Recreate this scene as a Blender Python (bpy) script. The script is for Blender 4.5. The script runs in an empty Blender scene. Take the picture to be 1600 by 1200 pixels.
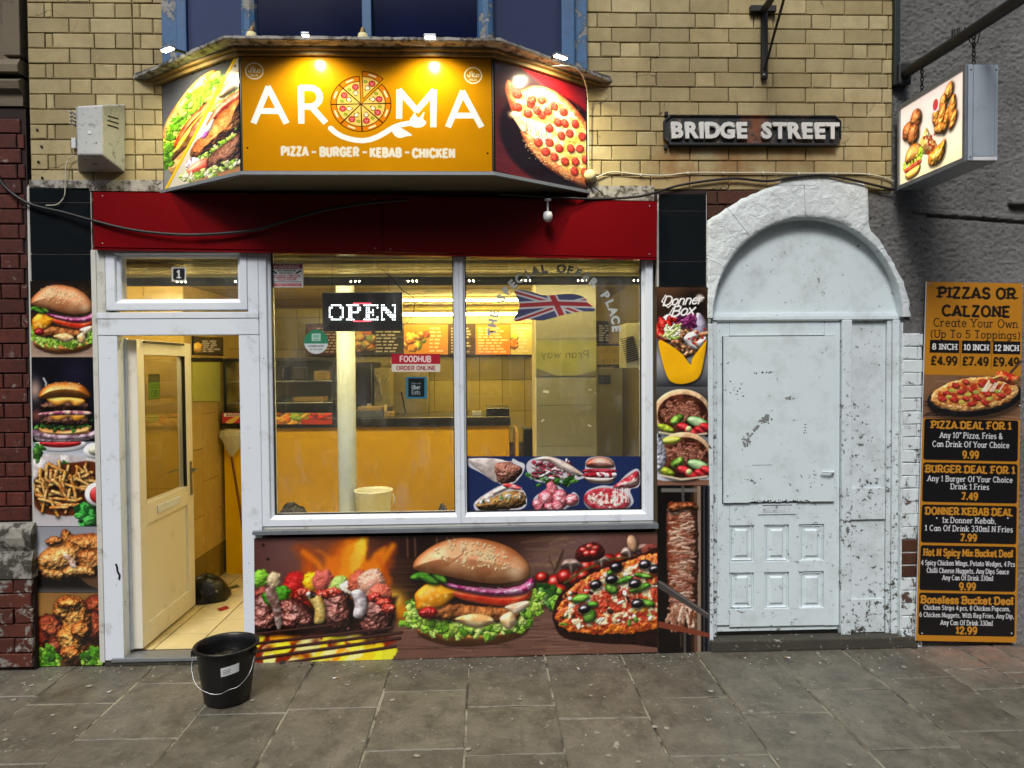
import bpy, bmesh, math, random
import numpy as np
from mathutils import Vector, Matrix

# ================================================================ camera, sky, sun, exposure
S = bpy.context.scene
COL = S.collection
H, D, F = 1.755, 4.25, 1110.0                       # eye height, distance to the shopfront, focal length in photo pixels
YAW, PITCH, ROLL = -0.03664168, 0.02550404, -0.00778864
def _cam_axes():
    cy, sy, cp, sp, cr, sr = math.cos(YAW), math.sin(YAW), math.cos(PITCH), math.sin(PITCH), math.cos(ROLL), math.sin(ROLL)
    f = Vector((-sy * cp, cy * cp, -sp)); r = Vector((cy, sy, 0)); u = r.cross(f)
    return cr * r + sr * u, -sr * r + cr * u, f
CR, CU, CF = _cam_axes()
cam_d = bpy.data.cameras.new('camera'); cam = bpy.data.objects.new('camera', cam_d); COL.objects.link(cam)
m = Matrix((CR, CU, -CF)).transposed().to_4x4(); m.translation = Vector((0, -D, H)); cam.matrix_world = m
cam_d.sensor_width = 36; cam_d.lens = F * 36 / 1600; cam_d.clip_start = .05; cam_d.clip_end = 500
S.camera = cam
world = bpy.data.worlds.new('World'); S.world = world; world.use_nodes = True
wn = world.node_tree; bg = wn.nodes['Background']; sky = wn.nodes.new('ShaderNodeTexSky'); sky.sky_type = 'NISHITA'; sky.sun_disc = False
SUN_EL, SUN_AZ = math.radians(50), math.radians(196)   # azimuth clockwise from +Y: the sun stands behind the camera
sky.sun_elevation = SUN_EL; sky.sun_rotation = SUN_AZ; sky.dust_density = 4; sky.air_density = 1.2; sky.ozone_density = 1.5
wn.links.new(sky.outputs[0], bg.inputs[0]); bg.inputs[1].default_value = .085
sun_d = bpy.data.lights.new('sun', 'SUN'); sun_d.energy = 1.95; sun_d.angle = math.radians(16); sun_d.color = (1, .98, .95)
sun = bpy.data.objects.new('sun', sun_d); COL.objects.link(sun)
sdir = Vector((math.sin(SUN_AZ) * math.cos(SUN_EL), math.cos(SUN_AZ) * math.cos(SUN_EL), math.sin(SUN_EL)))
sun.rotation_euler = (-sdir).to_track_quat('-Z', 'Y').to_euler()
S.view_settings.view_transform = 'Standard'; S.view_settings.look = 'None'; S.view_settings.exposure = 0.33; S.view_settings.gamma = 1
S.view_settings.use_curve_mapping = False
S.render.engine = 'CYCLES'; S.cycles.use_denoising = True; S.cycles.max_bounces = 8; S.cycles.diffuse_bounces = 4; S.cycles.glossy_bounces = 4
S.cycles.transparent_max_bounces = 10; S.cycles.sample_clamp_indirect = 6; S.cycles.caustics_reflective = False; S.cycles.caustics_refractive = False

# ================================================================ helpers
def at(px, py, y=0.0):
    """the point at depth y that the photograph shows at pixel (px, py)"""
    d = (px - 800) / F * CR - (py - 600) / F * CU + CF
    return Vector((0, -D, H)) + d * ((D + y) / d.y)
def on_floor(px, py, z=0.0):
    d = (px - 800) / F * CR - (py - 600) / F * CU + CF
    return Vector((0, -D, H)) + d * ((z - H) / d.z)
def link(name, me, parent=None, m=None):
    o = bpy.data.objects.new(name, me); COL.objects.link(o)
    if parent: o.parent = parent
    if m is not None and me is not None and not me.materials: me.materials.append(m)
    return o
def tag(o, label=None, cat=None, group=None, kind=None):
    if label: o['label'] = label
    if cat: o['category'] = cat
    if group: o['group'] = group
    if kind: o['kind'] = kind
    return o
def thing(name, label, cat, loc=(0, 0, 0), group=None, rz=0):
    o = link(name, None); o.location = loc; o.rotation_euler = (0, 0, rz); return tag(o, label, cat, group)
class MB:
    def __init__(s): s.v = []; s.f = []; s.sm = []
    def add(s, vs, fs, smooth=False):
        n = len(s.v); s.v += [tuple(v) for v in vs]; s.f += [tuple(i + n for i in f) for f in fs]; s.sm += [smooth] * len(fs); return s
    def box(s, x0, x1, y0, y1, z0, z1, bev=0):
        if bev <= 0:
            return s.add([(x0, y0, z0), (x1, y0, z0), (x1, y1, z0), (x0, y1, z0), (x0, y0, z1), (x1, y0, z1), (x1, y1, z1), (x0, y1, z1)],
                         [(0, 3, 2, 1), (4, 5, 6, 7), (0, 1, 5, 4), (1, 2, 6, 5), (2, 3, 7, 6), (3, 0, 4, 7)])
        bm = bmesh.new(); bmesh.ops.create_cube(bm, size=1)
        for v in bm.verts: v.co = Vector(((x0 + x1) / 2 + v.co.x * (x1 - x0), (y0 + y1) / 2 + v.co.y * (y1 - y0), (z0 + z1) / 2 + v.co.z * (z1 - z0)))
        bmesh.ops.bevel(bm, geom=bm.edges[:], offset=min(bev, .45 * min(x1 - x0, y1 - y0, z1 - z0)), segments=2, affect='EDGES', profile=.6)
        bm.verts.index_update(); s.add([v.co[:] for v in bm.verts], [[v.index for v in f.verts] for f in bm.faces]); bm.free(); return s
    def prism(s, pts, y0, y1):
        """polygon in x,z extruded along y; front face at y0"""
        n = len(pts); a = sum(pts[k - 1][0] * pts[k][1] - pts[k][0] * pts[k - 1][1] for k in range(n))
        if a < 0: pts = pts[::-1]
        return s.add([(x, y0, z) for x, z in pts] + [(x, y1, z) for x, z in pts],
                     [tuple(range(n)), tuple(range(2 * n - 1, n - 1, -1))] + [(k, k + n, (k + 1) % n + n, (k + 1) % n) for k in range(n)])
    def quads(s, rows, smooth=False, closed=False):
        n = len(rows[0]); vs = [p for r in rows for p in r]; fs = []
        for a in range(len(rows) - 1):
            for b in range(n if closed else n - 1): fs.append((a * n + b, a * n + (b + 1) % n, (a + 1) * n + (b + 1) % n, (a + 1) * n + b))
        return s.add(vs, fs, smooth)
    def tube(s, path, r, n=8, caps=True):
        path = [Vector(p) for p in path]; rows = []
        for i, p in enumerate(path):
            t = (path[min(i + 1, len(path) - 1)] - path[max(i - 1, 0)]).normalized()
            up = Vector((0, 0, 1)) if abs(t.z) < .9 else Vector((1, 0, 0)); a = t.cross(up).normalized(); b = t.cross(a)
            rr = r[i] if isinstance(r, (list, tuple)) else r
            rows.append([p + a * rr * math.cos(6.2832 * k / n) + b * rr * math.sin(6.2832 * k / n) for k in range(n)])
        s.quads(rows, True, True)
        if caps:
            s.add(rows[0], [tuple(range(n))]); s.add(rows[-1], [tuple(range(n - 1, -1, -1))])
        return s
    def lathe(s, prof, c=(0, 0, 0), n=32, sx=1, smooth=True, axis='z'):
        rows = []
        for r, z in prof:
            row = []
            for k in range(n):
                a = 6.28318 * k / n; p = (r * math.cos(a) * sx, r * math.sin(a), z)
                if axis == 'y': p = (p[0], z, p[1])
                row.append((c[0] + p[0], c[1] + p[1], c[2] + p[2]))
            rows.append(row)
        return s.quads(rows, smooth, True)
    def build(s, name, mat, parent=None, auto=False):
        me = bpy.data.meshes.new(name); me.from_pydata(s.v, [], s.f); me.polygons.foreach_set('use_smooth', s.sm)
        bm = bmesh.new(); bm.from_mesh(me); bmesh.ops.recalc_face_normals(bm, faces=bm.faces); bm.to_mesh(me); bm.free()
        me.materials.append(mat); return link(name, me, parent)
def bx(name, mat, parent, *a, bev=.003): return MB().box(*a, bev=bev).build(name, mat, parent)

# ---- materials (all procedural)
def _lin(c):
    if isinstance(c, str): c = [int(c[i:i + 2], 16) / 255 for i in (0, 2, 4)]
    return tuple((x / 12.92 if x <= .04045 else ((x + .055) / 1.055) ** 2.4) for x in c) + (1,)
class N:
    def __init__(s, name):
        s.m = bpy.data.materials.new(name); s.m.use_nodes = True; s.t = s.m.node_tree; s.b = s.t.nodes['Principled BSDF']
        s.pos = s.t.nodes.new('ShaderNodeNewGeometry').outputs['Position']
    def node(s, typ, **kw):
        n = s.t.nodes.new(typ)
        for k, v in kw.items(): setattr(n, k, v)
        return n
    def lk(s, a, b): s.t.links.new(a, b)
    def noise(s, scale, detail=4, rough=.55, vec=None, dist=0, stretch=None):
        n = s.node('ShaderNodeTexNoise'); n.inputs['Scale'].default_value = scale; n.inputs['Detail'].default_value = detail; n.inputs['Roughness'].default_value = rough; n.inputs['Distortion'].default_value = dist
        v = vec or s.pos
        if stretch:
            mp = s.node('ShaderNodeMapping'); mp.inputs['Scale'].default_value = stretch; s.lk(v, mp.inputs[0]); v = mp.outputs[0]
        s.lk(v, n.inputs['Vector']); return n.outputs['Fac']
    def cracks(s, scale, lo=.56, width=.007):
        nz = s.node('ShaderNodeTexNoise'); nz.inputs['Scale'].default_value = 9; nz.inputs['Detail'].default_value = 6; s.lk(s.pos, nz.inputs['Vector'])
        mx = s.node('ShaderNodeVectorMath', operation='MULTIPLY_ADD'); s.lk(nz.outputs['Color'], mx.inputs[0]); mx.inputs[1].default_value = (.12, .12, .12); s.lk(s.pos, mx.inputs[2])
        v = s.node('ShaderNodeTexVoronoi', feature='DISTANCE_TO_EDGE'); v.inputs['Scale'].default_value = scale; s.lk(mx.outputs[0], v.inputs['Vector'])
        r = s.ramp(v.outputs['Distance'], width * .4, width, (1, 1, 1, 1), (0, 0, 0, 1)); k = s.ramp(s.noise(2.6, 4), lo, lo + .06); return s.math('MULTIPLY', r, k)
    def ramp(s, fac, a, b, ca=(0, 0, 0, 1), cb=(1, 1, 1, 1)):
        r = s.node('ShaderNodeValToRGB'); r.color_ramp.elements[0].position = a; r.color_ramp.elements[1].position = b
        r.color_ramp.elements[0].color = ca; r.color_ramp.elements[1].color = cb; s.lk(fac, r.inputs[0]); return r.outputs[0]
    def mix(s, fac, a, b, mode='MIX'):
        n = s.node('ShaderNodeMix', data_type='RGBA', blend_type=mode)
        for i, v in ((0, fac), (6, a), (7, b)):
            if isinstance(v, (int, float)): n.inputs[i].default_value = v
            elif isinstance(v, tuple): n.inputs[i].default_value = v
            else: s.lk(v, n.inputs[i])
        return n.outputs[2]
    def math(s, op, a, b=0.0, clamp=False):
        n = s.node('ShaderNodeMath', operation=op); n.use_clamp = clamp
        for i, v in ((0, a), (1, b)):
            if isinstance(v, (int, float)): n.inputs[i].default_value = v
            else: s.lk(v, n.inputs[i])
        return n.outputs[0]
    def shift(s, k=7.0):
        v = s.node('ShaderNodeVectorMath', operation='MULTIPLY_ADD'); c = s.node('ShaderNodeCombineXYZ'); r = s.rnd()
        s.lk(r, c.inputs[0]); s.lk(s.math('FRACT', s.math('MULTIPLY', r, 17.0)), c.inputs[1]); s.lk(s.math('FRACT', s.math('MULTIPLY', r, 41.0)), c.inputs[2])
        s.lk(c.outputs[0], v.inputs[0]); v.inputs[1].default_value = (k, k, k); s.lk(s.pos, v.inputs[2]); s.pos = v.outputs[0]
    def rnd(s): return s.node('ShaderNodeObjectInfo').outputs['Random']
    def bump(s, h, strength=.3, dist=.002, prev=None):
        n = s.node('ShaderNodeBump'); n.inputs['Strength'].default_value = strength; n.inputs['Distance'].default_value = dist
        s.lk(h, n.inputs['Height'])
        if prev: s.lk(prev, n.inputs['Normal'])
        s.lk(n.outputs[0], s.b.inputs['Normal']); return n.outputs[0]
    def out(s, col=None, rough=.6, metal=0, spec=.5):
        if col is not None:
            if isinstance(col, tuple): s.b.inputs['Base Color'].default_value = col
            else: s.lk(col, s.b.inputs['Base Color'])
        if isinstance(rough, (int, float)): s.b.inputs['Roughness'].default_value = rough
        else: s.lk(rough, s.b.inputs['Roughness'])
        s.b.inputs['Metallic'].default_value = metal; s.b.inputs['Specular IOR Level'].default_value = spec
        return s.m
def plain(name, c, rough=.5, metal=0, var=.12, scale=9, bump=.15, bscale=60, dirt=None, damt=(.55, .75), dscale=6, spec=.5, vary=0, bd=.001):
    """colour with soft uneven tone, optional dirt patches of its own colour, fine relief"""
    n = N(name); c = _lin(c) if isinstance(c, str) else c
    f = n.noise(scale, 5); col = n.mix(f, tuple(x * (1 - var) for x in c[:3]) + (1,), tuple(min(1, x * (1 + var)) for x in c[:3]) + (1,))
    if vary:
        k = n.math('ADD', n.math('MULTIPLY', n.rnd(), 2 * vary), 1 - vary); col = n.mix(1.0, col, k, 'MULTIPLY')
    if dirt:
        d = n.ramp(n.noise(dscale, 8, .68), damt[0], damt[1]); col = n.mix(d, col, _lin(dirt))
    if bump: n.bump(n.noise(bscale, 4), bump, bd)
    return n.out(col, rough, metal, spec)
def peeling(name, paint, under, amt=.62, soft=.02, scale=9, bump=.5, rough=.55, vary=.04, under2=None, speck=True, zfade=None, dirt='8a8a84', damt=(.5, .8), mod=0.0, crk=0):
    """old paint with chips that show what lies under it"""
    n = N(name); p = _lin(paint); u = _lin(under)
    base = n.mix(n.noise(4, 5), tuple(x * (1 - vary) for x in p[:3]) + (1,), tuple(min(1, x * (1 + vary)) for x in p[:3]) + (1,))
    base = n.mix(n.math('MULTIPLY', n.ramp(n.noise(7, 9, .7), damt[0], damt[1]), .45), base, _lin(dirt))
    f = n.noise(scale, 12, .72, dist=.3)
    if zfade:
        z0, z1, k = zfade; sp = n.node('ShaderNodeSeparateXYZ'); n.lk(n.pos, sp.inputs[0])
        mr = n.node('ShaderNodeMapRange'); mr.inputs[1].default_value = z0; mr.inputs[2].default_value = z1; mr.inputs[3].default_value = k; mr.inputs[4].default_value = 0
        n.lk(sp.outputs[2], mr.inputs[0]); f = n.math('ADD', f, mr.outputs[0])
    if crk: base = n.mix(n.cracks(crk, .46, .010), base, _lin('3c3c38'))
    if mod: f = n.math('ADD', f, n.math('MULTIPLY', n.math('SUBTRACT', n.noise(3.2, 4, .6, stretch=(1, 1, .5)), .5), mod))
    chip = n.ramp(f, amt, amt + soft)
    base = n.mix(n.math('MULTIPLY', n.ramp(f, amt - .045, amt - .02), .55), base, tuple(x * .62 for x in p[:3]) + (1,))
    if speck:
        chip2 = n.ramp(n.noise(55, 3, .6), .73, .75); chip = n.math('MAXIMUM', chip, chip2)
    uc = n.mix(n.noise(30, 5), u, _lin(under2) if under2 else tuple(x * .6 for x in u[:3]) + (1,))
    col = n.mix(chip, base, uc)
    inv = n.math('SUBTRACT', 1.0, chip); b1 = n.bump(n.noise(90, 4, stretch=(1, 1, .25)), .12, .001); n.bump(inv, bump, .0015, b1)
    return n.out(col, rough)
def brick_mat(name, c, c2, dark, grime='2a261e', rough=.75, gam=(.62, .85), bump=.45, patch=None, paintc=None, pam=(.5, .55), crack=0):
    n = N(name); r = n.rnd()
    col = n.mix(n.ramp(r, .0, 1.0), _lin(c), _lin(c2)); k = n.math('ADD', n.math('MULTIPLY', n.math('FRACT', n.math('MULTIPLY', r, 37.0)), .34), .76); col = n.mix(1.0, col, k, 'MULTIPLY')
    col = n.mix(n.math('MULTIPLY', n.ramp(n.noise(11, 7, .65), .42, .75), .55), col, _lin(dark))
    if patch:
        pc, x0, x1, z0, z1 = patch; sp = n.node('ShaderNodeSeparateXYZ'); n.lk(n.pos, sp.inputs[0])
        def band(o, a, b, s_=.18):
            p_ = n.node('ShaderNodeMapRange', interpolation_type='SMOOTHSTEP'); p_.inputs[1].default_value = a - s_; p_.inputs[2].default_value = a + s_; n.lk(o, p_.inputs[0])
            q_ = n.node('ShaderNodeMapRange', interpolation_type='SMOOTHSTEP'); q_.inputs[1].default_value = b - s_; q_.inputs[2].default_value = b + s_; n.lk(o, q_.inputs[0])
            return n.math('MULTIPLY', p_.outputs[0], n.math('SUBTRACT', 1.0, q_.outputs[0]))
        f = n.math('MULTIPLY', n.math('MULTIPLY', band(sp.outputs[0], x0, x1), band(sp.outputs[2], z0, z1, .1)), n.ramp(n.noise(5, 6, .6), .38, .6)); col = n.mix(n.math('MULTIPLY', f, .8), col, _lin(pc))
    if paintc: col = n.mix(n.ramp(n.noise(14, 9, .7, dist=.4), pam[0], pam[1]), col, _lin(paintc))
    col = n.mix(n.math('MULTIPLY', n.ramp(n.noise(1.3, 6, .65, stretch=(1.6, 1, .6)), .42, .68), .30), col, _lin(grime))
    col = n.mix(n.math('MULTIPLY', n.ramp(n.noise(40, 6, .75, dist=.8), .60, .68), .5), col, _lin(c2))
    if crack: col = n.mix(n.cracks(crack), col, _lin('241c10'))
    col = n.mix(n.ramp(n.noise(26, 10, .72), gam[0], gam[1]), col, _lin(grime))
    col = n.mix(n.ramp(n.noise(160, 2), .7, .74), col, _lin(grime))
    b = n.bump(n.noise(24, 5), .35, .004); n.bump(n.noise(130, 5, .7), bump, .0022, b)
    return n.out(col, rough, spec=.35)
def emit(name, c, s):
    n = N(name); n.b.inputs['Emission Color'].default_value = _lin(c) if isinstance(c, str) else c; n.b.inputs['Emission Strength'].default_value = s
    return n.out((.8, .8, .8, 1), .4)
def glass_mat(name, tint=(1, 1, 1, 1), dirt=.05, refl=1.0, haze=None, rough=.0, thr=(.5, .8), dcol=(.55, .56, .55, 1)):
    """thin pane: Fresnel reflection over clear glass, a thin film of dust and dried drops"""
    n = N(name); t = n.t
    tr = n.node('ShaderNodeBsdfTransparent'); tr.inputs[0].default_value = tint
    gl = n.node('ShaderNodeBsdfGlossy'); gl.inputs['Roughness'].default_value = rough; gl.inputs[0].default_value = (refl, refl, refl, 1)
    fr = n.node('ShaderNodeFresnel'); gb = n.node('ShaderNodeNewGeometry'); n.lk(n.math('SUBTRACT', 1.5, n.math('MULTIPLY', gb.outputs['Backfacing'], 1.5 - 1 / 1.5)), fr.inputs[0])
    mx = n.node('ShaderNodeMixShader'); n.lk(fr.outputs[0], mx.inputs[0]); n.lk(tr.outputs[0], mx.inputs[1]); n.lk(gl.outputs[0], mx.inputs[2])
    df = n.node('ShaderNodeBsdfDiffuse'); df.inputs[0].default_value = dcol
    a = n.math('MULTIPLY', n.ramp(n.noise(7, 9, .7, stretch=(1, 1, .45)), thr[0], thr[1]), dirt * 2.2); a = n.math('ADD', a, dirt * .3)
    sp = n.math('MULTIPLY', n.ramp(n.noise(150, 2, .5), .70, .74), dirt * 3.5); a = n.math('ADD', a, sp, True)
    m2 = n.node('ShaderNodeMixShader'); n.lk(a, m2.inputs[0]); n.lk(mx.outputs[0], m2.inputs[1]); n.lk(df.outputs[0], m2.inputs[2])
    n.lk(m2.outputs[0], t.nodes['Material Output'].inputs['Surface']); t.nodes.remove(n.b); return n.m
def print_mat(name, rough=.32, emis=0.0, spec=.5, alpha=None, wear=0.0, bump=0.0):
    """flat print: ink colours lie on the sheet's own vertices"""
    n = N(name); a = n.node('ShaderNodeAttribute', attribute_name='ink'); col = a.outputs['Color']
    if wear: col = n.mix(n.math('MULTIPLY', n.ramp(n.noise(9, 8, .7), .5, .85), wear), col, _lin('8c8a84'))
    n.lk(col, n.b.inputs['Base Color'])
    if emis: n.lk(col, n.b.inputs['Emission Color']); n.b.inputs['Emission Strength'].default_value = emis
    n.bump(n.noise(3.5, 3), .12 + bump, .004)
    n.b.inputs['Roughness'].default_value = rough; n.b.inputs['Specular IOR Level'].default_value = spec
    return n.m
def sheet(name, cv, quad, mat, parent=None, off=0.0, keep=None, nrm=None):
    """a printed sheet: grid over the quad (tl, tr, br, bl), ink as vertex colours; keep = alpha mask for cut-out stickers"""
    w, h = cv.w, cv.h; tl, tr, br, bl = [np.array(p, float) for p in quad]
    u = np.linspace(0, 1, w)[None, :, None]; v = np.linspace(0, 1, h)[:, None, None]
    P = (tl * (1 - u) + tr * u) * (1 - v) + (bl * (1 - u) + br * u) * v
    if off:
        nn = np.cross(tr - tl, bl - tl); nn = nn / np.linalg.norm(nn); P = P + nn * off
    co = P.reshape(-1, 3).astype(np.float32)
    i = np.arange((h - 1) * (w - 1)); r = i // (w - 1); c = i % (w - 1); a = r * w + c
    f = np.stack([a + w, a + w + 1, a + 1, a], 1)
    col = np.clip(cv.img, 0, 1).reshape(-1, 3); lin = np.where(col <= .04045, col / 12.92, ((col + .055) / 1.055) ** 2.4)
    if keep is not None:
        k = keep.reshape(-1) > .5; f = f[k[f].sum(1) >= 2]; used = np.unique(f); mp = np.full(len(co), -1); mp[used] = np.arange(len(used)); f = mp[f]; co = co[used]; lin = lin[used]
    me = bpy.data.meshes.new(name); me.vertices.add(len(co)); me.vertices.foreach_set('co', co.ravel()); me.loops.add(f.size); me.loops.foreach_set('vertex_index', f.ravel().astype(np.int32))
    me.polygons.add(len(f)); me.polygons.foreach_set('loop_start', np.arange(0, f.size, 4, dtype=np.int32)); me.polygons.foreach_set('loop_total', np.full(len(f), 4, np.int32)); me.update()
    ca = me.color_attributes.new('ink', 'FLOAT_COLOR', 'POINT'); ca.data.foreach_set('color', np.concatenate([lin, np.ones((len(lin), 1))], 1).astype(np.float32).ravel())
    me.materials.append(mat); return link(name, me, parent)
def pq(x0, y0, x1, y1, y=0.0): return [at(x0, y0, y), at(x1, y0, y), at(x1, y1, y), at(x0, y1, y)]
def frame_ring(parent, x0, x1, z0, z1, prof, mat, names=('rail', 'rail', 'rail', 'rail'), ybase=0.0, gap=.0005, skip=()):
    """four mitred rails round a rectangle; prof = (inset, y) from the outer back edge to the inner back edge"""
    n = len(prof)
    def corner(i, ins):
        return [(x0 + ins, z0 + ins), (x1 - ins, z0 + ins), (x1 - ins, z1 - ins), (x0 + ins, z1 - ins)][i]
    out = []
    for k in range(4):
        if k in skip: continue
        a = [corner(k, i) for i, _ in prof]; b = [corner((k + 1) % 4, i) for i, _ in prof]
        dx, dz = [(1, 0), (0, 1), (-1, 0), (0, -1)][k]
        A = [(p[0] + dx * gap, y + ybase, p[1] + dz * gap) for p, (_, y) in zip(a, prof)]; B = [(p[0] - dx * gap, y + ybase, p[1] - dz * gap) for p, (_, y) in zip(b, prof)]
        mb = MB(); mb.add(A + B, [(i, i + 1, n + i + 1, n + i) for i in range(n - 1)] + [(0, n, 2 * n - 1, n - 1), tuple(range(n)), tuple(range(2 * n - 1, n - 1, -1))]); out.append(mb.build(names[k], mat, parent))
    return out
_bricks = {}
def brick_mesh(w, h, d, v, mat, jit=.0012, ch=.004):
    k = (round(w * 200), round(h * 400), v, mat.name)
    if k in _bricks: return _bricks[k]
    r = random.Random(hash((k[0], k[1], v)) & 0xffff); j = lambda s=jit: r.uniform(-s, s)
    w2, h2 = w / 2, h / 2; ring = [(-w2, -h2), (w2, -h2), (w2, h2), (-w2, h2)]; jj = [(j(), j()) for _ in ring]
    V = [(x, d, z) for x, z in ring] + [(x + a, ch + j(.0006), z + b) for (x, z), (a, b) in zip(ring, jj)]
    cc = [r.uniform(.5, 1.8) * ch for _ in ring]
    V += [((abs(x) - c) * (1 if x > 0 else -1) + a, j(.0008), (abs(z) - c) * (1 if z > 0 else -1) + b) for (x, z), (a, b), c in zip(ring, jj, cc)]
    Fc = []
    for q in (0, 4):
        for i in range(4): Fc.append((q + i, q + (i + 1) % 4, q + 4 + (i + 1) % 4, q + 4 + i))
    Fc.append((8, 9, 10, 11)); me = bpy.data.meshes.new('brick'); me.from_pydata(V, [], Fc)
    bm = bmesh.new(); bm.from_mesh(me); bmesh.ops.recalc_face_normals(bm, faces=bm.faces)
    if sum(f.normal.y for f in bm.faces if all(v_.co.y < ch * .9 for v_ in f.verts)) > 0: bmesh.ops.reverse_faces(bm, faces=bm.faces)
    bm.to_mesh(me); bm.free(); me.materials.append(mat); _bricks[k] = me; return me
def lay(parent, x0, x1, z0, course, rows, mat, pat, joint=.007, y=0.0, d=.03, seed=1, skip=None, ydev=.0018, name='brick', jit=.0012, rot=.0):
    """courses of single bricks; pat(row) gives the brick lengths that repeat and the start offset"""
    r = random.Random(seed); cnt = 0
    for k in range(rows):
        lens, off = pat(k); x = x0 - off; i = 0; zc = z0 + (k + .5) * course
        while x < x1 - .01:
            L = lens[i % len(lens)]; i += 1; a, b = max(x, x0), min(x + L, x1); x += L
            if b - a < .022: continue
            if skip and skip((a + b) / 2, zc, a, b): continue
            o = link(name, brick_mesh(round((b - a - joint) * 200) / 200, course - joint, d, r.randrange(4), mat, jit), parent)
            o.location = ((a + b) / 2, y + r.uniform(-ydev, ydev), zc + r.uniform(-.0008, .0008)); o.rotation_euler = (r.uniform(-.004, .004), r.uniform(-.003, .003) + rot, r.uniform(-.005, .005)); o.scale = ((b - a - joint) / (round((b - a - joint) * 200) / 200), 1, 1); cnt += 1
    return cnt
def font_mesh(txt, h, mat, name, parent, loc, rot=(math.pi / 2, 0, 0), bold=0.0, ext=.0, sx=1.0, align='CENTER', bevel=0.0, sp=1.0):
    cu = bpy.data.curves.new(name, 'FONT'); cu.body = txt; cu.size = h / .72; cu.align_x = align; cu.offset = bold; cu.extrude = ext; cu.bevel_depth = bevel; cu.space_character = sp; cu.resolution_u = 3
    o = bpy.data.objects.new(name, cu); COL.objects.link(o); dg = bpy.context.evaluated_depsgraph_get(); dg.update()
    me = bpy.data.meshes.new_from_object(o.evaluated_get(dg)); bpy.data.objects.remove(o); bpy.data.curves.remove(cu)
    me.materials.clear(); me.materials.append(mat); q = link(name, me, parent); q.location = loc; q.rotation_euler = rot; q.scale = (sx, 1, 1); return q
# ---------------------------------------------------------------- flat print: a small code painter (numpy only)
BUMPK = .6
def _hash(ix, iy, seed):
    h = (ix.astype(np.int64) * 374761393 + iy.astype(np.int64) * 668265263 + seed * 974634777) & 0x7fffffff
    h = ((h ^ (h >> 13)) * 1274126177) & 0x7fffffff
    return ((h ^ (h >> 16)) & 0xffff) / 65535.0
def vnoise(x, y, seed=0):
    ix = np.floor(x); iy = np.floor(y); fx = x - ix; fy = y - iy
    fx = fx * fx * (3 - 2 * fx); fy = fy * fy * (3 - 2 * fy)
    a = _hash(ix, iy, seed); b = _hash(ix + 1, iy, seed); c = _hash(ix, iy + 1, seed); d = _hash(ix + 1, iy + 1, seed)
    return (a * (1 - fx) + b * fx) * (1 - fy) + (c * (1 - fx) + d * fx) * fy
def fbm(x, y, sc, seed=0, o=3, ridge=False):
    t = np.zeros(np.broadcast(x, y).shape); a = 1.0; s = 0.0
    for k in range(o):
        n = vnoise(x / sc + 17.3 * k, y / sc - 9.1 * k, seed + k * 31)
        if ridge: n = 1 - np.abs(2 * n - 1)
        t += a * n; s += a; a *= .5; sc *= .5
    return t / s
def hexc(c):
    if isinstance(c, str): return np.array([int(c[i:i + 2], 16) / 255 for i in (0, 2, 4)])
    return np.array(c, float)
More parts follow.
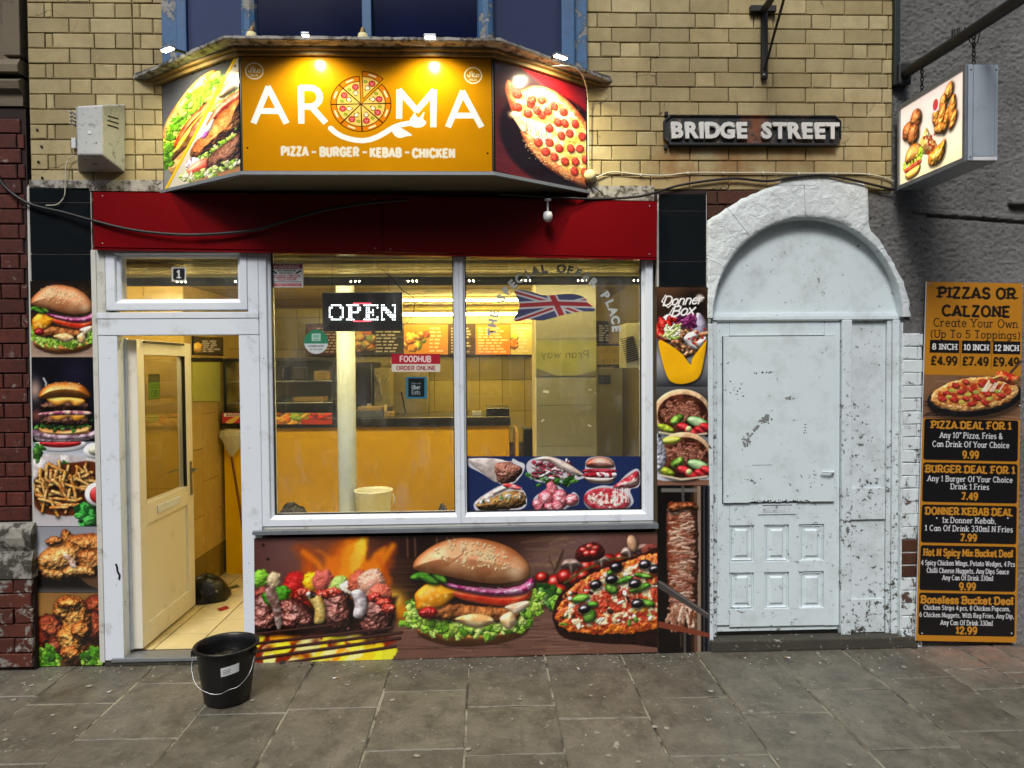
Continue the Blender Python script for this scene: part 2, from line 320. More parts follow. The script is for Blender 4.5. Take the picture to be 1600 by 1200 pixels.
class Cv:
    """a canvas laid over the rectangle x0..x1, y0..y1; res samples per unit"""
    def __init__(s, x0, y0, x1, y1, res=1.3, bg='000000'):
        s.b = (x0, y0, x1, y1); s.res = res
        s.w = int(round((x1 - x0) * res)) + 1; s.h = int(round((y1 - y0) * res)) + 1
        s.xs = np.linspace(x0, x1, s.w); s.ys = np.linspace(y0, y1, s.h)
        s.img = np.ones((s.h, s.w, 3)) * hexc(bg); s.a = np.ones((s.h, s.w)); s.seed = int(abs(x0) * 7 + abs(y0) * 3) % 999
    def win(s, xa, ya, xb, yb):
        i0, i1 = np.searchsorted(s.xs, [xa, xb]); j0, j1 = np.searchsorted(s.ys, [ya, yb])
        if i1 <= i0 or j1 <= j0: return None
        X, Y = np.meshgrid(s.xs[i0:i1], s.ys[j0:j1])
        return slice(j0, j1), slice(i0, i1), X, Y
    def put(s, sl, m, col):
        j, i = sl; m = m[..., None]
        s.img[j, i] = s.img[j, i] * (1 - m) + col * m
    def grad(s, stops, horiz=False):
        t = (s.xs - s.b[0]) / (s.b[2] - s.b[0]) if horiz else (s.ys - s.b[1]) / (s.b[3] - s.b[1])
        p = [q[0] for q in stops]; c = np.array([hexc(q[1]) for q in stops])
        g = np.stack([np.interp(t, p, c[:, k]) for k in range(3)], -1)
        s.img[:] = g[None, :, :] if horiz else g[:, None, :]
    def tint(s, sc, amt, seed=1, o=4, sx=1.0, box=None):
        b = box or s.b; w = s.win(*b); j, i, X, Y = w
        n = fbm(X * sx, Y, sc, seed, o) - .5
        s.img[j, i] = np.clip(s.img[j, i] * (1 + amt * 2 * n)[..., None], 0, 1)
    def glow(s, cx, cy, r, col, k=1.0, p=2.0, ry=None):
        ry = ry or r; w = s.win(cx - 2.2 * r, cy - 2.2 * ry, cx + 2.2 * r, cy + 2.2 * ry)
        if w is None: return
        j, i, X, Y = w; q = np.sqrt(((X - cx) / r) ** 2 + ((Y - cy) / ry) ** 2)
        s.put((j, i), np.clip(k * np.exp(-q ** p * 1.5), 0, 1), hexc(col))
    def shape(s, kind, a):
        if kind == 'e':
            cx, cy, rx, ry = a[:4]; ro = math.radians(a[4]) if len(a) > 4 else 0; m = max(rx, ry)
            bb = (cx - m, cy - m, cx + m, cy + m)
            def f(X, Y):
                c, n = math.cos(ro), math.sin(ro); x = (X - cx) * c + (Y - cy) * n; y = -(X - cx) * n + (Y - cy) * c
                q = np.sqrt((x / rx) ** 2 + (y / ry) ** 2) + 1e-6; g = np.sqrt((x / rx ** 2) ** 2 + (y / ry ** 2) ** 2) + 1e-6
                return np.clip((q - 1) * q / g, -min(rx, ry), 1e3)
            return f, bb, min(rx, ry)
        if kind == 'l':
            P = np.array(a[0], float); r = a[1]
            bb = (P[:, 0].min() - r, P[:, 1].min() - r, P[:, 0].max() + r, P[:, 1].max() + r)
            def f(X, Y):
                d = np.full(X.shape, 1e9)
                for (ax, ay), (bx, by) in zip(P[:-1], P[1:]):
                    vx, vy = bx - ax, by - ay; L = vx * vx + vy * vy + 1e-9
                    t = np.clip(((X - ax) * vx + (Y - ay) * vy) / L, 0, 1)
                    d = np.minimum(d, np.hypot(X - ax - t * vx, Y - ay - t * vy))
                return d - r
            return f, bb, r
        if kind == 'k': # polyline with square ends
            P = np.array(a[0], float); r = a[1]; ex = a[2] if len(a) > 2 else r
            bb = (P[:, 0].min() - r * 1.5, P[:, 1].min() - r * 1.5, P[:, 0].max() + r * 1.5, P[:, 1].max() + r * 1.5)
            def f(X, Y):
                d = np.full(X.shape, 1e9)
                for (ax, ay), (bx, by) in zip(P[:-1], P[1:]):
                    L = math.hypot(bx - ax, by - ay)
                    if L < 1e-3: continue
                    e2 = r if L < r else ex; ux, uy = (bx - ax) / L, (by - ay) / L; mx, my = (ax + bx) / 2, (ay + by) / 2
                    qx = np.abs((X - mx) * ux + (Y - my) * uy) - L / 2 - e2; qy = np.abs(-(X - mx) * uy + (Y - my) * ux) - r
                    d = np.minimum(d, np.hypot(np.maximum(qx, 0), np.maximum(qy, 0)) + np.minimum(np.maximum(qx, qy), 0))
                return d
            return f, bb, r
        P = np.array(a, float); n = len(P)
        if kind == 'c': # closed smooth curve through points
            Q = []
            for k in range(n):
                p0, p1, p2, p3 = P[k - 1], P[k], P[(k + 1) % n], P[(k + 2) % n]
                for t in np.linspace(0, 1, 7)[:-1]:
                    Q.append(.5 * ((2 * p1) + (-p0 + p2) * t + (2 * p0 - 5 * p1 + 4 * p2 - p3) * t * t + (-p0 + 3 * p1 - 3 * p2 + p3) * t ** 3))
            P = np.array(Q)
        bb = (P[:, 0].min(), P[:, 1].min(), P[:, 0].max(), P[:, 1].max())
        def f(X, Y):
            d = np.full(X.shape, 1e18); ins = np.zeros(X.shape, bool)
            for k in range(len(P)):
                ax, ay = P[k - 1]; bx, by = P[k]; vx, vy = bx - ax, by - ay; L = vx * vx + vy * vy + 1e-9
                t = np.clip(((X - ax) * vx + (Y - ay) * vy) / L, 0, 1)
                d = np.minimum(d, (X - ax - t * vx) ** 2 + (Y - ay - t * vy) ** 2)
                if ay != by:
                    c = ((Y < ay) != (Y < by)) & (X < (bx - ax) * (Y - ay) / (by - ay) + ax); ins ^= c
            return np.where(ins, -1, 1) * np.sqrt(d)
        return f, bb, min(bb[2] - bb[0], bb[3] - bb[1]) / 2
    def blob(s, kind, a, c1, c2=None, dome=1.0, R=None, rough=0, rsc=6, bump=0, bsc=5, ridge=False, mix=(.35, .65), msc=None, spec=0, sp=18,
             amb=.45, soft=1.0, lx=-.45, ly=-.75, sx=1.0, o=3, edge=None, alpha=1.0, seed=None, shadow=0):
        f, bb, r0 = s.shape(kind, a); R = R or r0
        seed = s.seed if seed is None else seed; s.seed = (s.seed * 13 + 7) % 9973
        pad = 2 + abs(rough) + soft * 2 + shadow * 2
        w = s.win(bb[0] - pad, bb[1] - pad, bb[2] + pad, bb[3] + pad)
        if w is None: return
        j, i, X, Y = w
        d = f(X, Y)
        if rough: d = d + rough * (2 * fbm(X, Y, rsc, seed + 5, 3) - 1)
        if shadow:
            s.put((j, i), np.clip(.55 * np.exp(-np.maximum(f(X - shadow * .5, Y - shadow), 0) / shadow * 1.5), 0, 1) , hexc('080402'))
        m = np.clip(.5 - d * s.res / soft, 0, 1) * alpha
        q = np.clip(1 + d / R, 0, 1); hgt = dome * R * np.sqrt(np.clip(1 - q * q, 0, 1))
        if bump: hgt = hgt + bump * BUMPK * fbm(X * sx, Y, bsc, seed + 9, o, ridge)
        st = 1 / s.res
        if min(hgt.shape) > 2:
            gy, gx = np.gradient(hgt, st)
        else: gx = gy = np.zeros_like(hgt)
        nz = 1 / np.sqrt(1 + gx * gx + gy * gy); l = np.array([lx, ly, .75]); l = l / np.linalg.norm(l)
        dif = np.clip((-gx * l[0] - gy * l[1] + l[2]) * nz, 0, 1)
        C = hexc(c1)[None, None] * np.ones(X.shape + (1,))
        if c2 is not None:
            t = fbm(X, Y, msc or bsc * 1.6, seed + 2, 3); t = np.clip((t - mix[0]) / (mix[1] - mix[0]), 0, 1)[..., None]
            C = C * (1 - t) + hexc(c2) * t
        if edge is not None:
            e = np.exp(-np.maximum(-d, 0) / (R * .22 + .5))[..., None] * .8; C = C * (1 - e) + hexc(edge) * e
        C = C * (amb + (1.35 - amb) * dif)[..., None]
        if spec:
            hx, hy, hz = l[0], l[1], l[2] + 1; n = math.sqrt(hx * hx + hy * hy + hz * hz)
            sp_ = np.clip((-gx * hx - gy * hy + hz) * nz / n, 0, 1) ** sp
            C = C + spec * sp_[..., None]
        s.put((j, i), m, np.clip(C, 0, 1))
    def flat(s, kind, a, c, alpha=1.0, soft=1.0, rough=0, rsc=6):
        f, bb, _ = s.shape(kind, a); p = 1 + soft + rough; w = s.win(bb[0] - p, bb[1] - p, bb[2] + p, bb[3] + p)
        if w is None: return
        j, i, X, Y = w; d = f(X, Y)
        if rough: d = d + rough * (2 * fbm(X, Y, rsc, s.seed, 3) - 1); s.seed += 3
        s.put((j, i), np.clip(.5 - d * s.res / soft, 0, 1) * alpha, hexc(c))
    def rect(s, x0, y0, x1, y1, c, r=0, alpha=1.0):
        w = s.win(x0 - 2, y0 - 2, x1 + 2, y1 + 2)
        if w is None: return
        j, i, X, Y = w; cx, cy = (x0 + x1) / 2, (y0 + y1) / 2; qx = np.abs(X - cx) - (x1 - x0) / 2 + r; qy = np.abs(Y - cy) - (y1 - y0) / 2 + r
        d = np.hypot(np.maximum(qx, 0), np.maximum(qy, 0)) + np.minimum(np.maximum(qx, qy), 0) - r
        s.put((j, i), np.clip(.5 - d * s.res, 0, 1) * alpha, hexc(c))
    def line(s, pts, w, c, alpha=1.0, soft=1.0): s.flat('l', (pts, w / 2), c, alpha, soft)
    def soften(s, k=.5, grain=.02):
        g = s.img; q = (np.roll(g, 1, 0) + np.roll(g, -1, 0) + np.roll(g, 1, 1) + np.roll(g, -1, 1)) / 4; q[0] = g[0]; q[-1] = g[-1]; q[:, 0] = g[:, 0]; q[:, -1] = g[:, -1]
        s.img = np.clip(g * (1 - k) + q * k + np.random.RandomState(3).normal(0, grain, g.shape[:2])[..., None], 0, 1); return s
    # ---- food vocabulary
    def seeds(s, cx, cy, rx, ry, n, size, col='f3dcae', rot=0, rnd=None):
        rnd = rnd or random.Random(int(cx + cy)); ro = math.radians(rot)
        for k in range(n):
            a = rnd.uniform(0, 6.28); q = math.sqrt(rnd.random()); x, y = rx * q * math.cos(a), ry * q * math.sin(a)
            X, Y = cx + x * math.cos(ro) - y * math.sin(ro), cy + x * math.sin(ro) + y * math.cos(ro)
            sz = size * rnd.uniform(.7, 1.2)
            s.flat('e', (X + .3 * size, Y + .5 * size, sz, sz * .6, rnd.uniform(0, 180)), '7a4a22', .55)
            s.flat('e', (X, Y, sz, sz * .55, rnd.uniform(0, 180)), col)
    def leafy(s, pts, n, r, cols, dens=1, rnd=None, rough=1.0):
        rnd = rnd or random.Random(n)
        P = np.array(pts, float); L = np.r_[0, np.cumsum(np.hypot(*np.diff(P, axis=0).T))]
        for k in range(n):
            t = rnd.uniform(0, L[-1]); x = np.interp(t, L, P[:, 0]) + rnd.gauss(0, r * .5); y = np.interp(t, L, P[:, 1]) + rnd.gauss(0, r * .55)
            c = cols[rnd.randrange(len(cols))]; q = r * rnd.uniform(.35, .8)
            s.blob('e', (x, y, q, q * rnd.uniform(.5, .9), rnd.uniform(0, 180)), c, None, dome=.7, rough=q * .5 * rough, rsc=q * .9, bump=q * .8, bsc=q * .8, ridge=True, amb=.48, seed=rnd.randrange(900))
    def crumbs(s, shapes, base='c07a30', dark='7a3510', light='e9b35c', bsc=6, bump=7, rough=3):
        for kind, a in shapes:
            s.blob(kind, a, base, light, dome=.8, rough=rough, rsc=bsc * 1.1, bump=bump, bsc=bsc, o=4, msc=bsc * 1.2, mix=(.4, .75), edge=dark, amb=.18, spec=.18, sp=14, shadow=2)
    def bun(s, pts, c1='c27a3c', c2='d9944f', seeds=None, size=1.6, R=None, spec=.22):
        s.blob('c', pts, c1, c2, dome=.9, R=R, bump=.5, bsc=9, spec=spec, sp=10, amb=.38, edge='8a4618', shadow=1)
        if seeds: s.seeds(*seeds[:4], seeds[4], size, rot=seeds[5] if len(seeds) > 5 else 0)

# ---- stroke lettering
def _A(cx, cy, rx, ry, a0, a1, n=9):
    return [(cx + rx * math.cos(math.radians(a0 + (a1 - a0) * k / n)), cy + ry * math.sin(math.radians(a0 + (a1 - a0) * k / n))) for k in range(n + 1)]
def _glyphs():
    A = _A; g = {}
    g['A'] = (.76, [[(0.02, 0), (.38, 1), (.74, 0)], [(.15, .32), (.61, .32)]])
    g['B'] = (.66, [[(.06, 0), (.06, 1)], [(.06, 1), (.32, 1)] + A(.34, .76, .24, .24, 90, -90) + [(.06, .52)], [(.3, .52)] + A(.36, .26, .26, .26, 90, -90) + [(.06, 0)]])
    g['C'] = (.7, [A(.4, .5, .36, .5, 48, 312, 14)])
    g['D'] = (.72, [[(.06, 0), (.06, 1)], [(.06, 1), (.28, 1)] + A(.3, .5, .38, .5, 90, -90, 12) + [(.06, 0)]])
    g['E'] = (.6, [[(.06, 0), (.06, 1)], [(.06, 1), (.56, 1)], [(.06, .52), (.46, .52)], [(.06, 0), (.56, 0)]])
    g['F'] = (.58, [[(.06, 0), (.06, 1)], [(.06, 1), (.55, 1)], [(.06, .5), (.45, .5)]])
    g['G'] = (.74, [A(.4, .5, .36, .5, 50, 330, 14) + [(.7, .25), (.7, .46), (.46, .46)]])
    g['H'] = (.7, [[(.06, 0), (.06, 1)], [(.64, 0), (.64, 1)], [(.06, .5), (.64, .5)]])
    g['I'] = (.2, [[(.1, 0), (.1, 1)]])
    g['J'] = (.5, [[(.42, 1), (.42, .28)] + A(.22, .26, .2, .26, 0, -170, 8)])
    g['K'] = (.68, [[(.06, 0), (.06, 1)], [(.62, 1), (.08, .42)], [(.26, .6), (.66, 0)]])
    g['L'] = (.56, [[(.06, 1), (.06, 0), (.54, 0)]])
    g['M'] = (.84, [[(.06, 0), (.06, 1), (.42, .3), (.78, 1), (.78, 0)]])
    g['N'] = (.7, [[(.06, 0), (.06, 1), (.64, 0), (.64, 1)]])
    g['O'] = (.78, [A(.39, .5, .35, .5, 0, 360, 20)])
    g['P'] = (.64, [[(.06, 0), (.06, 1)], [(.06, 1), (.32, 1)] + A(.34, .73, .26, .27, 90, -90) + [(.06, .46)]])
    g['Q'] = (.78, g['O'][1] + [[(.48, .25), (.75, -.06)]])
    g['R'] = (.68, g['P'][1] + [[(.34, .46), (.64, 0)]])
    g['S'] = (.62, [A(.32, .75, .25, .25, 35, 270, 10) + A(.3, .25, .27, .25, 90, -145, 10)])
    g['T'] = (.66, [[(.33, 0), (.33, 1)], [(.02, 1), (.64, 1)]])
    g['U'] = (.7, [[(.06, 1), (.06, .32)] + A(.35, .32, .29, .32, 180, 360, 10) + [(.64, 1)]])
    g['V'] = (.7, [[(.02, 1), (.35, 0), (.68, 1)]])
    g['W'] = (.96, [[(.02, 1), (.25, 0), (.48, .9), (.71, 0), (.94, 1)]])
    g['X'] = (.66, [[(.02, 0), (.64, 1)], [(.02, 1), (.64, 0)]])
    g['Y'] = (.66, [[(.02, 1), (.33, .45), (.64, 1)], [(.33, .45), (.33, 0)]])
    g['Z'] = (.62, [[(.05, 1), (.57, 1), (.04, 0), (.6, 0)]])
    x = .66
    bowl = A(.27, .33, .23, .33, 0, 360, 14)
    g['a'] = (.56, [bowl, [(.5, x), (.5, 0)]]); g['b'] = (.56, [[(.06, 0), (.06, 1)], A(.29, .33, .23, .33, 0, 360, 14)])
    g['c'] = (.5, [A(.28, .33, .24, .33, 45, 315, 12)]); g['d'] = (.56, [bowl, [(.5, 1), (.5, 0)]])
    g['e'] = (.54, [[(.05, .36), (.5, .36)] + A(.275, .33, .23, .33, 5, 320, 14)])
    g['f'] = (.36, [[(.16, 0), (.16, .78)] + A(.3, .8, .14, .2, 180, 70, 5), [(.0, .62), (.32, .62)]])
    g['g'] = (.56, [bowl, [(.5, x), (.5, -.05)] + A(.28, -.05, .22, .22, 0, -150, 8)])
    g['h'] = (.56, [[(.06, 0), (.06, 1)], [(.06, .4)] + A(.27, .4, .21, .26, 180, 0, 8)[1:] + [(.48, 0)]])
    g['i'] = (.2, [[(.1, 0), (.1, x)], [(.1, .92), (.1, .93)]]); g['j'] = g['i']
    g['k'] = (.54, [[(.06, 0), (.06, 1)], [(.46, x), (.08, .26)], [(.2, .38), (.5, 0)]]); g['l'] = (.2, [[(.1, 0), (.1, 1)]])
    g['m'] = (.86, [[(.06, 0), (.06, x)], [(.06, .42)] + A(.24, .42, .18, .24, 180, 0, 8)[1:] + [(.42, 0)], [(.42, .42)] + A(.6, .42, .18, .24, 180, 0, 8)[1:] + [(.78, 0)]])
    g['n'] = (.56, [[(.06, 0), (.06, x)], [(.06, .4)] + A(.27, .4, .21, .26, 180, 0, 8)[1:] + [(.48, 0)]])
    g['o'] = (.56, [A(.28, .33, .24, .33, 0, 360, 14)]); g['p'] = (.56, [[(.06, x), (.06, -.27)], A(.29, .33, .23, .33, 0, 360, 14)])
    g['r'] = (.4, [[(.06, 0), (.06, x)], [(.06, .4)] + A(.26, .42, .2, .24, 180, 60, 6)[1:]])
    g['s'] = (.46, [A(.24, .5, .18, .17, 35, 270, 8) + A(.22, .17, .2, .17, 90, -145, 8)])
    g['t'] = (.38, [[(.16, .92), (.16, .16)] + A(.3, .16, .14, .16, 180, 300, 5), [(0, x), (.34, x)]])
    g['u'] = (.56, [[(.06, x), (.06, .25)] + A(.27, .25, .21, .25, 180, 360, 8), [(.48, x), (.48, 0)]])
    g['v'] = (.52, [[(.02, x), (.26, 0), (.5, x)]]); g['w'] = (.74, [[(.02, x), (.2, 0), (.37, .6), (.54, 0), (.72, x)]])
    g['x'] = (.5, [[(.02, 0), (.48, x)], [(.02, x), (.48, 0)]]); g['y'] = (.52, [[(.02, x), (.27, 0)], [(.5, x), (.2, -.27)]]); g['z'] = (.48, [[(.03, x), (.44, x), (.03, 0), (.46, 0)]])
    g['0'] = (.62, [A(.31, .5, .26, .5, 0, 360, 18)]); g['1'] = (.4, [[(.04, .78), (.24, 1), (.24, 0)]])
    g['2'] = (.58, [A(.29, .72, .24, .28, 165, -30, 9) + [(.05, 0), (.56, 0)]]); g['3'] = (.58, [A(.27, .76, .22, .24, 150, -90, 9) + A(.27, .26, .26, .26, 90, -150, 9)])
    g['4'] = (.62, [[(.46, 0), (.46, 1), (.04, .3), (.6, .3)]]); g['5'] = (.58, [[(.52, 1), (.12, 1), (.08, .56)] + A(.28, .32, .26, .32, 120, -150, 11)])
    g['6'] = (.6, [A(.31, .32, .25, .32, 0, 360, 14), [(.07, .38)] + A(.38, .45, .31, .55, 170, 95, 5)])
    g['7'] = (.56, [[(.04, 1), (.54, 1), (.2, 0)]]); g['8'] = (.6, [A(.3, .75, .21, .25, 0, 360, 14), A(.3, .26, .25, .26, 0, 360, 14)])
    g['9'] = (.6, [A(.29, .68, .25, .32, 0, 360, 14), [(.53, .62)] + A(.22, .55, .31, .55, -10, -85, 5)])
    g['.'] = (.2, [[(.1, .04), (.1, .05)]]); g[','] = (.2, [[(.12, .06), (.06, -.12)]]); g['-'] = (.42, [[(.08, .42), (.34, .42)]]); g[':'] = (.2, [[(.1, .1), (.1, .11)], [(.1, .5), (.1, .51)]])
    g['"'] = (.3, [[(.08, 1), (.08, .78)], [(.22, 1), (.22, .78)]]); g['('] = (.3, [A(.36, .42, .3, .62, 125, 235, 8)]); g[')'] = (.3, [A(-.06, .42, .3, .62, 55, -55, 8)])
    g['&'] = (.72, [[(.68, 0), (.2, .66)] + A(.32, .8, .15, .2, 200, -20, 8) + [(.12, .42)] + A(.3, .24, .22, .24, 150, 330, 8) + [(.66, .46)]])
    g["'"] = (.16, [[(.08, 1), (.08, .8)]]); g['/'] = (.44, [[(.02, 0), (.4, 1)]])
    g['£'] = (.62, [A(.36, .76, .2, .24, 20, 180, 7) + [(.18, .1), (.04, 0)], [(.04, 0), (.58, 0)], [(.04, .46), (.44, .46)]])
    return g
GL = _glyphs()
def text_strokes(txt, h, cx, cy, sx=1.0, gap=.16, slab=0, slant=0, align=0, w=.1, track=None):
    """strokes for a line of text, cap height h, centred (align 0) or starting (align -1) at cx, baseline cy (y down)"""
    adv = 0; items = []
    for ch in txt:
        if ch == ' ': adv += .38; continue
        wd, st = GL.get(ch, GL['-'])
        for p in st: items.append((p, adv, .0))
        if slab:
            for p in st:
                for e, nb in ((p[0], p[1]), (p[-1], p[-2])):
                    for yl in (0, 1, .66, -.27):
                        if abs(e[1] - yl) < 1e-6 and abs(nb[1] - e[1]) > abs(nb[0] - e[0]) * .8 and len(p) > 1 and abs(nb[1] - e[1]) > .15:
                            k = w * .5 + slab * (.8 if ch.islower() else 1); items.append(([(e[0] - k, e[1] + (w * .35 if yl == 0 else -w * .35)), (e[0] + k, e[1] + (w * .35 if yl == 0 else -w * .35))], adv, 1.0))
        adv += wd + gap
    tot = (adv - gap) * h * sx; x0 = cx - tot / 2 if align == 0 else cx
    return [([(x0 + (px + a + slant * py) * h * sx, cy - py * h) for px, py in p], f) for p, a, f in items], tot
def draw_text(cv, txt, h, cx, cy, col, w=.14, sx=1.0, gap=.16, slab=0, slant=0, align=0, fit=None, mirror=False, alpha=1.0, sw=.62, rot=0, soft=1.0, sq=None):
    sq = bool(slab) if sq is None else sq
    if fit:
        _, t = text_strokes(txt, h, cx, cy, 1, gap, slab, slant, align, w); sx = (fit - w * h) / t
    st, t = text_strokes(txt, h, cx, cy, sx, gap, slab, slant, align, w)
    m = None
    xs = [p[0] for q, _ in st for p in q]; ys = [p[1] for q, _ in st for p in q]; pad = w * h + 2
    if rot:
        c, n = math.cos(math.radians(rot)), math.sin(math.radians(rot))
        st = [([(cx + (x - cx) * c - (y - cy) * n, cy + (x - cx) * n + (y - cy) * c) for x, y in q], f) for q, f in st]
    for q, f in st:
        r = w * h / 2 * (sw if f else 1); qx = [p[0] for p in q]; qy = [p[1] for p in q]
        if mirror: q = [(2 * cx - x, y) for x, y in q]; qx = [p[0] for p in q]
        cv.flat('k' if sq else 'l', (q, r, r * .45) if sq else (q, r), col, alpha, soft)
GREENS = ['78ac30', '94c840', '54881f', 'b8da6c', '44701c', '98bc44']
DARKG = ['2f5a22', '3e7a2c', '245018', '5b9140', '173a10']
def burger_art(c, cx, cy, s, ys=1.0):
    """the open burger seen on the banner and on the first small poster; s = 1 is 190 wide"""
    def q(*pts): return [(cx + x * s, cy + y * s * ys) for x, y in pts]
    rnd = random.Random(7)
    # lower bun
    c.bun(q((-88, 52), (-60, 46), (0, 58), (60, 50), (85, 40), (86, 58), (70, 74), (30, 86), (-30, 88), (-66, 78), (-86, 66)), 'a45f27', 'c5823e', R=26 * s, spec=.1)
    # lettuce ruff
    c.leafy(q((-98, 38), (-70, 48), (-20, 56), (30, 56), (66, 46), (92, 20), (98, -8)), int(420 * min(1, s * 1.2)), 11 * s, GREENS + ['a8d454', 'c4e47c'], rnd=rnd, rough=1.5)
    c.leafy(q((-96, 10), (-98, 30)), int(40), 10 * s, GREENS, rnd=rnd)
    # patty
    c.blob('c', q((-78, 20), (-40, 8), (10, 14), (56, 20), (70, 30), (60, 42), (20, 44), (-40, 40), (-76, 34)), '7d4420', 'b06a32', dome=.6, rough=3 * s, rsc=7 * s, bump=5 * s, bsc=7 * s, o=4, amb=.2, spec=.12, shadow=3 * s)
    c.blob('c', q((-30, 36), (0, 28), (24, 34), (30, 46), (6, 56), (-18, 48)), 'e9cf9a', 'cfa266', bump=1, bsc=6 * s)
    c.blob('c', q((40, 36), (58, 26), (66, 44), (56, 60), (44, 52)), 'e5b877', 'f0d7a8', bump=2 * s, bsc=5 * s)
    # cheese
    c.blob('c', q((-92, -14), (-66, -34), (-34, -22), (-12, -12), (-12, 2), (-30, -4), (-52, 14), (-86, 20), (-92, 6)), 'f0a51c', 'e08d12', dome=.35, bump=2, bsc=12 * s, spec=.25, edge='b86a08', shadow=2 * s)
    for k in range(9): c.glow(cx + rnd.uniform(-88, -40) * s, cy + rnd.uniform(-16, 10) * s, 3.4 * s, 'ffe08a', .8)
    c.blob('c', q((-88, 22), (-70, 12), (-58, 22), (-64, 34), (-82, 34)), '7c0f12', 'a8201c', bump=4 * s, bsc=4 * s, spec=.4)
    # tomato
    c.blob('c', q((-30, -16), (10, -14), (60, -8), (88, -14), (84, 4), (56, 16), (10, 10), (-26, -2)), 'd1240f', 'e0431f', dome=.55, bump=1, bsc=9 * s, spec=.28, edge='f06a3a', shadow=2 * s)
    c.blob('c', q((48, 16), (80, 6), (86, 14), (66, 30), (58, 26)), 'f2cfae', 'efe0cc', dome=.5)
    # onion
    c.blob('c', q((-52, -34), (-20, -26), (30, -18), (72, -24), (90, -38), (94, -22), (78, -8), (36, -4), (-8, -12), (-44, -24)), '8e2459', 'd9a9c6', dome=.6, bump=1, bsc=5 * s, msc=9 * s, mix=(.45, .6), spec=.3, edge='7c1550', shadow=2 * s)
    for k in range(5):
        c.line(q((-20 + 14 * k, -24 + k), (30 + 8 * k, -14 + .4 * k), (66 + 4 * k, -18 - 2 * k), (84, -30 + 3 * k)), 1.3 * s, ['f0d8e6', 'a23a72'][k % 2], .65)
    # basil
    for dx, dy, a in ((-84, -46, -12), (-70, -38, 20), (-56, -44, 40)):
        c.blob('e', (cx + dx * s, cy + dy * s * ys, 17 * s, 6.5 * s, a), '3f7d22', '6cab3a', bump=2 * s, bsc=6 * s, edge='1e4a10', shadow=2 * s)
    # crown bun
    top = q((-96, -62), (-88, -82), (-58, -106), (-20, -116), (26, -110), (62, -92), (84, -66), (86, -46), (74, -34), (34, -28), (-6, -34), (-50, -46), (-84, -54))
    c.blob('c', top, 'b8744a', 'd29a6c', dome=.55, R=52 * s, bump=.8, bsc=9, spec=.28, sp=9, amb=.62, edge='8a4a22', shadow=1)
    c.glow(cx - 26 * s, cy - 92 * s * ys, 26 * s, 'e6b48c', .4); c.glow(cx + 64 * s, cy - 50 * s * ys, 16 * s, 'f0d8b4', .6)
    c.line(q((-44, -64), (-20, -84), (-14, -96)), 2 * s, '8c4a1c', .6)
    c.seeds(cx - 4 * s, cy - 84 * s * ys, 66 * s, 25 * s * ys, int(95), max(1.05, 2.6 * s), rot=12)
def stack_art(c, cx, cy, s):
    def q(*pts): return [(cx + x * s, cy + y * s) for x, y in pts]
    c.blob('c', q((-48, 46), (0, 52), (48, 44), (46, 54), (0, 62), (-46, 58)), 'd9c6cf', 'b59aa6', bump=8, bsc=5)
    c.bun(q((-42, 34), (0, 40), (42, 32), (44, 40), (36, 48), (-34, 49), (-43, 44)), 'c08a4a', 'd9ac6c', R=10 * s)
    c.leafy(q((-46, 31), (0, 34), (44, 27)), 70, 6 * s, DARKG)
    for yy in (20, -5):
        c.blob('c', q((-38, yy), (-20, yy - 6), (22, yy - 6), (40, yy), (38, yy + 8), (0, yy + 11), (-38, yy + 8)), '3a2119', '6e4634', rough=2.5, rsc=4, bump=6, bsc=3.5, amb=.2, spec=.25, shadow=2)
        c.blob('c', q((-30, yy - 10), (0, yy - 12), (30, yy - 9), (34, yy - 2), (18, yy + 4), (8, yy - 3), (-12, yy + 3), (-26, yy - 3)), 'e59a2c', 'f2b653', dome=.4, spec=.3, edge='a85f10')
    c.blob('c', q((-42, 10), (0, 6), (42, 8), (40, 14), (0, 14), (-40, 15)), 'd7b7a6', '7c3050', bump=4, bsc=5)
    c.bun(q((-42, -14), (-40, -28), (-24, -39), (0, -42), (26, -39), (40, -28), (42, -15), (0, -18)), 'c2701e', 'dd9340', R=22 * s, spec=.5)
    c.seeds(cx, cy - 36 * s, 30 * s, 7 * s, 40, 1.1)
def fries_art(c, cx, cy, rx, ry, n, L=34, w=5.5, seed=3):
    rnd = random.Random(seed); P = []
    for k in range(n):
        a = rnd.uniform(0, 6.28); q = math.sqrt(rnd.random()); P.append((cx + rx * q * math.cos(a), cy + ry * q * math.sin(a)))
    P.sort(key=lambda p: p[1] + rnd.uniform(-6, 6))
    for x, y in P:
        a = rnd.choice([rnd.uniform(-.5, .5), rnd.uniform(.6, 1.4), rnd.uniform(1.2, 1.9)]); l = L * rnd.uniform(.6, 1.1)
        c.blob('l', ([(x - l / 2 * math.cos(a), y - l / 2 * math.sin(a)), (x + l / 2 * math.cos(a), y + l / 2 * math.sin(a))], w * rnd.uniform(.42, .6)),
               rnd.choice(['d8963a', 'e3aa4e', 'c47a2a', 'b96a28', 'e8bd6a']), 'f0cc84', dome=.7, rough=.7, rsc=3, bump=1.6, bsc=3, edge='9c4c14', amb=.3, spec=.2, shadow=2.2)
def pizza_top(c, cx, cy, rx, ry, cheese='eab85a', cheese2='f3dba0', n=26, pr=9, seed=4, rot=0, sauce='b5321a'):
    rnd = random.Random(seed)
    c.blob('e', (cx, cy, rx, ry, rot), sauce, cheese, dome=.08, bump=3.5, bsc=7, msc=12, mix=(.25, .5), o=4, spec=.2, rough=2)
    c.blob('e', (cx, cy, rx * .95, ry * .95, rot), cheese, cheese2, dome=.05, bump=4, bsc=6, msc=10, o=4, spec=.25, rough=4, alpha=.85)
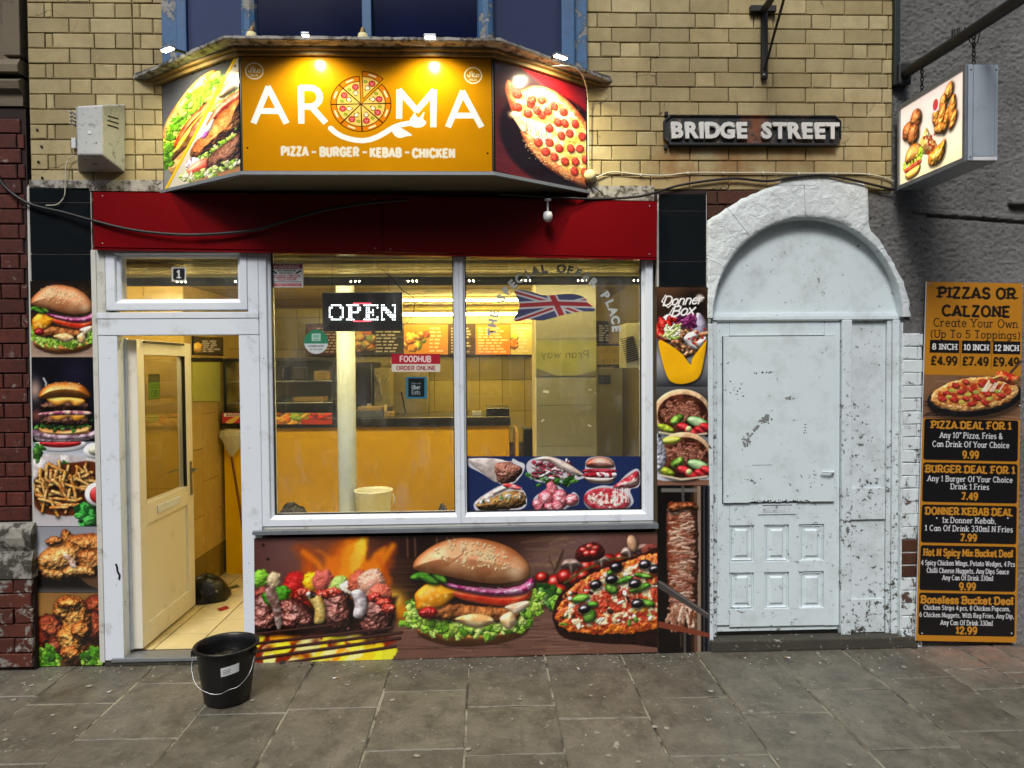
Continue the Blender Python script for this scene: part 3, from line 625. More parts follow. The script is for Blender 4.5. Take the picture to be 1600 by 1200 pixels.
def pepperoni(c, pts, rx, ry, col='b3281a', col2='d4482a'):
    for x, y in pts: c.blob('e', (x, y, rx, ry, (x * 7) % 40), col, col2, dome=.18, bump=1.2, bsc=3, rough=1, rsc=4, edge='6e0f0a', spec=.3, shadow=1.2)

def print_banner():
    c = Cv(398, 835, 1028, 1030, 1.3, '2a1512'); rnd = random.Random(5)
    # backdrop: dim kitchen, table
    c.grad([(0, '4a2622'), (.22, '5b3330'), (.4, '1c0d0a'), (.75, '3a2018'), (1, '6b473a')], True)
    c.glow(450, 850, 60, '6d4a48', .8); c.glow(860, 880, 70, '7a5f5c', .7, ry=40); c.glow(915, 850, 70, '86696a', .75, ry=38); c.glow(980, 850, 60, '5f3c38', .7)
    for k in range(26):
        y = rnd.uniform(840, 900); c.line([(rnd.uniform(810, 860), y), (rnd.uniform(870, 920), y - rnd.uniform(-5, 14))], 3, ['8a6a3c', '5c4228', 'a88a5c'][k % 3], .25, 4)
    for x in (634, 646, 680, 696, 706): c.line([(x, 838), (x + 1, 868)], 3, '8c6240', .55, 3)
    for y in (872, 880, 889, 899, 908, 918): c.line([(598, y), (650, y + rnd.uniform(-2, 2))], 2.5, '3a2316', .8, 3); c.line([(600, y + 3), (645, y + 4)], 1.5, '6b4a30', .5, 3)
    # table
    c.flat('p', [(560, 978), (680, 960), (1030, 950), (1030, 1032), (560, 1032)], '6e4c40', 1, 6)
    for k in range(60):
        y = rnd.uniform(966, 1030); x = rnd.uniform(590, 900); c.line([(x, y), (x + rnd.uniform(30, 110), y - rnd.uniform(-7, 3))], rnd.uniform(.8, 2), rnd.choice(['8c6a5c', '3c241c', '9c7c6c', '2c1a14']), .5, 1.6)
    # flames
    def flame(pts, col, k=1, soft=14): c.flat('c', pts, col, k, soft, rough=5, rsc=14)
    flame([(470, 930), (474, 880), (462, 850), (488, 858), (500, 900), (520, 850), (560, 840), (575, 870), (612, 850), (604, 890), (590, 940)], 'c04a08', .95, 24)
    flame([(500, 925), (510, 870), (496, 856), (520, 868), (540, 840), (572, 836), (562, 880), (600, 852), (588, 900), (575, 930)], 'f08414', .95, 12)
    flame([(528, 905), (534, 862), (558, 838), (570, 838), (568, 870), (556, 900), (544, 914)], 'ffb81e', 1, 9)
    flame([(545, 890), (552, 852), (566, 838), (568, 856), (560, 884)], 'fff04a', 1, 7)
    c.glow(530, 880, 60, 'e06a10', .55); c.line([(474, 858), (496, 876), (506, 896)], 9, 'ee7c10', .8, 7); c.line([(612, 850), (592, 880), (582, 920)], 8, 'e88a14', .8, 9); c.line([(590, 870), (606, 905)], 9, 'd45a08', .6, 10)
    c.glow(604, 940, 30, 'f0b21c', 1, ry=24); c.glow(625, 955, 26, 'd8830e', .9, ry=18); c.glow(615, 935, 12, 'ffd45a', .8)
    # grill fire
    c.flat('p', [(398, 985), (560, 975), (620, 1000), (560, 1032), (398, 1036)], '8c2408', 1, 5)
    for k in range(60):
        x = rnd.uniform(404, 606); y = rnd.uniform(988, 1032)
        c.blob('e', (x, y, rnd.uniform(8, 20), rnd.uniform(5, 11), rnd.uniform(-70, -20)), rnd.choice(['f8b818', 'ffdf3c', 'fff08a', 'f08a10', 'ffd02a']), None, dome=0, rough=3, rsc=7, amb=1, soft=3.5, alpha=.9)
    for k in range(8): c.glow(rnd.uniform(410, 600), rnd.uniform(992, 1028), 9, rnd.choice(['8c1c04', '6c0c04', 'c03c08']), .8, ry=7)
    # back row of skewers, blurred
    for x, y, r, col in ((408, 898, 12, '74b32c'), (427, 900, 11, 'c0ac84'), (408, 925, 12, '8c3c30'), (462, 910, 20, 'a01414'), (486, 905, 14, 'e8b016'), (503, 903, 16, 'c0584c'), (528, 912, 14, 'a0c060'), (540, 918, 12, 'e6e0cc'), (560, 908, 18, 'b05038'), (578, 908, 20, 'dca48c'), (590, 930, 18, 'c8604c'), (440, 925, 14, '3a8018')):
        c.blob('e', (x, y, r, r * 1.15, 20), col, None, dome=.6, bump=4, bsc=8, soft=4, rough=4, spec=.15)
    # front skewer: meat, pepper, onion
    c.flat('p', [(398, 940), (620, 930), (600, 992), (398, 988)], '240a08', .9, 8)
    meat = [([(396, 930), (420, 922), (434, 940), (432, 978), (396, 978)]), ([(436, 936), (456, 930), (478, 940), (494, 970), (470, 984), (440, 978)]), ([(500, 938), (512, 922), (535, 920), (548, 940), (546, 980), (520, 988), (500, 970)]), ([(560, 948), (580, 930), (606, 936), (614, 960), (600, 990), (564, 990)])]
    c.blob('c', [(460, 918), (482, 924), (488, 950), (482, 960), (466, 940)], 'b8150f', 'd83420', spec=.5, bump=2, shadow=3)
    for m in meat: c.blob('c', m, '4a1a14', '8c4438', dome=.8, rough=3, rsc=8, bump=11, bsc=9, o=4, amb=.15, spec=.55, sp=9, edge='1e0806', shadow=4)
    for x, y in ((505, 925), (520, 922), (470, 928), (585, 932), (598, 940), (474, 922), (606, 950)): c.blob('e', (x, y, 12, 8, 0), 'a02018', 'd8503c', rough=3, bump=7, bsc=4, spec=.6, amb=.25)
    c.blob('c', [(410, 922), (424, 920), (432, 934), (428, 944), (414, 936)], '4c9c1c', '2c6c10', spec=.4)
    c.blob('c', [(414, 918), (426, 912), (436, 930), (440, 972), (432, 978), (424, 945)], 'a89088', '6c4c44', dome=.4, bump=3, bsc=4, rough=2)
    c.blob('c', [(480, 928), (500, 928), (507, 948), (505, 968), (490, 970), (490, 948)], 'd8c078', 'b89040', dome=.35, bump=2, bsc=5, spec=.3, shadow=3, edge='8c6c1c')
    c.blob('c', [(546, 922), (560, 918), (570, 930), (570, 952), (562, 964), (550, 960), (552, 944), (550, 932)], 'c8c4c8', '94848c', dome=.35, bump=1, bsc=5, spec=.3, shadow=3)
    c.blob('e', (485, 925, 8, 6, 0), 'c8c4bc', '2c1814', bump=4, bsc=4)
    # grill bars
    for x0, y0, x1, y1, w in ((398, 985, 520, 973, 4), (398, 1000, 610, 980, 5), (398, 1012, 625, 988, 5), (398, 1024, 622, 997, 5.5), (440, 1032, 615, 1010, 5)):
        c.line([(x0, y0), (x1, y1)], w, '2a1410', 1); c.line([(x0, y0 - 1), (x1, y1 - 1)], 1.2, '7a4c44', .8)
    # tomatoes, herbs, mushrooms behind the pizza
    c.glow(812, 895, 16, '8ca06c', .7, ry=8)
    for x, y, r in ((850, 920, 14), (866, 914, 15), (882, 905, 14), (898, 908, 13), (915, 890, 13), (932, 886, 12), (950, 880, 12), (970, 877, 11), (990, 876, 11), (872, 930, 15), (845, 905, 10), (910, 905, 12)):
        c.blob('e', (x, y, r, r * .92), 'a3150f', 'c62a1c', dome=.9, spec=.7, sp=30, edge='5a0806', amb=.25, shadow=2, soft=1.6)
    c.leafy([(850, 925), (866, 945)], 40, 12, DARKG + ['7cb23c'])
    c.glow(840, 940, 13, 'cfc8a4', .8, ry=11)
    c.line([(880, 915), (910, 895), (950, 878), (1010, 872)], 3, '4a5a24', .9)
    for k in range(9): c.line([(rnd.uniform(855, 870), rnd.uniform(885, 900)), (rnd.uniform(848, 885), rnd.uniform(862, 884))], 1.5, '3a2a1c', .7)
    for x, y, r in ((892, 886, 17), (940, 880, 14), (985, 868, 16), (1008, 862, 13)):
        c.blob('c', [(x - r, y + 2), (x - r * .6, y - r * .55), (x + r * .5, y - r * .5), (x + r, y + 3), (x + r * .3, y + 2), (x, y + r), (x - r * .3, y + 4)], 'd8c8bc', 'a88c80', bump=2, bsc=5, edge='6c5048', shadow=2)
    c.blob('e', (988, 853, 8, 14, -12), 'b88c68', 'd0a888', shadow=2)
    c.blob('c', [(898, 868), (905, 856), (930, 850), (944, 862), (940, 876), (915, 882), (900, 878)], '380c0c', '5c1c1c', bump=3, bsc=4)
    for x, y in ((910, 862), (920, 857), (930, 860), (916, 868), (926, 867)): c.blob('e', (x, y, 6, 5), 'b81c1c', 'd83830', spec=.8)
    for x0, y0 in ((898, 846), (907, 838), (945, 838), (950, 850), (880, 850)): c.line([(925, 862), (x0, y0)], 1.2, '5a3a2c', .7)
    c.blob('e', (1018, 866, 16, 12), '4a1c18', '7c3c34', bump=4, bsc=5)
    # pizza right
    c.blob('c', [(866, 985), (862, 962), (880, 925), (940, 890), (1000, 872), (1040, 870), (1060, 1010), (980, 1016), (900, 1008), (876, 1000)], '1a0806', '2c100c', dome=.1)
    c.blob('c', [(868, 975), (872, 950), (900, 915), (960, 888), (1040, 872), (1060, 950), (1040, 985), (990, 998), (930, 998), (888, 992)], '9c3014', 'd8701c', dome=.25, R=16, rough=3, bump=7, bsc=6, o=4, msc=5, spec=.35, shadow=4)
    c.blob('c', [(884, 968), (890, 948), (912, 920), (960, 898), (1040, 885), (1050, 950), (1020, 975), (960, 982), (905, 984)], 'd8c89c', 'a83018', dome=.05, rough=4, bump=6, bsc=6, msc=8, mix=(.42, .55), o=4, spec=.3)
    for k in range(120):
        x = rnd.uniform(876, 1028); y = rnd.uniform(900, 992) - (x - 876) * .05
        if y < 930 - (x - 876) * .4: continue
        c.blob('e', (x, y, rnd.uniform(2, 7), rnd.uniform(1.5, 4), rnd.uniform(0, 180)), rnd.choice(['c8341c', 'e8e0c4', 'f0ecd8', '8c2410', 'd85c20', '4c7c20', 'e0a040', '2a1810', 'f4f0e0', '7c3c18']), None, dome=.6, bump=2, bsc=3, rough=1.5, spec=.3)
    for x, y, rx, ry, a in ((906, 940, 14, 7, -12), (920, 968, 10, 12, 20), (960, 895, 14, 5, -30), (975, 912, 15, 5, -20), (1000, 925, 18, 6, -18), (1005, 905, 14, 4, 10), (955, 925, 11, 8, 40), (925, 950, 9, 5, 0), (1010, 950, 14, 6, 10)):
        c.blob('e', (x, y, rx, ry, a), rnd.choice(['4f9a26', '66b032', '3c7a1c']), '8cc850', bump=3, bsc=5, edge='24580c', spec=.2, shadow=2)
    for x, y in ((930, 918), (955, 910), (962, 890), (992, 918), (1008, 887), (996, 950), (912, 957), (1024, 895)):
        c.blob('e', (x, y, 10, 7.5, -10), '0c0a12', '2a2630', dome=1, spec=1.1, sp=24, amb=.2, shadow=3)
    burger_art(c, 739, 937, 1.0, .84)
    c.glow(800, 948, 9, 'f0b070', .4)
    c.tint(70, .12, 9)
    for x, y in ((419, 868), (412, 846)): c.flat('e', (x, y, 2.2, 2.2), '0a0605')
    return c.soften(.6)
def print_left1():
    c = Cv(47, 439, 151, 560, 1.35, '0b0906'); c.grad([(0, '120d09'), (.3, '241810'), (.75, '3a2a1e'), (.79, '9c8474'), (1, 'a8907e')])
    rnd = random.Random(2)
    for k in range(30): y = rnd.uniform(538, 558); x = rnd.uniform(40, 130); c.line([(x, y), (x + 40, y + rnd.uniform(-2, 2))], 1, rnd.choice(['c0a894', '6c5446', '88705e']), .6)
    for k in range(20): c.line([(rnd.uniform(110, 150), rnd.uniform(440, 520)), (rnd.uniform(110, 150), rnd.uniform(440, 520))], 3, '5a3c20', .25, 3)
    burger_art(c, 99, 507, .535); return c.soften(.6)
def print_left2():
    c = Cv(49, 560, 153, 691, 1.35, '0a0b14'); c.glow(120, 585, 30, '1c1830', .8)
    c.line([(70, 612), (72, 600), (68, 592)], 3, 'c8ccd4', .9); c.glow(54, 610, 12, 'd8b8a8', .8, ry=20); c.glow(56, 650, 12, 'b8604c', .6)
    c.blob('c', [(46, 676), (80, 668), (130, 670), (158, 676), (156, 692), (46, 692)], '120a10', '2a1c28', bump=6, bsc=5)
    stack_art(c, 101, 637, .93)
    c.blob('c', [(50, 672), (80, 680), (130, 680), (154, 672), (154, 684), (100, 690), (50, 684)], 'cbb4c0', '7c5c70', bump=7, bsc=5, alpha=.9)
    return c.soften(.6)
def print_left3():
    c = Cv(51, 690, 157, 823, 1.35, 'b8bcc6'); rnd = random.Random(3)
    c.grad([(0, '7c8694'), (.15, 'c4ccd8'), (.3, 'a49c98'), (.6, '6c4430'), (.85, 'b8b4b8'), (1, 'c4c2c8')])
    c.blob('e', (96, 694, 42, 12), 'dfe3ea', None, dome=.3); c.blob('e', (96, 692, 34, 7), 'a81216', 'c8282a', spec=.5)
    c.blob('e', (150, 704, 17, 12), 'e6e8ea', None, dome=.3); c.blob('e', (152, 704, 11, 8), 'ccccb4')
    c.blob('c', [(50, 720), (80, 708), (120, 712), (158, 722), (158, 740), (50, 760)], 'cfc8c8', 'a09a9c', bump=8, bsc=9)
    c.leafy([(54, 700), (60, 712)], 30, 9, DARKG); c.leafy([(96, 724), (104, 728)], 22, 6, DARKG)
    c.flat('c', [(50, 760), (70, 735), (120, 722), (158, 728), (158, 790), (120, 806), (60, 800)], '5c2a10', 1, 3)
    fries_art(c, 103, 765, 50, 34, 62)
    c.leafy([(138, 800), (142, 805), (136, 811)], 120, 13, ['2f8a34', '46a84a', '1c5a20', '5cc060', '12401a'])
    c.blob('e', (154, 773, 21, 19), 'eceef0', None, dome=.4, shadow=3); c.blob('e', (156, 774, 15, 14), 'a01014', 'c02020', dome=.2, spec=.5, edge='5c0606')
    return c.soften(.6)
CH = [('c', [(60, 880), (66, 858), (90, 848), (112, 856), (108, 880), (84, 896)])]
def print_left4():
    c = Cv(54, 822, 160, 927, 1.35, '9a9ca4'); c.grad([(0, '8c8e98'), (.4, 'a8aab4'), (.66, 'c4c4ca'), (.68, '14100f'), (.9, '0e0c0c'), (1, '54504e')])
    c.flat('p', [(118, 898), (162, 900), (162, 924), (140, 916)], '6c4a30', .8, 3); c.glow(56, 868, 16, 'dfe6f0', .9)
    K = dict(bsc=5, bump=7, rough=3)
    c.crumbs([('c', [(96, 832), (104, 826), (116, 834), (158, 834), (166, 850), (160, 866), (120, 864), (98, 850)])], 'b4692c', '6e2c0e', 'dd9a4c', **K)
    c.crumbs([('c', [(56, 884), (62, 866), (84, 852), (110, 846), (130, 858), (126, 882), (100, 898), (76, 898)])], 'c98a44', '8c4416', 'ecc07c', **K)
    c.crumbs([('c', [(72, 846), (80, 838), (98, 840), (96, 850), (78, 852)]), ('c', [(124, 862), (160, 862), (164, 890), (130, 890)])], 'b06a30', '64280c', 'dc9c54', **K)
    c.crumbs([('c', [(98, 890), (120, 884), (142, 886), (150, 900), (120, 902), (96, 904)]), ('c', [(60, 886), (80, 890), (100, 896), (96, 906), (82, 908), (66, 900)])], 'c07c3a', '74340f', 'e8b468', **K)
    c.blob('c', [(100, 868), (108, 866), (118, 878), (119, 889), (110, 886), (107, 876)], 'dcc8c0', 'c09878', dome=.3, rough=2, bump=4, bsc=4)
    return c.soften(.6)
def print_left5():
    c = Cv(57, 927, 161, 1041, 1.35, '8a5a2c'); c.grad([(0, '8c6430'), (.3, 'a0743c'), (.6, '3c1c10'), (1, '5c3c20')])
    K = dict(bsc=5, bump=8, rough=4)
    c.crumbs([('e', (78, 985, 26, 26)), ('e', (150, 948, 20, 18)), ('e', (152, 980, 22, 26))], '7e2c14', '3c0c06', 'b4542c', **K)
    c.crumbs([('e', (64, 1000, 14, 16)), ('e', (90, 1010, 18, 16))], '6c200e', '2c0804', '9c4020', **K)
    c.glow(80, 1010, 6, 'e8a46c', .8)
    c.crumbs([('c', [(84, 948), (92, 934), (108, 930), (128, 936), (140, 956), (144, 984), (136, 998), (132, 1010), (136, 1026), (128, 1038), (104, 1038), (96, 1024), (92, 1008), (88, 992), (98, 976), (86, 964)])], 'cc8434', '86380e', 'efc068', **K)
    c.crumbs([('e', (126, 985, 15, 14)), ('e', (110, 1022, 16, 11)), ('e', (108, 944, 18, 10))], 'c4742c', '7c2c0c', 'e8ac54', **K)
    c.leafy([(60, 1024), (84, 1034)], 70, 12, ['4c8a1e', '6cb02c', '2c5c12', '9ccc4c']); c.leafy([(132, 1030), (152, 1034)], 50, 11, ['4c8a1e', '6cb02c', '2c5c12', '9ccc4c'])
    return c.soften(.6)
def print_right1():
    c = Cv(1026, 448, 1106, 604, 1.5, '2a1a12'); c.grad([(0, '5a3c28'), (.25, '2a1a14'), (.5, '4c4440'), (.75, '8a8c90'), (1, '44464c')])
    c.glow(1085, 470, 30, '0c0806', .9); c.glow(1030, 560, 30, 'b0b2b8', .5); c.glow(1066, 604, 50, '2c2c30', .9, ry=10)
    c.blob('c', [(1030, 505), (1044, 490), (1060, 500), (1056, 530), (1036, 530)], 'cfd0e0', 'b0a8c0'); c.blob('c', [(1080, 500), (1092, 488), (1104, 506), (1100, 530), (1084, 524)], 'c8c4dc', 'a8a0bc')
    rnd = random.Random(3)
    for k in range(44): c.blob('e', (rnd.uniform(1026, 1056), rnd.uniform(496, 530), 7, 5, rnd.uniform(0, 90)), rnd.choice(['c01c14', 'd8342c', '8c100c']), None, bump=2, bsc=4, spec=.4)
    for k in range(46): c.blob('l', ([(rnd.uniform(1058, 1088), rnd.uniform(490, 512)), (rnd.uniform(1058, 1088), rnd.uniform(490, 512))], 2.2), rnd.choice(['5c1848', '7c2460', '3c0c30', '9a4480']), None, dome=1)
    for k in range(60):
        x, y = rnd.uniform(1034, 1100), rnd.uniform(518, 560)
        if y > 524 + 44 * (1 - abs(x - 1078) / 44): continue
        c.blob('l', ([(x, y), (x + rnd.uniform(-12, 12), y + rnd.uniform(-7, 7))], 2.8), rnd.choice(['a8643c', '8c4c2c', 'c0845c', '6c3418']), 'd09c74', dome=.8, bump=3, bsc=3, spec=.2, shadow=1.5)
    for k in range(34): c.blob('l', ([(rnd.uniform(1036, 1064), rnd.uniform(506, 530)), (rnd.uniform(1036, 1064), rnd.uniform(506, 530))], 1.8), rnd.choice(['c8d890', 'e4ecc0', 'a4c05c', 'f0f0d8']), None, dome=1)
    c.blob('c', [(1068, 528), (1080, 518), (1090, 524), (1084, 534), (1090, 545), (1080, 544), (1074, 538)], 'f2f2f4', 'd8d8e0'); c.blob('c', [(1088, 534), (1102, 526), (1104, 534), (1094, 542)], 'f2f2f4', 'd8d8e0')
    for k in range(12): c.flat('e', (rnd.uniform(1076, 1102), rnd.uniform(514, 538), 2.2, 1.5), 'b01818')
    c.blob('c', [(1029, 534), (1040, 535), (1064, 552), (1079, 570), (1082, 560), (1100, 536), (1104, 534), (1098, 572), (1092, 590), (1080, 598), (1064, 601), (1050, 598), (1042, 588), (1034, 562)], 'd9a310', 'd29b0c', dome=.06, bump=.5, bsc=20, amb=.7, shadow=2)
    draw_text(c, 'Donner', 14, 1066, 475, 'f4f4f4', w=.17, slant=.35, gap=.05, fit=64, rot=-3); draw_text(c, 'Box', 15, 1066, 492, 'f4f4f4', w=.18, slant=.35, gap=.05, fit=38, rot=-6)
    c.line([(1040, 460), (1034, 470), (1044, 480), (1052, 472)], 1.6, 'f4f4f4'); c.line([(1052, 480), (1046, 490), (1056, 496)], 1.6, 'f4f4f4')
    c.glow(1093, 465, 7, 'e8e4dc', .95, p=4)
    return c
def print_right2():
    c = Cv(1026, 603, 1107, 759, 1.5, '6a6c74'); c.grad([(0, '55575c'), (.3, '2c2420'), (.5, '80848c'), (.8, 'b8c0cc'), (.94, 'c4ccd8'), (.95, '7c5848'), (1, '8c6450')])
    rnd = random.Random(8)
    c.flat('c', [(1024, 720), (1060, 735), (1108, 720), (1108, 744), (1060, 752), (1024, 748)], 'cdd5e4', 1, 2)
    for cy, ro in ((645, 0), (713, -8)):
        c.blob('e', (1066, cy, 46, 38, ro), 'c09468', '8c5c34', dome=.3, bump=4, bsc=8, edge='e6d0b0', shadow=3)
        c.blob('e', (1067, cy + 2, 40, 32, ro), '2e1610', '5a3020', dome=.1, bump=4, bsc=5)
        for k in range(190):
            a = rnd.uniform(3.3, 6.1); q = rnd.uniform(.2, .93); x, y = 1067 + 38 * q * math.cos(a), cy + 2 + 29 * q * math.sin(a) + rnd.uniform(0, 12)
            c.blob('l', ([(x, y), (x + rnd.uniform(-8, 8), y + rnd.uniform(-4, 9))], 1.5), rnd.choice(['8c5444', '9c6450', '6c3828', 'a8745c', '4c2418', '94584c']), None, dome=.6, bump=2, bsc=2.5, spec=.12, rough=.8, rsc=3, alpha=.9)
        c.blob('e', (1058, cy + 10, 12, 7, -30), '3c6418', '7ca83c', bump=4, bsc=4, spec=.3)
        c.blob('e', (1090, cy + 14, 17, 8, 16), '9cc08c', 'c8dcb0', dome=.6, spec=.3, edge='4c8c3c', shadow=2)
        for x, y in ((1068, cy + 22), (1095, cy + 27), (1104, cy + 22), (1080, cy + 30)): c.blob('e', (x, y, 11, 6, 20), 'b0141c', 'd8343c', spec=.4, bump=1, shadow=1.5)
        c.blob('e', (1040, cy + 24, 14, 6, 20), 'b8c038', '8ca828', spec=.3, bump=3, bsc=4)
        c.blob('e', (1076, cy + 25, 5, 5), 'c8dc94'); c.line([(1030, cy + 30), (1064, cy + 37), (1104, cy + 32)], 3, 'e4d4b8', .9)
    c.blob('e', (1048, 688, 16, 6, -8), 'a8b834', 'c4cc50', spec=.4); c.blob('c', [(1024, 680), (1036, 690), (1040, 720), (1030, 736), (1024, 730)], 'b8bcc8', '888c98', bump=8, bsc=4)
    for x in (1030, 1104): c.flat('e', (x, 681, 2.4, 2.4), '0c0c0c')
    return c.soften(.6)
def print_right3():
    c = Cv(1028, 758, 1110, 1021, 1.4, '0c0807'); rnd = random.Random(4)
    c.rect(1080, 758, 1096, 1021, '2c1c14'); c.rect(1090, 758, 1096, 1021, '8c7868'); c.rect(1085, 758, 1090, 1021, '5c4030'); c.rect(1096, 758, 1102, 1021, '0a0808')
    c.rect(1100, 758, 1110, 1021, '3c4048'); c.rect(1102, 758, 1107, 1021, '0c0c10')
    c.rect(1034, 762, 1090, 768, '6c6864'); c.rect(1066, 758, 1070, 790, '504c4c')
    sh = [(1044, 790), (1058, 784), (1080, 784), (1090, 792), (1092, 850), (1090, 930), (1086, 965), (1070, 985), (1052, 975), (1046, 940), (1042, 860)]
    c.blob('c', sh, '7a3c24', 'b08468', dome=.9, R=26, rough=2, bump=5, bsc=6, amb=.3, edge='5c1e0c')
    for k in range(190):
        y = rnd.uniform(795, 965); x = 1067 + rnd.uniform(-17, 15); l = rnd.uniform(5, 14)
        c.blob('l', ([(x - l / 2, y + rnd.uniform(-2, 2)), (x + l / 2, y + rnd.uniform(-3, 3))], rnd.uniform(1.0, 2.4)), rnd.choice(['b08c78', 'a47868', 'c09c88', '8c5848', 'c4a490', '7c3c28']), None, dome=.6, bump=2, bsc=3, rough=1, rsc=4, spec=.12, alpha=.85)
    c.crumbs([('c', [(1044, 790), (1060, 784), (1084, 785), (1090, 794), (1070, 796), (1050, 800)])], '84411f', '4c1c0a', 'b0683c', bsc=4, bump=5, rough=2)
    for k in range(22): x = rnd.uniform(1040, 1088); c.blob('l', ([(x, rnd.uniform(945, 965)), (x + rnd.uniform(-10, 10), rnd.uniform(968, 990))], 2.6), rnd.choice(['9c6850', 'b88c74', 'd4b8a4', '74402c']), None, dome=.5, bump=2, bsc=3, rough=1.5, rsc=4)
    c.line([(1070, 985), (1070, 1021)], 4, '4c4440'); c.line([(1064, 990), (1064, 1010)], 3, '3c2c24')
    c.flat('p', [(1028, 905), (1036, 908), (1108, 958), (1108, 968), (1028, 918)], '45403e', 1); c.line([(1030, 908), (1108, 960)], 1.5, '8c8884', .8)
    c.flat('p', [(1028, 970), (1110, 990), (1110, 997), (1028, 980)], '7a3a26', 1); c.flat('e', (1103, 1008, 2, 2), '000000')
    return c.soften(.6)
def print_strip():
    c = Cv(728, 713, 1004, 802, 1.35, '1d2c58'); rnd = random.Random(11)
    def halo(pts): c.flat('c', pts, 'd8d4dc', .95, 1.6)
    # wrap
    w = [(732, 716), (790, 720), (818, 724), (816, 740), (800, 756), (780, 755), (750, 738), (732, 728)]
    halo(w); c.blob('c', [(734, 717), (792, 721), (780, 754), (750, 736)], 'd2c8c4', 'b0a4a0', dome=.2, bump=2, bsc=8)
    c.blob('c', [(772, 726), (796, 722), (816, 733), (802, 752), (780, 754)], '8c5444', 'b88474', bump=7, bsc=3.5, rough=2, amb=.2)
    c.flat('p', [(801, 716), (820, 727), (816, 730), (799, 720)], 'd8dce0')
    # doner pitta
    p = [(822, 732), (826, 720), (842, 714), (862, 714), (884, 722), (912, 742), (908, 748), (880, 754), (850, 754), (832, 748)]
    halo(p); c.leafy([(826, 738), (840, 748), (870, 752), (900, 746)], 60, 7, DARKG + ['8aa890'])
    for k in range(70): x, y = rnd.uniform(832, 888), rnd.uniform(720, 746); c.blob('l', ([(x, y), (x + rnd.uniform(-8, 8), y + rnd.uniform(-3, 5))], 1.8), rnd.choice(['a04c5c', 'c87c8c', 'e0c0c8', '7c2c3c', 'd03048', 'f0e4e8']), None, dome=.9, shadow=.8)
    c.blob('c', [(836, 718), (850, 713), (868, 716), (890, 726), (913, 742), (900, 742), (878, 734), (860, 722), (846, 720)], 'd8ccc4', 'c4b0a4', dome=.5, bump=1, bsc=5)
    # little burger
    halo([(914, 730), (918, 717), (938, 713), (956, 718), (962, 734), (958, 752), (938, 755), (916, 750)])
    c.bun([(916, 728), (920, 718), (938, 714), (954, 718), (959, 729), (938, 731)], 'a8584c', 'd0a49c', R=10); c.seeds(938, 720, 15, 4, 30, .9, 'f0ece8')
    c.bun([(916, 744), (958, 744), (956, 752), (938, 754), (918, 751)], 'd4b8b0', 'e8dcd8', R=6)
    c.blob('c', [(915, 733), (958, 733), (960, 738), (915, 738)], '8c2030', 'b83c4c', bump=4, bsc=3); c.blob('c', [(915, 739), (960, 738), (958, 746), (916, 745)], '9c1828', 'e8e8ec', bump=4, bsc=4, mix=(.45, .55))
    # kebab pitta lower left
    k_ = [(740, 790), (748, 778), (785, 757), (812, 762), (822, 775), (818, 793), (780, 799), (750, 800)]
    halo(k_); c.blob('c', [(744, 788), (750, 778), (786, 758), (800, 760), (770, 775)], 'dcd0cc', 'b8a8a0', dome=.4)
    c.blob('c', [(746, 786), (790, 768), (818, 770), (818, 790), (780, 796), (752, 796)], '8c6434', 'b89058', bump=6, bsc=4, rough=2, amb=.2)
    c.leafy([(750, 782), (785, 776), (812, 776)], 44, 4.5, ['6c9050', 'd8d8d0', 'c8b8b8', '3c6030', 'f0f0f0']); c.blob('e', (800, 760, 16, 4, 12), 'd03c40', 'e8c8c8', bump=2, bsc=3)
    # chicken bites
    halo([(832, 785), (836, 775), (850, 765), (862, 755), (880, 764), (886, 775), (896, 768), (904, 776), (902, 788), (886, 792), (878, 799), (850, 799), (836, 797)])
    for x, y, rx, ry, a in ((862, 766, 15, 9, 80), (853, 778, 12, 12, 0), (875, 778, 12, 14, 0), (840, 789, 8, 10, -40), (862, 792, 13, 7, 10), (893, 780, 10, 9, 0), (870, 790, 9, 8, 0)):
        c.blob('e', (x, y, rx, ry, a), 'd4707c', 'eca4ac', dome=.7, rough=2, bump=4, bsc=4, edge='9c3040', spec=.35, shadow=1.5)
    # pizza with lifted slice
    halo([(912, 780), (918, 766), (940, 758), (960, 758), (980, 740), (996, 732), (1002, 745), (998, 760), (985, 765), (990, 785), (970, 798), (940, 800), (918, 792)])
    c.blob('e', (948, 780, 36, 18, 4), '9c2434', 'c44c5c', dome=.3, R=6, shadow=2); c.blob('e', (948, 778, 30, 14, 4), 'b8323c', 'e8dcd4', dome=.05, bump=4, bsc=4, msc=4, mix=(.4, .6), rough=2)
    c.blob('c', [(958, 760), (984, 742), (997, 736), (1000, 750), (994, 760), (970, 764)], 'b0303c', 'e4d4cc', bump=4, bsc=4, edge='8c1c2c', mix=(.4, .6))
    for k in range(16): x = rnd.uniform(960, 984); c.line([(x, 762), (x + rnd.uniform(-4, 2), 784)], 1.2, 'ece4e0', .8)
    return c
def _slice_mush(c, x, y, a, s=1):
    q = lambda pts: [(x + (px * math.cos(a) - py * math.sin(a)) * s, y + (px * math.sin(a) + py * math.cos(a)) * s) for px, py in pts]
    P = q([(-5, 0), (-3, -4), (0, -5), (3, -4), (5, 0), (2, 1), (2, 5), (-2, 5), (-2, 1)])
    c.flat('c', P, '2a1a10'); c.flat('c', [(x + (px - x) * .72, y + (py - y) * .72) for px, py in P], 'e9dcc0')
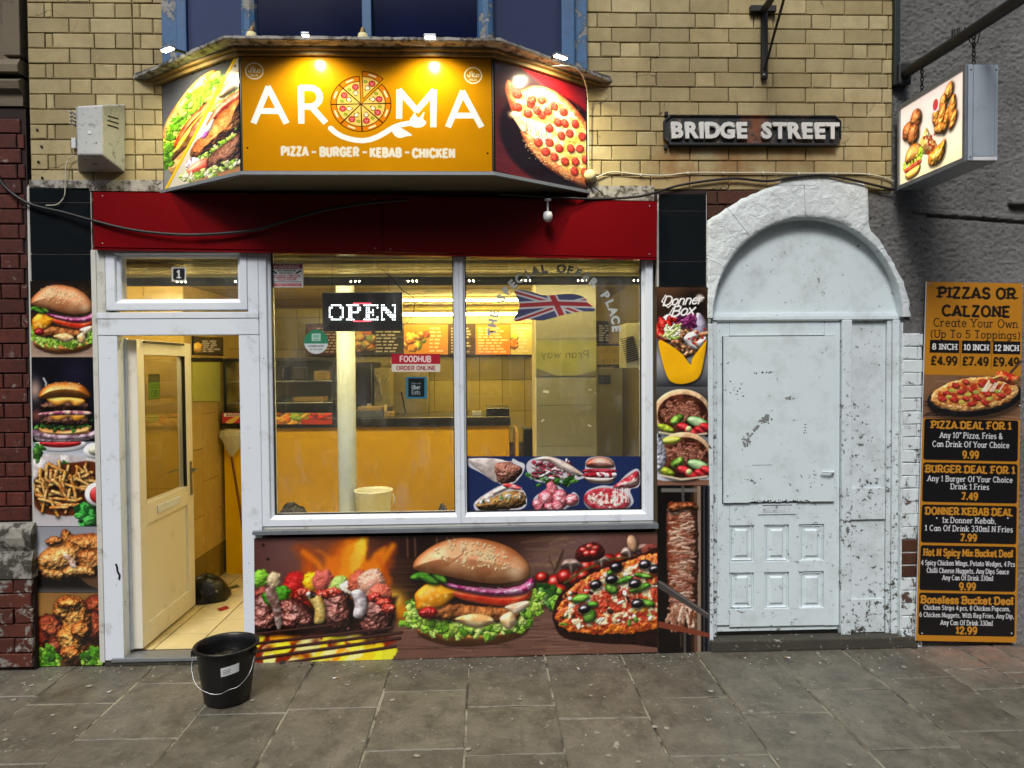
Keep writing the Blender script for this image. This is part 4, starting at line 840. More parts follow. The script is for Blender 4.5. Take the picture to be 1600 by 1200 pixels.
def print_aroma():
    c = Cv(378, 82, 771, 276, 1.75, 'bf8206')
    W_ = 'dfe6ea'
    # letters traced as rounded strokes
    for p in ([(396, 193), (419, 134), (446, 193)], [(405, 174), (438, 174)], [(470, 193), (470, 134)], [(470, 134), (484, 134), (490, 135), (496, 139), (499, 145), (499.5, 151), (498, 157), (494, 162), (488, 165), (484, 166), (470, 166)], [(486, 166), (507, 192)],
              [(624, 184), (625, 138), (652, 172), (679, 138), (678, 198)], [(702, 198), (725, 140), (754, 198)], [(712, 180), (745, 180)]):
        c.flat('k', (p, 4.9, 2.2), W_)
    # fork swoosh
    c.flat('l', ([(516, 203), (523, 210), (532, 216), (542, 220), (554, 223), (566, 224), (578, 222), (590, 217), (600, 211), (610, 204), (619, 199), (628, 196), (638, 194), (648, 194)], 4.4), W_)
    c.flat('c', [(640, 190), (648, 178), (655, 184), (664, 174), (662, 186), (667, 192), (660, 200), (646, 200)], W_); c.flat('l', ([(645, 186), (648, 178)], 1.6), W_)
    c.flat('c', [(613, 206), (622, 201), (632, 205), (644, 214), (636, 216), (624, 219), (616, 214)], W_)
    # pizza emblem
    cx, cy = 564, 161
    for k in range(8):
        a0, a1 = math.radians(-91 + 45 * k - 22.5 + 22), math.radians(-91 + 45 * k + 22.5 + 22); am = (a0 + a1) / 2
        off = 9 if k == 0 else 0; ox, oy = cx + off * math.cos(am), cy + off * math.sin(am)
        def arc(r, g=.0): return [(ox + r * math.cos(a0 + g + (a1 - a0 - 2 * g) * t / 8), oy + r * math.sin(a0 + g + (a1 - a0 - 2 * g) * t / 8)) for t in range(9)]
        c.flat('p', [(ox, oy)] + arc(48), '3a1c08'); c.flat('p', [(ox + 1 * math.cos(am), oy + 1 * math.sin(am))] + arc(46.6, .025), 'c6700c')
        c.flat('p', [(ox, oy)] + arc(39), '3a1c08'); c.flat('p', [(ox + 2 * math.cos(am), oy + 2 * math.sin(am))] + arc(37.8, .03), 'd8b45a')
        c.flat('l', ([(ox + 43 * math.cos(am + .12), oy + 43 * math.sin(am + .12)), (ox + 43 * math.cos(am - .12), oy + 43 * math.sin(am - .12))], 1.3), 'f0dcae')
        px, py = ox + 30 * math.cos(am + .14), oy + 30 * math.sin(am + .14)
        c.flat('e', (px, py, 5.4, 5.4), '5c1418'); c.flat('e', (px, py, 4.6, 4.6), 'b8343c')
        for d in ((-1.6, -1), (1.6, -.6), (0, 1.8)): c.flat('e', (px + d[0], py + d[1], .9, .9), 'e8a0a0')
        gx, gy = ox + 30 * math.cos(am - .22), oy + 30 * math.sin(am - .22)
        c.flat('e', (gx, gy, 3.1, 2.4, 30), '2a3a0c'); c.flat('e', (gx, gy, 2.3, 1.7, 30), '8ca82c')
        _slice_mush(c, ox + 20 * math.cos(am), oy + 20 * math.sin(am), am + math.pi / 2 + .4, .92)
    for x, y in ((398, 106), (742, 111)):
        for r in (13.5,):
            P = [(x + r * math.cos(t * .2618), y + r * math.sin(t * .2618)) for t in range(25)]; c.line(P, 2.0, 'f0e8c8')
        for st in ([(x - 9, y - 1), (x - 8, y + 2), (x - 5, y + 2), (x - 5, y - 6)], [(x - 2, y - 7), (x - 1, y + 2), (x + 2, y - 4)], [(x + 9, y + 2), (x + 4, y + 2), (x + 6, y - 2), (x + 10, y - 1)], [(x - 1, y + 2), (x + 4, y + 2)]): c.line(st, 1.8, 'f0e8c8')
        draw_text(c, 'HALAL', 3.6, x, y + 9, 'd8cfae', w=.26, fit=14)
    for wd, x, f in (('PIZZA', 459, 45), ('-', 489, 8), ('BURGER', 529, 64), ('-', 569, 8), ('KEBAB', 602, 52), ('-', 636, 8), ('CHICKEN', 678, 70)):
        if wd == '-': c.rect(x - 3.5, 242, x + 3.5, 245.5, 'd8d4c8'); continue
        draw_text(c, wd, 13.5, x, 250.5 + (x - 575) * .012, 'dcd8cc', w=.32, fit=f, gap=.3, sq=True)
    for x, y in ((385, 237), (764, 245)): c.flat('e', (x, y, 1.6, 1.6), '2a1c08')
    c.tint(60, .05, 4)
    return c
def print_side_left():
    c = Cv(0, 0, 122, 185, 1.6, '55565c'); rnd = random.Random(4)
    # panel split by a yellow diagonal: burger on charcoal above left, kebab sandwich on white below right
    c.grad([(0, '3c3d44'), (.4, '64656c'), (1, '909094')])
    c.blob('c', [(-2, 100), (4, 70), (26, 40), (56, 14), (84, 6), (88, 22), (60, 44), (36, 62), (14, 92), (6, 108)], 'c07434', 'de9c54', dome=.7, R=16, bump=2, bsc=4, spec=.3); 
    for k in range(60): t = rnd.random(); c.flat('e', (6 + 74 * t + rnd.uniform(-6, 8), 84 - 70 * t + rnd.uniform(-6, 8), 1.3, .8, rnd.uniform(0, 90)), '5a2c10')
    c.blob('c', [(8, 112), (24, 84), (60, 50), (88, 30), (92, 60), (60, 90), (30, 120), (12, 126)], '2a1c14', '4c3420', dome=.1)
    c.leafy([(4, 130), (16, 100), (34, 70), (60, 44), (88, 26)], 190, 12, ['8ccc2c', 'b8e43c', '5c9c1c', 'd8f06c', '74b824'])
    c.blob('c', [(18, 112), (40, 78), (76, 56), (78, 70), (50, 90), (28, 116)], 'd4280c', 'ee5020', dome=.5, spec=.4, shadow=2)
    c.blob('c', [(14, 130), (34, 100), (70, 68), (84, 66), (70, 84), (44, 108), (22, 134)], 'f0b01c', 'f8c840', dome=.3, spec=.3, shadow=2)
    c.crumbs([('c', [(40, 110), (50, 88), (70, 72), (82, 74), (76, 92), (52, 112)])], 'a0603c', '582410', 'd8a07c', bsc=4, bump=6, rough=2)
    c.blob('c', [(12, 130), (40, 112), (60, 104), (62, 114), (36, 130), (18, 142)], '3a2012', '6e4a2c', bump=6, bsc=4)
    c.blob('c', [(14, 142), (40, 122), (56, 116), (48, 140), (26, 164), (12, 160), (8, 150)], 'b87c44', 'd8a468', dome=.5, bump=4, bsc=5)
    c.leafy([(6, 126), (4, 142)], 40, 8, ['6cb024', '98d43c', '3c7414'])
    c.flat('p', [(0, 190), (118, 0), (124, 0), (124, 190)], 'd8cfc0', 1)
    c.flat('p', [(6, 190), (122, 172), (124, 190)], 'b07a4c', 1, 3)
    def cl(pts): return pts
    c.leafy([(84, 66), (96, 52), (120, 42)], 110, 10, ['e0e060', 'c4d84c', 'f0ec9c', '9cc43c'])
    c.bun([(92, 50), (108, 30), (124, 22), (124, 44), (100, 56)], 'd8b088', 'ecd4b4', R=10)
    c.blob('c', [(72, 92), (92, 66), (124, 54), (124, 70), (100, 80), (82, 92)], 'cc3018', 'e8583c', dome=.5, spec=.4, shadow=2)
    c.crumbs([('c', [(46, 132), (66, 104), (96, 80), (126, 68), (126, 122), (96, 138), (58, 150)])], 'b8682c', '6c2c0c', 'e09c4c', bsc=8, bump=11, rough=3)
    c.blob('c', [(58, 114), (76, 92), (84, 88), (78, 106)], 'ece8e4', 'd8d0cc', dome=.5); c.blob('e', (70, 110, 7, 4, -40), '8c2c84', 'b85cb0')
    c.leafy([(60, 150), (90, 138), (122, 122)], 70, 6, ['9cc83c', 'c8e06c', '6c9c24', 'e4e8a0'])
    c.blob('c', [(36, 152), (48, 142), (62, 150), (60, 160), (44, 160)], 'e8e8ee', '7c3c74', dome=.3, mix=(.6, .7)); 
    c.blob('c', [(40, 160), (60, 150), (76, 152), (74, 168), (50, 174), (40, 170)], 'cc2c1c', 'e45c40', dome=.5, spec=.5, edge='f08060')
    c.crumbs([('c', [(72, 154), (92, 138), (126, 124), (126, 168), (110, 174), (78, 174)])], '70402c', '3c1c10', 'a06c50', bsc=6, bump=9, rough=3)
    c.leafy([(30, 172), (60, 176), (90, 174), (120, 166)], 80, 7, ['a4cc4c', 'd4e48c', '74a030', 'ececc8'])
    c.line([(2, 188), (118, 0)], 5.5, 'f4c81c'); c.line([(4, 188), (120, 0)], 1.2, 'b88c10')
    c.flat('e', (117, 12, 1.6, 1.6), '101010')
    return c.soften(.6)
def print_side_right():
    c = Cv(0, 0, 147, 190, 1.6, '2c0c12'); rnd = random.Random(6)
    c.grad([(0, '3a3034'), (.3, '300f14'), (1, '5c1a20')])
    c.flat('p', [(40, 0), (150, 0), (150, 60), (100, 30)], 'a0141c', .9, 10)
    for k in range(40): y = rnd.uniform(100, 188); x = rnd.uniform(-10, 120); c.line([(x, y), (x + 40, y + 6)], 1.6, rnd.choice(['7c2a30', '24080c', '401016']), .5, 2)
    c.flat('e', (96, 112, 90, 84), '0c0406', .85, 12)
    c.blob('c', [(20, 66), (15, 46), (19, 28), (28, 30), (36, 40), (60, 24), (92, 22), (130, 44), (160, 84), (166, 150), (150, 184), (116, 180), (82, 166), (54, 142), (38, 112), (48, 110), (36, 92), (26, 84)], 'b85c34', 'd88c58', dome=.8, R=15, bump=2, bsc=6, spec=.2, edge='7a2418', shadow=4)
    for k in range(150): t = rnd.uniform(0, 1); c.flat('e', (44 + 80 * t + rnd.uniform(-5, 5), 124 + 52 * t ** .7 + rnd.uniform(-6, 6), .9, .7), 'f0c890', .7)
    c.blob('c', [(32, 58), (40, 46), (62, 34), (92, 33), (124, 54), (152, 90), (158, 150), (140, 166), (112, 162), (84, 146), (62, 122), (56, 104), (34, 90)], 'e8b450', 'f6e0a4', dome=.06, bump=4, bsc=7, rough=2, o=4, spec=.2)
    for k in range(110): c.flat('e', (rnd.uniform(50, 146), rnd.uniform(40, 160), rnd.uniform(.6, 1.6), .7, rnd.uniform(0, 180)), rnd.choice(['7c9c3c', 'b85020', 'fdf0c4']), .7)
    for k in range(30): x = 34 + k * 1.7; c.line([(x, 84 + k * .2), (x + 6, 106 + k * .8)], rnd.uniform(1.2, 3), rnd.choice(['fbf0d8', 'f4e2b8', 'ffffff']), .9)
    for k in range(10): x = 42 + k * 4.6; c.line([(x, 92 + k), (x + 3, 106 + k * 1.4)], 1.6, '3c140c', .8)
    c.blob('c', [(24, 84), (34, 80), (48, 106), (42, 112), (33, 100)], 'f0e4d0', 'dcb890', dome=.5); c.glow(25, 86, 6, 'f8d8a8', .8)
    pts = [(34, 48), (34, 70), (54, 58), (56, 50), (50, 76), (72, 46), (72, 72), (92, 50), (82, 62), (108, 56), (98, 78), (128, 72), (118, 92), (140, 92), (104, 100), (84, 92), (136, 116), (120, 120), (100, 124), (84, 118), (66, 122), (146, 134), (128, 142), (110, 146), (92, 142), (78, 136), (144, 158), (126, 160), (64, 66), (110, 76)]
    pepperoni(c, pts, 6.6, 8, 'b4281c', 'cc4430')
    c.tint(5, .08, 3); return c
def print_lightbox():
    c = Cv(0, 0, 120, 100, 1.5, 'f4ded0'); c.grad([(0, 'f0dcd0'), (.5, 'f8e4d0'), (.8, 'fff0c8'), (1, 'ffe8b4')])
    K = dict(bsc=4, bump=5, rough=1.5)
    c.crumbs([('e', (32, 24, 12, 13)), ('e', (16, 34, 12, 12)), ('e', (27, 42, 12, 14))], 'b8642a', '6c2c0e', 'd88c48', **K)
    for x, y, rx, ry, a in ((94, 14, 8, 12, 30), (84, 24, 7, 12, 10), (72, 38, 7, 13, -20), (82, 38, 7, 14, 20), (90, 46, 6, 16, 20), (100, 36, 7, 16, 10), (80, 52, 12, 7, 10), (102, 50, 6, 12, 30)): c.crumbs([('e', (x, y, rx, ry, a))], 'd07c24', '88400c', 'f0b050', **K)
    c.flat('e', (70, 20, 7, 9), 'e8e0d8'); c.flat('e', (70, 20, 5, 7), 'c03c38')
    c.blob('c', [(52, 42), (60, 52), (82, 80), (72, 82), (38, 66)], 'e0a050', 'f4dca0', bump=4, bsc=4, rough=1.5, mix=(.4, .6)); 
    rnd = random.Random(2)
    for k in range(26): c.flat('e', (rnd.uniform(48, 70), rnd.uniform(52, 76), 2.2, 1.6), '9c3414')
    c.bun([(10, 74), (14, 60), (28, 54), (42, 60), (44, 74), (26, 78)], 'dc8c2c', 'f0ac4c', R=12); c.seeds(28, 64, 12, 6, 16, .9)
    c.leafy([(8, 78), (26, 80), (46, 70)], 26, 5, ['a4d02c', 'c8e850', 'e0e840']); c.blob('c', [(10, 82), (40, 78), (42, 84), (14, 88)], 'b8402c', 'd86c3c', bump=3, bsc=3); c.line([(18, 86), (30, 86), (38, 80)], 2, '8c1c2c')
    c.bun([(12, 88), (40, 84), (38, 94), (24, 98), (14, 96)], 'e09c34', 'f4c050', R=6)
    c.crumbs([('c', [(58, 78), (70, 74), (88, 68), (88, 84), (78, 94), (60, 92)])], 'e8901c', 'a8500c', 'f8c858', **K); c.line([(66, 82), (80, 78)], 2, 'fff0b0')
    return c
def print_menu():
    """the tall price board; canvas 0..152 x 0..562"""
    c = Cv(0, 0, 152, 562, 1.75, 'b67a1c'); B = '0d0b0d'; O = 'c08428'; Wt = 'd6d8dc'; rnd = random.Random(9)
    draw_text(c, 'PIZZAS OR', 15.5, 80, 24, '14100c', w=.25, slab=.13, fit=125, gap=.2)
    draw_text(c, 'CALZONE', 15.5, 79, 52, '14100c', w=.25, slab=.13, fit=110, gap=.2)
    draw_text(c, 'Create Your Own', 12.5, 79, 69, '1a140c', w=.12, slab=.13, fit=134, gap=.16)
    draw_text(c, '(Up To 5 Toppings)', 11.5, 79, 86, '1a140c', w=.13, slab=.13, fit=142, gap=.16)
    for x0, x1, t in ((8, 54, '8 INCH'), (58, 103, '10 INCH'), (107, 150, '12 INCH')):
        c.rect(x0, 90, x1, 110, B); draw_text(c, t, 8.5, (x0 + x1) / 2, 104.5, 'e8e8e8', w=.2, slab=.12, fit=min(40, x1 - x0 - 4))
    for x in (56, 105):
        for y in range(90, 134, 3): c.rect(x - .5, y, x + .5, y + 1.5, '3a280c')
    for x, t in ((31, '£4.99'), (80, '£7.49'), (128, '£9.49')): draw_text(c, t, 12, x, 128, '1c1608', w=.24, slab=.1, fit=43)
    # pizza photo
    c.rect(0, 144, 152, 212, '7c5a40')
    for k in range(40): y = rnd.uniform(144, 212); x = rnd.uniform(-20, 140); c.line([(x, y), (x + 50, y + rnd.uniform(-5, 5))], 1.4, rnd.choice(['96745a', '5c3e2a', '4a3020', 'a08068']), .55, 1.5)
    for k in range(14): c.line([(rnd.uniform(0, 40), rnd.uniform(185, 210)), (rnd.uniform(20, 70), rnd.uniform(190, 214))], 2.5, '140c0a', .6, 2)
    c.blob('e', (80, 178, 74, 30, -7), '0c0a0c', '1c1a1c', dome=.2, spec=.2, shadow=5)
    c.blob('e', (80, 173, 69, 26, -7), 'c07c3c', 'e0b070', dome=.6, R=8, rough=1.6, bump=5, bsc=5, spec=.2)
    c.blob('e', (80, 171, 58, 20, -7), 'd89c4c', 'a83018', dome=.05, bump=3, bsc=4, msc=8, rough=2)
    pepperoni(c, [(36, 172), (50, 160), (66, 154), (58, 170), (74, 166), (90, 158), (48, 182), (66, 180), (84, 178), (100, 172), (112, 164), (96, 186), (122, 174), (76, 188), (30, 182), (108, 152)], 6, 3.4, 'a81c18', 'c83c2c')
    for x, y in ((44, 168), (82, 170), (70, 174), (92, 166), (60, 186), (104, 180), (116, 168), (40, 178)): c.blob('e', (x, y, 5, 3), 'c8b050', '8ca040', dome=.2)
    c.blob('c', [(108, 148), (120, 136), (138, 140), (150, 146), (142, 158), (120, 152)], 'b8301c', 'e4b060', bump=4, bsc=4, rough=2)
    for k in range(12): x = rnd.uniform(98, 140); c.line([(x, rnd.uniform(152, 158)), (x - 8, 168)], 1.8, 'f0e4cc', .9)
    c.line([(136, 138), (152, 120)], 4, '4c342c')
    P = [(213, 277, [('PIZZA DEAL FOR 1', 10.5, 227, O, 126, .25), ('Any 10" Pizza, Fries &', 8.6, 242, Wt, 98, .15), ('Can Drink Of Your Choice', 8.6, 256, Wt, 120, .15), ('9.99', 10.5, 273, O, 27, .25)]),
         (281, 343, [('BURGER DEAL FOR 1', 10.5, 296, O, 140, .25), ('Any 1 Burger Of Your Choice', 8.4, 310, Wt, 132, .15), ('Drink 1 Fries', 8.4, 322, Wt, 60, .15), ('7.49', 10.5, 338, O, 27, .25)]),
         (347, 407, [('DONNER KEBAB DEAL', 10.5, 362, O, 136, .25), ('1x Donner Kebab,', 8.6, 375, Wt, 84, .15), ('1 Can Of Drink 330ml N Fries', 8.6, 388, Wt, 136, .15), ('7.99', 10.2, 403, O, 27, .25)]),
         (411, 482, [('Hot N Spicy Mix Bucket Deal', 10.4, 427, O, 138, .22), ('4 Spicy Chicken Wings, Potato Wedges, 4 Pcs', 7.4, 442, Wt, 144, .15), ('Chilli Cheese Nuggets, Any Dips Sauce', 7.4, 454, Wt, 126, .15), ('Any Can Of Drink 330ml', 7.4, 465, Wt, 78, .15), ('9.99', 10.4, 480, O, 27, .25)]),
         (486, 553, [('Boneless Bucket Deal', 11, 502, O, 142, .25), ('Chicken Strips 4 pcs, 8 Chicken Popcorn,', 7, 512.5, Wt, 132, .15), ('6 Chicken Nuggets, With Reg Fries, Any Dip,', 7, 524, Wt, 144, .15), ('Any Can Of Drink 330ml', 7.4, 536, Wt, 80, .15), ('12.99', 10.4, 549.5, O, 34, .25)])]
    for y0, y1, ls in P:
        c.rect(3, y0, 149, y1, B, 4)
        for t, h, y, col, fit, w in ls: draw_text(c, t, h, 76, y, col, w=w, slab=.12, fit=fit, gap=.18)
    return c
def print_board(seed, w, h, bg, rows, pic=None):
    c = Cv(0, 0, w, h, 1.3, bg); rnd = random.Random(seed)
    for r in range(rows):
        y = 5 + r * (h - 6) / rows; x = 4 if not pic else pic[1]
        while x < (w - 14): l = rnd.uniform(5, 12); c.rect(x, y, x + l, y + 2.2, 'd8d0c0', alpha=.8); x += l + 2.5
    if pic:
        for k in range(pic[2]): c.blob('e', (rnd.uniform(5, pic[1] - 6), rnd.uniform(h * .3, h * .8), 8, 6), rnd.choice(['b8581c', 'd8902c', '8c3414', '6c8c24']), 'e8b04c', bump=4, bsc=4, rough=2)
    return c
def print_heatstrip():
    c = Cv(425, 644, 519, 664, 1.4, 'b87a2c'); rnd = random.Random(6)
    for k in range(60): c.blob('e', (rnd.uniform(425, 495), rnd.uniform(645, 663), rnd.uniform(4, 9), rnd.uniform(3, 5), rnd.uniform(0, 180)), rnd.choice(['e0a040', 'c8641c', 'e8c870', '8ca83c', 'b8341c', 'f0d890']), None, dome=.6, bump=3, bsc=3)
    c.rect(486, 655, 520, 664, 'b8341c')
    for k in range(18): c.blob('e', (rnd.uniform(496, 518), rnd.uniform(646, 654), 4, 3), rnd.choice(['c83020', 'e06040', '9c2414']), None, dome=.6)
    return c
R = random.Random(12)
# ================================================================ materials
M = {}
M['yellow'] = brick_mat('painted_yellow_brick', 'ac9c70', 'bcae84', '8c7c54', '3a301c', crack=2.6, patch=('8c6234', 1.0, 2.05, 2.82, 3.1))
M['red'] = brick_mat('dark_red_brick', '50211a', '602a20', '34160f', '14100e', paintc='948680', pam=(.60, .68), gam=(.5, .75))
M['redwhite'] = brick_mat('red_brick_with_old_white_paint', '4c241c', '5c2c20', '3c2018', '1c1814', paintc='8c8a84', pam=(.52, .58), gam=(.6, .75))
M['brown'] = brick_mat('brown_brick', '46271c', '54301f', '2c1a14', '1c1410', paintc='b0aca8', pam=(.68, .72))
M['mortar'] = plain('old_mortar', '5e5236', .9, var=.4, scale=14, bump=.6, bscale=70, bd=.003)
M['mortar_red'] = plain('dark_mortar', '241614', .9, var=.4, scale=14, bump=.6)
M['stone'] = plain('brown_sandstone', '675d4c', .85, var=.3, scale=5, bump=.5, bscale=45, dirt='2c2822', bd=.003)
M['plinth'] = peeling('painted_plinth_stone', '8c8a82', '3c3830', .50, .05, 12, 1.0, .8, dirt='4c4c44')
M['upvc'] = plain('white_plastic_frame', 'dce4ee', .32, var=.035, scale=3, bump=.05, bscale=20, dirt='8c8e84', damt=(.55, .85), dscale=7)
M['upvc_old'] = plain('dirty_white_trim', 'c9cac4', .5, var=.08, scale=5, bump=.2, dirt='5c5a48', damt=(.54, .75), dscale=7)
M['seal'] = plain('black_rubber_seal', '0c0c0d', .6)
M['door_upvc'] = plain('cream_white_door_plastic', 'e4dfd0', .35, var=.04, bump=.05, dirt='a89c7c', damt=(.6, .9))
M['red_gloss'] = plain('red_gloss_board', '6c050c', .22, var=.1, scale=4, bump=.05, bscale=6, dirt='5a0a10', damt=(.6, .9))
M['black_tile'] = plain('glossy_black_tile', '15191c', .12, var=.2, scale=3, bump=.03, bscale=5)
M['grout'] = plain('pale_grout', 'b8b8b2', .8)
M['galv'] = plain('galvanised_sheet', '8c949c', .45, metal=.6, var=.2, scale=12, bump=.1, dirt='5c6068', damt=(.5, .8))
M['grey_paint'] = plain('pale_grey_painted_metal', '9aa6b0', .4, var=.1, scale=10, bump=.1, dirt='6c7278', damt=(.55, .8)); M['alu'] = plain('dull_aluminium', '9aa0a6', .4, metal=.7, var=.12, scale=14, dirt='5c5c58', damt=(.6, .85))
M['iron'] = plain('black_iron', '16171a', .55, var=.4, scale=20, bump=.4, dirt='3a2418', damt=(.62, .8))
M['iron_green'] = plain('dark_green_iron', '1a2422', .5, var=.3, scale=12, bump=.3)
M['lead'] = plain('weathered_roof_felt', '4a4844', .85, var=.5, scale=18, bump=.8, bscale=60, dirt='a8a49c', damt=(.56, .66), dscale=14, bd=.003)
M['ledge'] = peeling('flaking_white_ledge_paint', 'a09e97', '3a352e', .51, .06, 18, .8, .75, dirt='4c4a44', under2='5c5448')
M['trim'] = plain('old_timber_trim', '8a7040', .55, var=.3, scale=10, bump=.4, dirt='3c3020', damt=(.52, .7))
M['soffit'] = plain('dull_soffit_board', '6a6250', .6, var=.15, scale=4, bump=.2, dirt='3c382c', damt=(.6, .8))
M['blue'] = peeling('flaking_blue_paint', '35608c', '9aa4a8', .635, .03, 16, .7, .5, .2, under2='2c241c', speck=False, dirt='1c2c40')
M['blue_worn'] = peeling('worn_blue_timber', '3c6690', '4a4038', .52, .04, 14, .9, .6, .2, under2='b0b4b0', speck=False, dirt='1c2838')
M['white_old'] = peeling('old_white_paint', 'd0dee4', '5c5a52', .655, .010, 26, .6, .5, .03, under2='8c8a82', zfade=(.1, 1.4, .04), dirt='8c8e8c', damt=(.50, .78), mod=.22)
M['white_chip'] = peeling('chipped_white_paint', 'cedae0', '55534a', .635, .012, 30, .7, .5, .04, under2='3c3a34', zfade=(.1, 2.0, .085), dirt='90928e', damt=(.46, .72), mod=.28)
M['white_wall'] = peeling('thick_white_masonry_paint', 'd4dee2', '6c6a62', .67, .02, 9, .6, .6, .03, dirt='94948e', damt=(.46, .72))
def craggy(mt, sc=15, st=.9, d=.020):
    t = mt.node_tree; bp_ = [x for x in t.nodes if x.type == 'BUMP'][0]; nb = t.nodes.new('ShaderNodeBump'); nb.inputs['Strength'].default_value = st; nb.inputs['Distance'].default_value = d
    nn = t.nodes.new('ShaderNodeTexNoise'); nn.inputs['Scale'].default_value = sc; nn.inputs['Detail'].default_value = 9; nn.inputs['Roughness'].default_value = .62; nn.inputs['Distortion'].default_value = .5
    g = t.nodes.new('ShaderNodeNewGeometry'); t.links.new(g.outputs['Position'], nn.inputs['Vector']); t.links.new(nn.outputs['Fac'], nb.inputs['Height']); t.links.new(nb.outputs[0], bp_.inputs['Normal'])
craggy(M['white_wall'])
M['white_brick'] = peeling('white_painted_brick', 'd0dade', '5a3028', .60, .02, 15, .8, .6, .04, zfade=(.0, 1.5, .07), under2='4c4a42', dirt='8c8c84')
M['plastic_white'] = plain('aged_white_plastic', 'c9cdd0', .45, var=.06, bump=.05)
M['box_grey'] = plain('speckled_alarm_box', 'b4b8b8', .5, var=.08, dirt='5c6060', damt=(.56, .68), dscale=30)
M['cable_black'] = plain('black_cable', '121214', .5); M['cable_white'] = plain('white_cable', 'c8c4b0', .5)
M['column'] = plain('white_enamel_pipe', 'dceaee', .3, var=.06, dirt='8ca0a4', damt=(.6, .9))
M['orange'] = plain('orange_counter_laminate', 'e8b606', .5, var=.04, bump=.03, dirt='b88008', damt=(.6, .95), spec=.2)
M['granite'] = plain('black_speckled_worktop', '1c1c18', .25, var=.3, dirt='5c5c50', damt=(.6, .65), dscale=90)
def tile_mat(name, a, b, vein, rough=.25):
    n = N(name); col = n.mix(n.noise(3, 7, .65, dist=1.2), _lin(a), _lin(b)); col = n.mix(n.math('MULTIPLY', n.ramp(n.noise(4, 9, .7, dist=2.5), .55, .72), .5), col, _lin(vein))
    k = n.math('ADD', n.math('MULTIPLY', n.rnd(), .16), .92); col = n.mix(1.0, col, k, 'MULTIPLY'); n.bump(n.noise(20, 3), .08, .001); return n.out(col, rough)
M['walltile'] = tile_mat('marbled_wall_tile', 'a88c48', 'c4a860', 'd8c48c'); M['backtile'] = tile_mat('kitchen_wall_tile', 'a89850', 'b8a85c', 'c8bc7c')
M['skirttile'] = tile_mat('dark_skirting_tile', '6c5a28', '7c6a34', 'a08c50'); M['greytile'] = tile_mat('grey_stone_tile', '7c7a60', '8e8c72', 'a8a68c', .3); M['floortile'] = tile_mat('cream_floor_tile', 'c8b888', 'd4c698', 'e4d8b0')
M['panelgreen'] = plain('pale_green_panel', 'b4b458', .3); M['redchip'] = plain('red_tile_inset', '8c2018', .3); M['greenchip'] = plain('green_tile_inset', '3c5c34', .3)
M['groutdark'] = plain('dark_tile_grout', '4c4024', .9)
M['ceiling'] = plain('cream_ceiling', 'b8a878', .7, var=.06, scale=2, bump=.1, bscale=20)
M['olive'] = plain('olive_painted_wall', '5c5230', .8, var=.2, scale=4); M['plaster'] = plain('bare_plaster', '8c8458', .8, var=.2, scale=4)
M['dark'] = plain('dark_metal', '141412', .35, var=.2); M['greybox'] = plain('grey_blue_plastic', '4c5458', .5); M['card'] = plain('brown_card', '9c8450', .8); M['cream_card'] = plain('cream_card', 'd8cc98', .7)
M['white_bucket'] = plain('cream_white_plastic', 'e0dcb0', .4, var=.03); M['black_bag'] = plain('black_polythene', '0b0b0b', .28, bump=.9, bscale=30, bd=.01)
M['fridge'] = plain('pale_fridge_door', 'a8a480', .35, var=.05); M['brass'] = plain('reflective_shutter_slat', '9a9478', .22, metal=.85, var=.15); M['steel'] = plain('brushed_steel', '8c9090', .3, metal=.8)
M['wood'] = plain('varnished_wood', '6c3c14', .5, var=.3); M['black_plastic'] = plain('black_rubber_plastic', '0c0c0e', .38, var=.3, scale=14, bump=.15, dirt='3c3c3c', damt=(.66, .8), dscale=20)
M['water'] = plain('dark_water', '08090a', .03, var=.1, bump=.1, bscale=8); M['wire'] = plain('steel_wire', 'a0a4a8', .3, metal=.9)
M['label_white'] = plain('white_paper_label', 'd0d4d8', .6)
M['tube'] = emit('lit_tube', (1, .76, .22, 1), 62); M['tube_front'] = emit('window_tube', (1, .82, .38, 1), 90); M['led'] = emit('white_led', (.9, .95, 1, 1), 9); M['led_red'] = emit('red_led', (1, .02, .05, 1), 6); M['lamp_lens'] = emit('floodlight_lens', (1, .93, .78, 1), 30)
M['glass'] = glass_mat('window_glass', dirt=.06); M['glass_door'] = glass_mat('door_glass', dirt=.03); M['glass_case'] = glass_mat('case_glass', dirt=.02)
def upper_glass(nm='dark_blue_upstairs_glass', c1='050a1e', c2='101c44'):
    n = N(nm); f = n.noise(2.2, 6, .6, dist=.6); col = n.mix(f, _lin(c1), _lin(c2)); m_ = n.out(col, .12, spec=.22)
    return m_
M['upglass'] = upper_glass(); M['upglass_side'] = upper_glass('paler_side_glass', '34405c', '484c6c')  # side panes get a paler base colour than the front panes
M['print'] = print_mat('glossy_printed_panel', .3); M['print_matt'] = print_mat('satin_printed_board', .42); M['sticker'] = print_mat('printed_sticker', .4); M['print_sign'] = print_mat('glossy_sign_vinyl', .14, bump=.25)
M['print_lit'] = print_mat('backlit_print', .4, .7); M['print_menu'] = print_mat('lit_menu_print', .5, .06)
M['vinyl'] = plain('pale_vinyl_letters', 'a8b0b0', .5); M['letter_white'] = peeling('white_cast_letters', 'd4d4d0', '4c3c30', .66, .02, 30, .5)
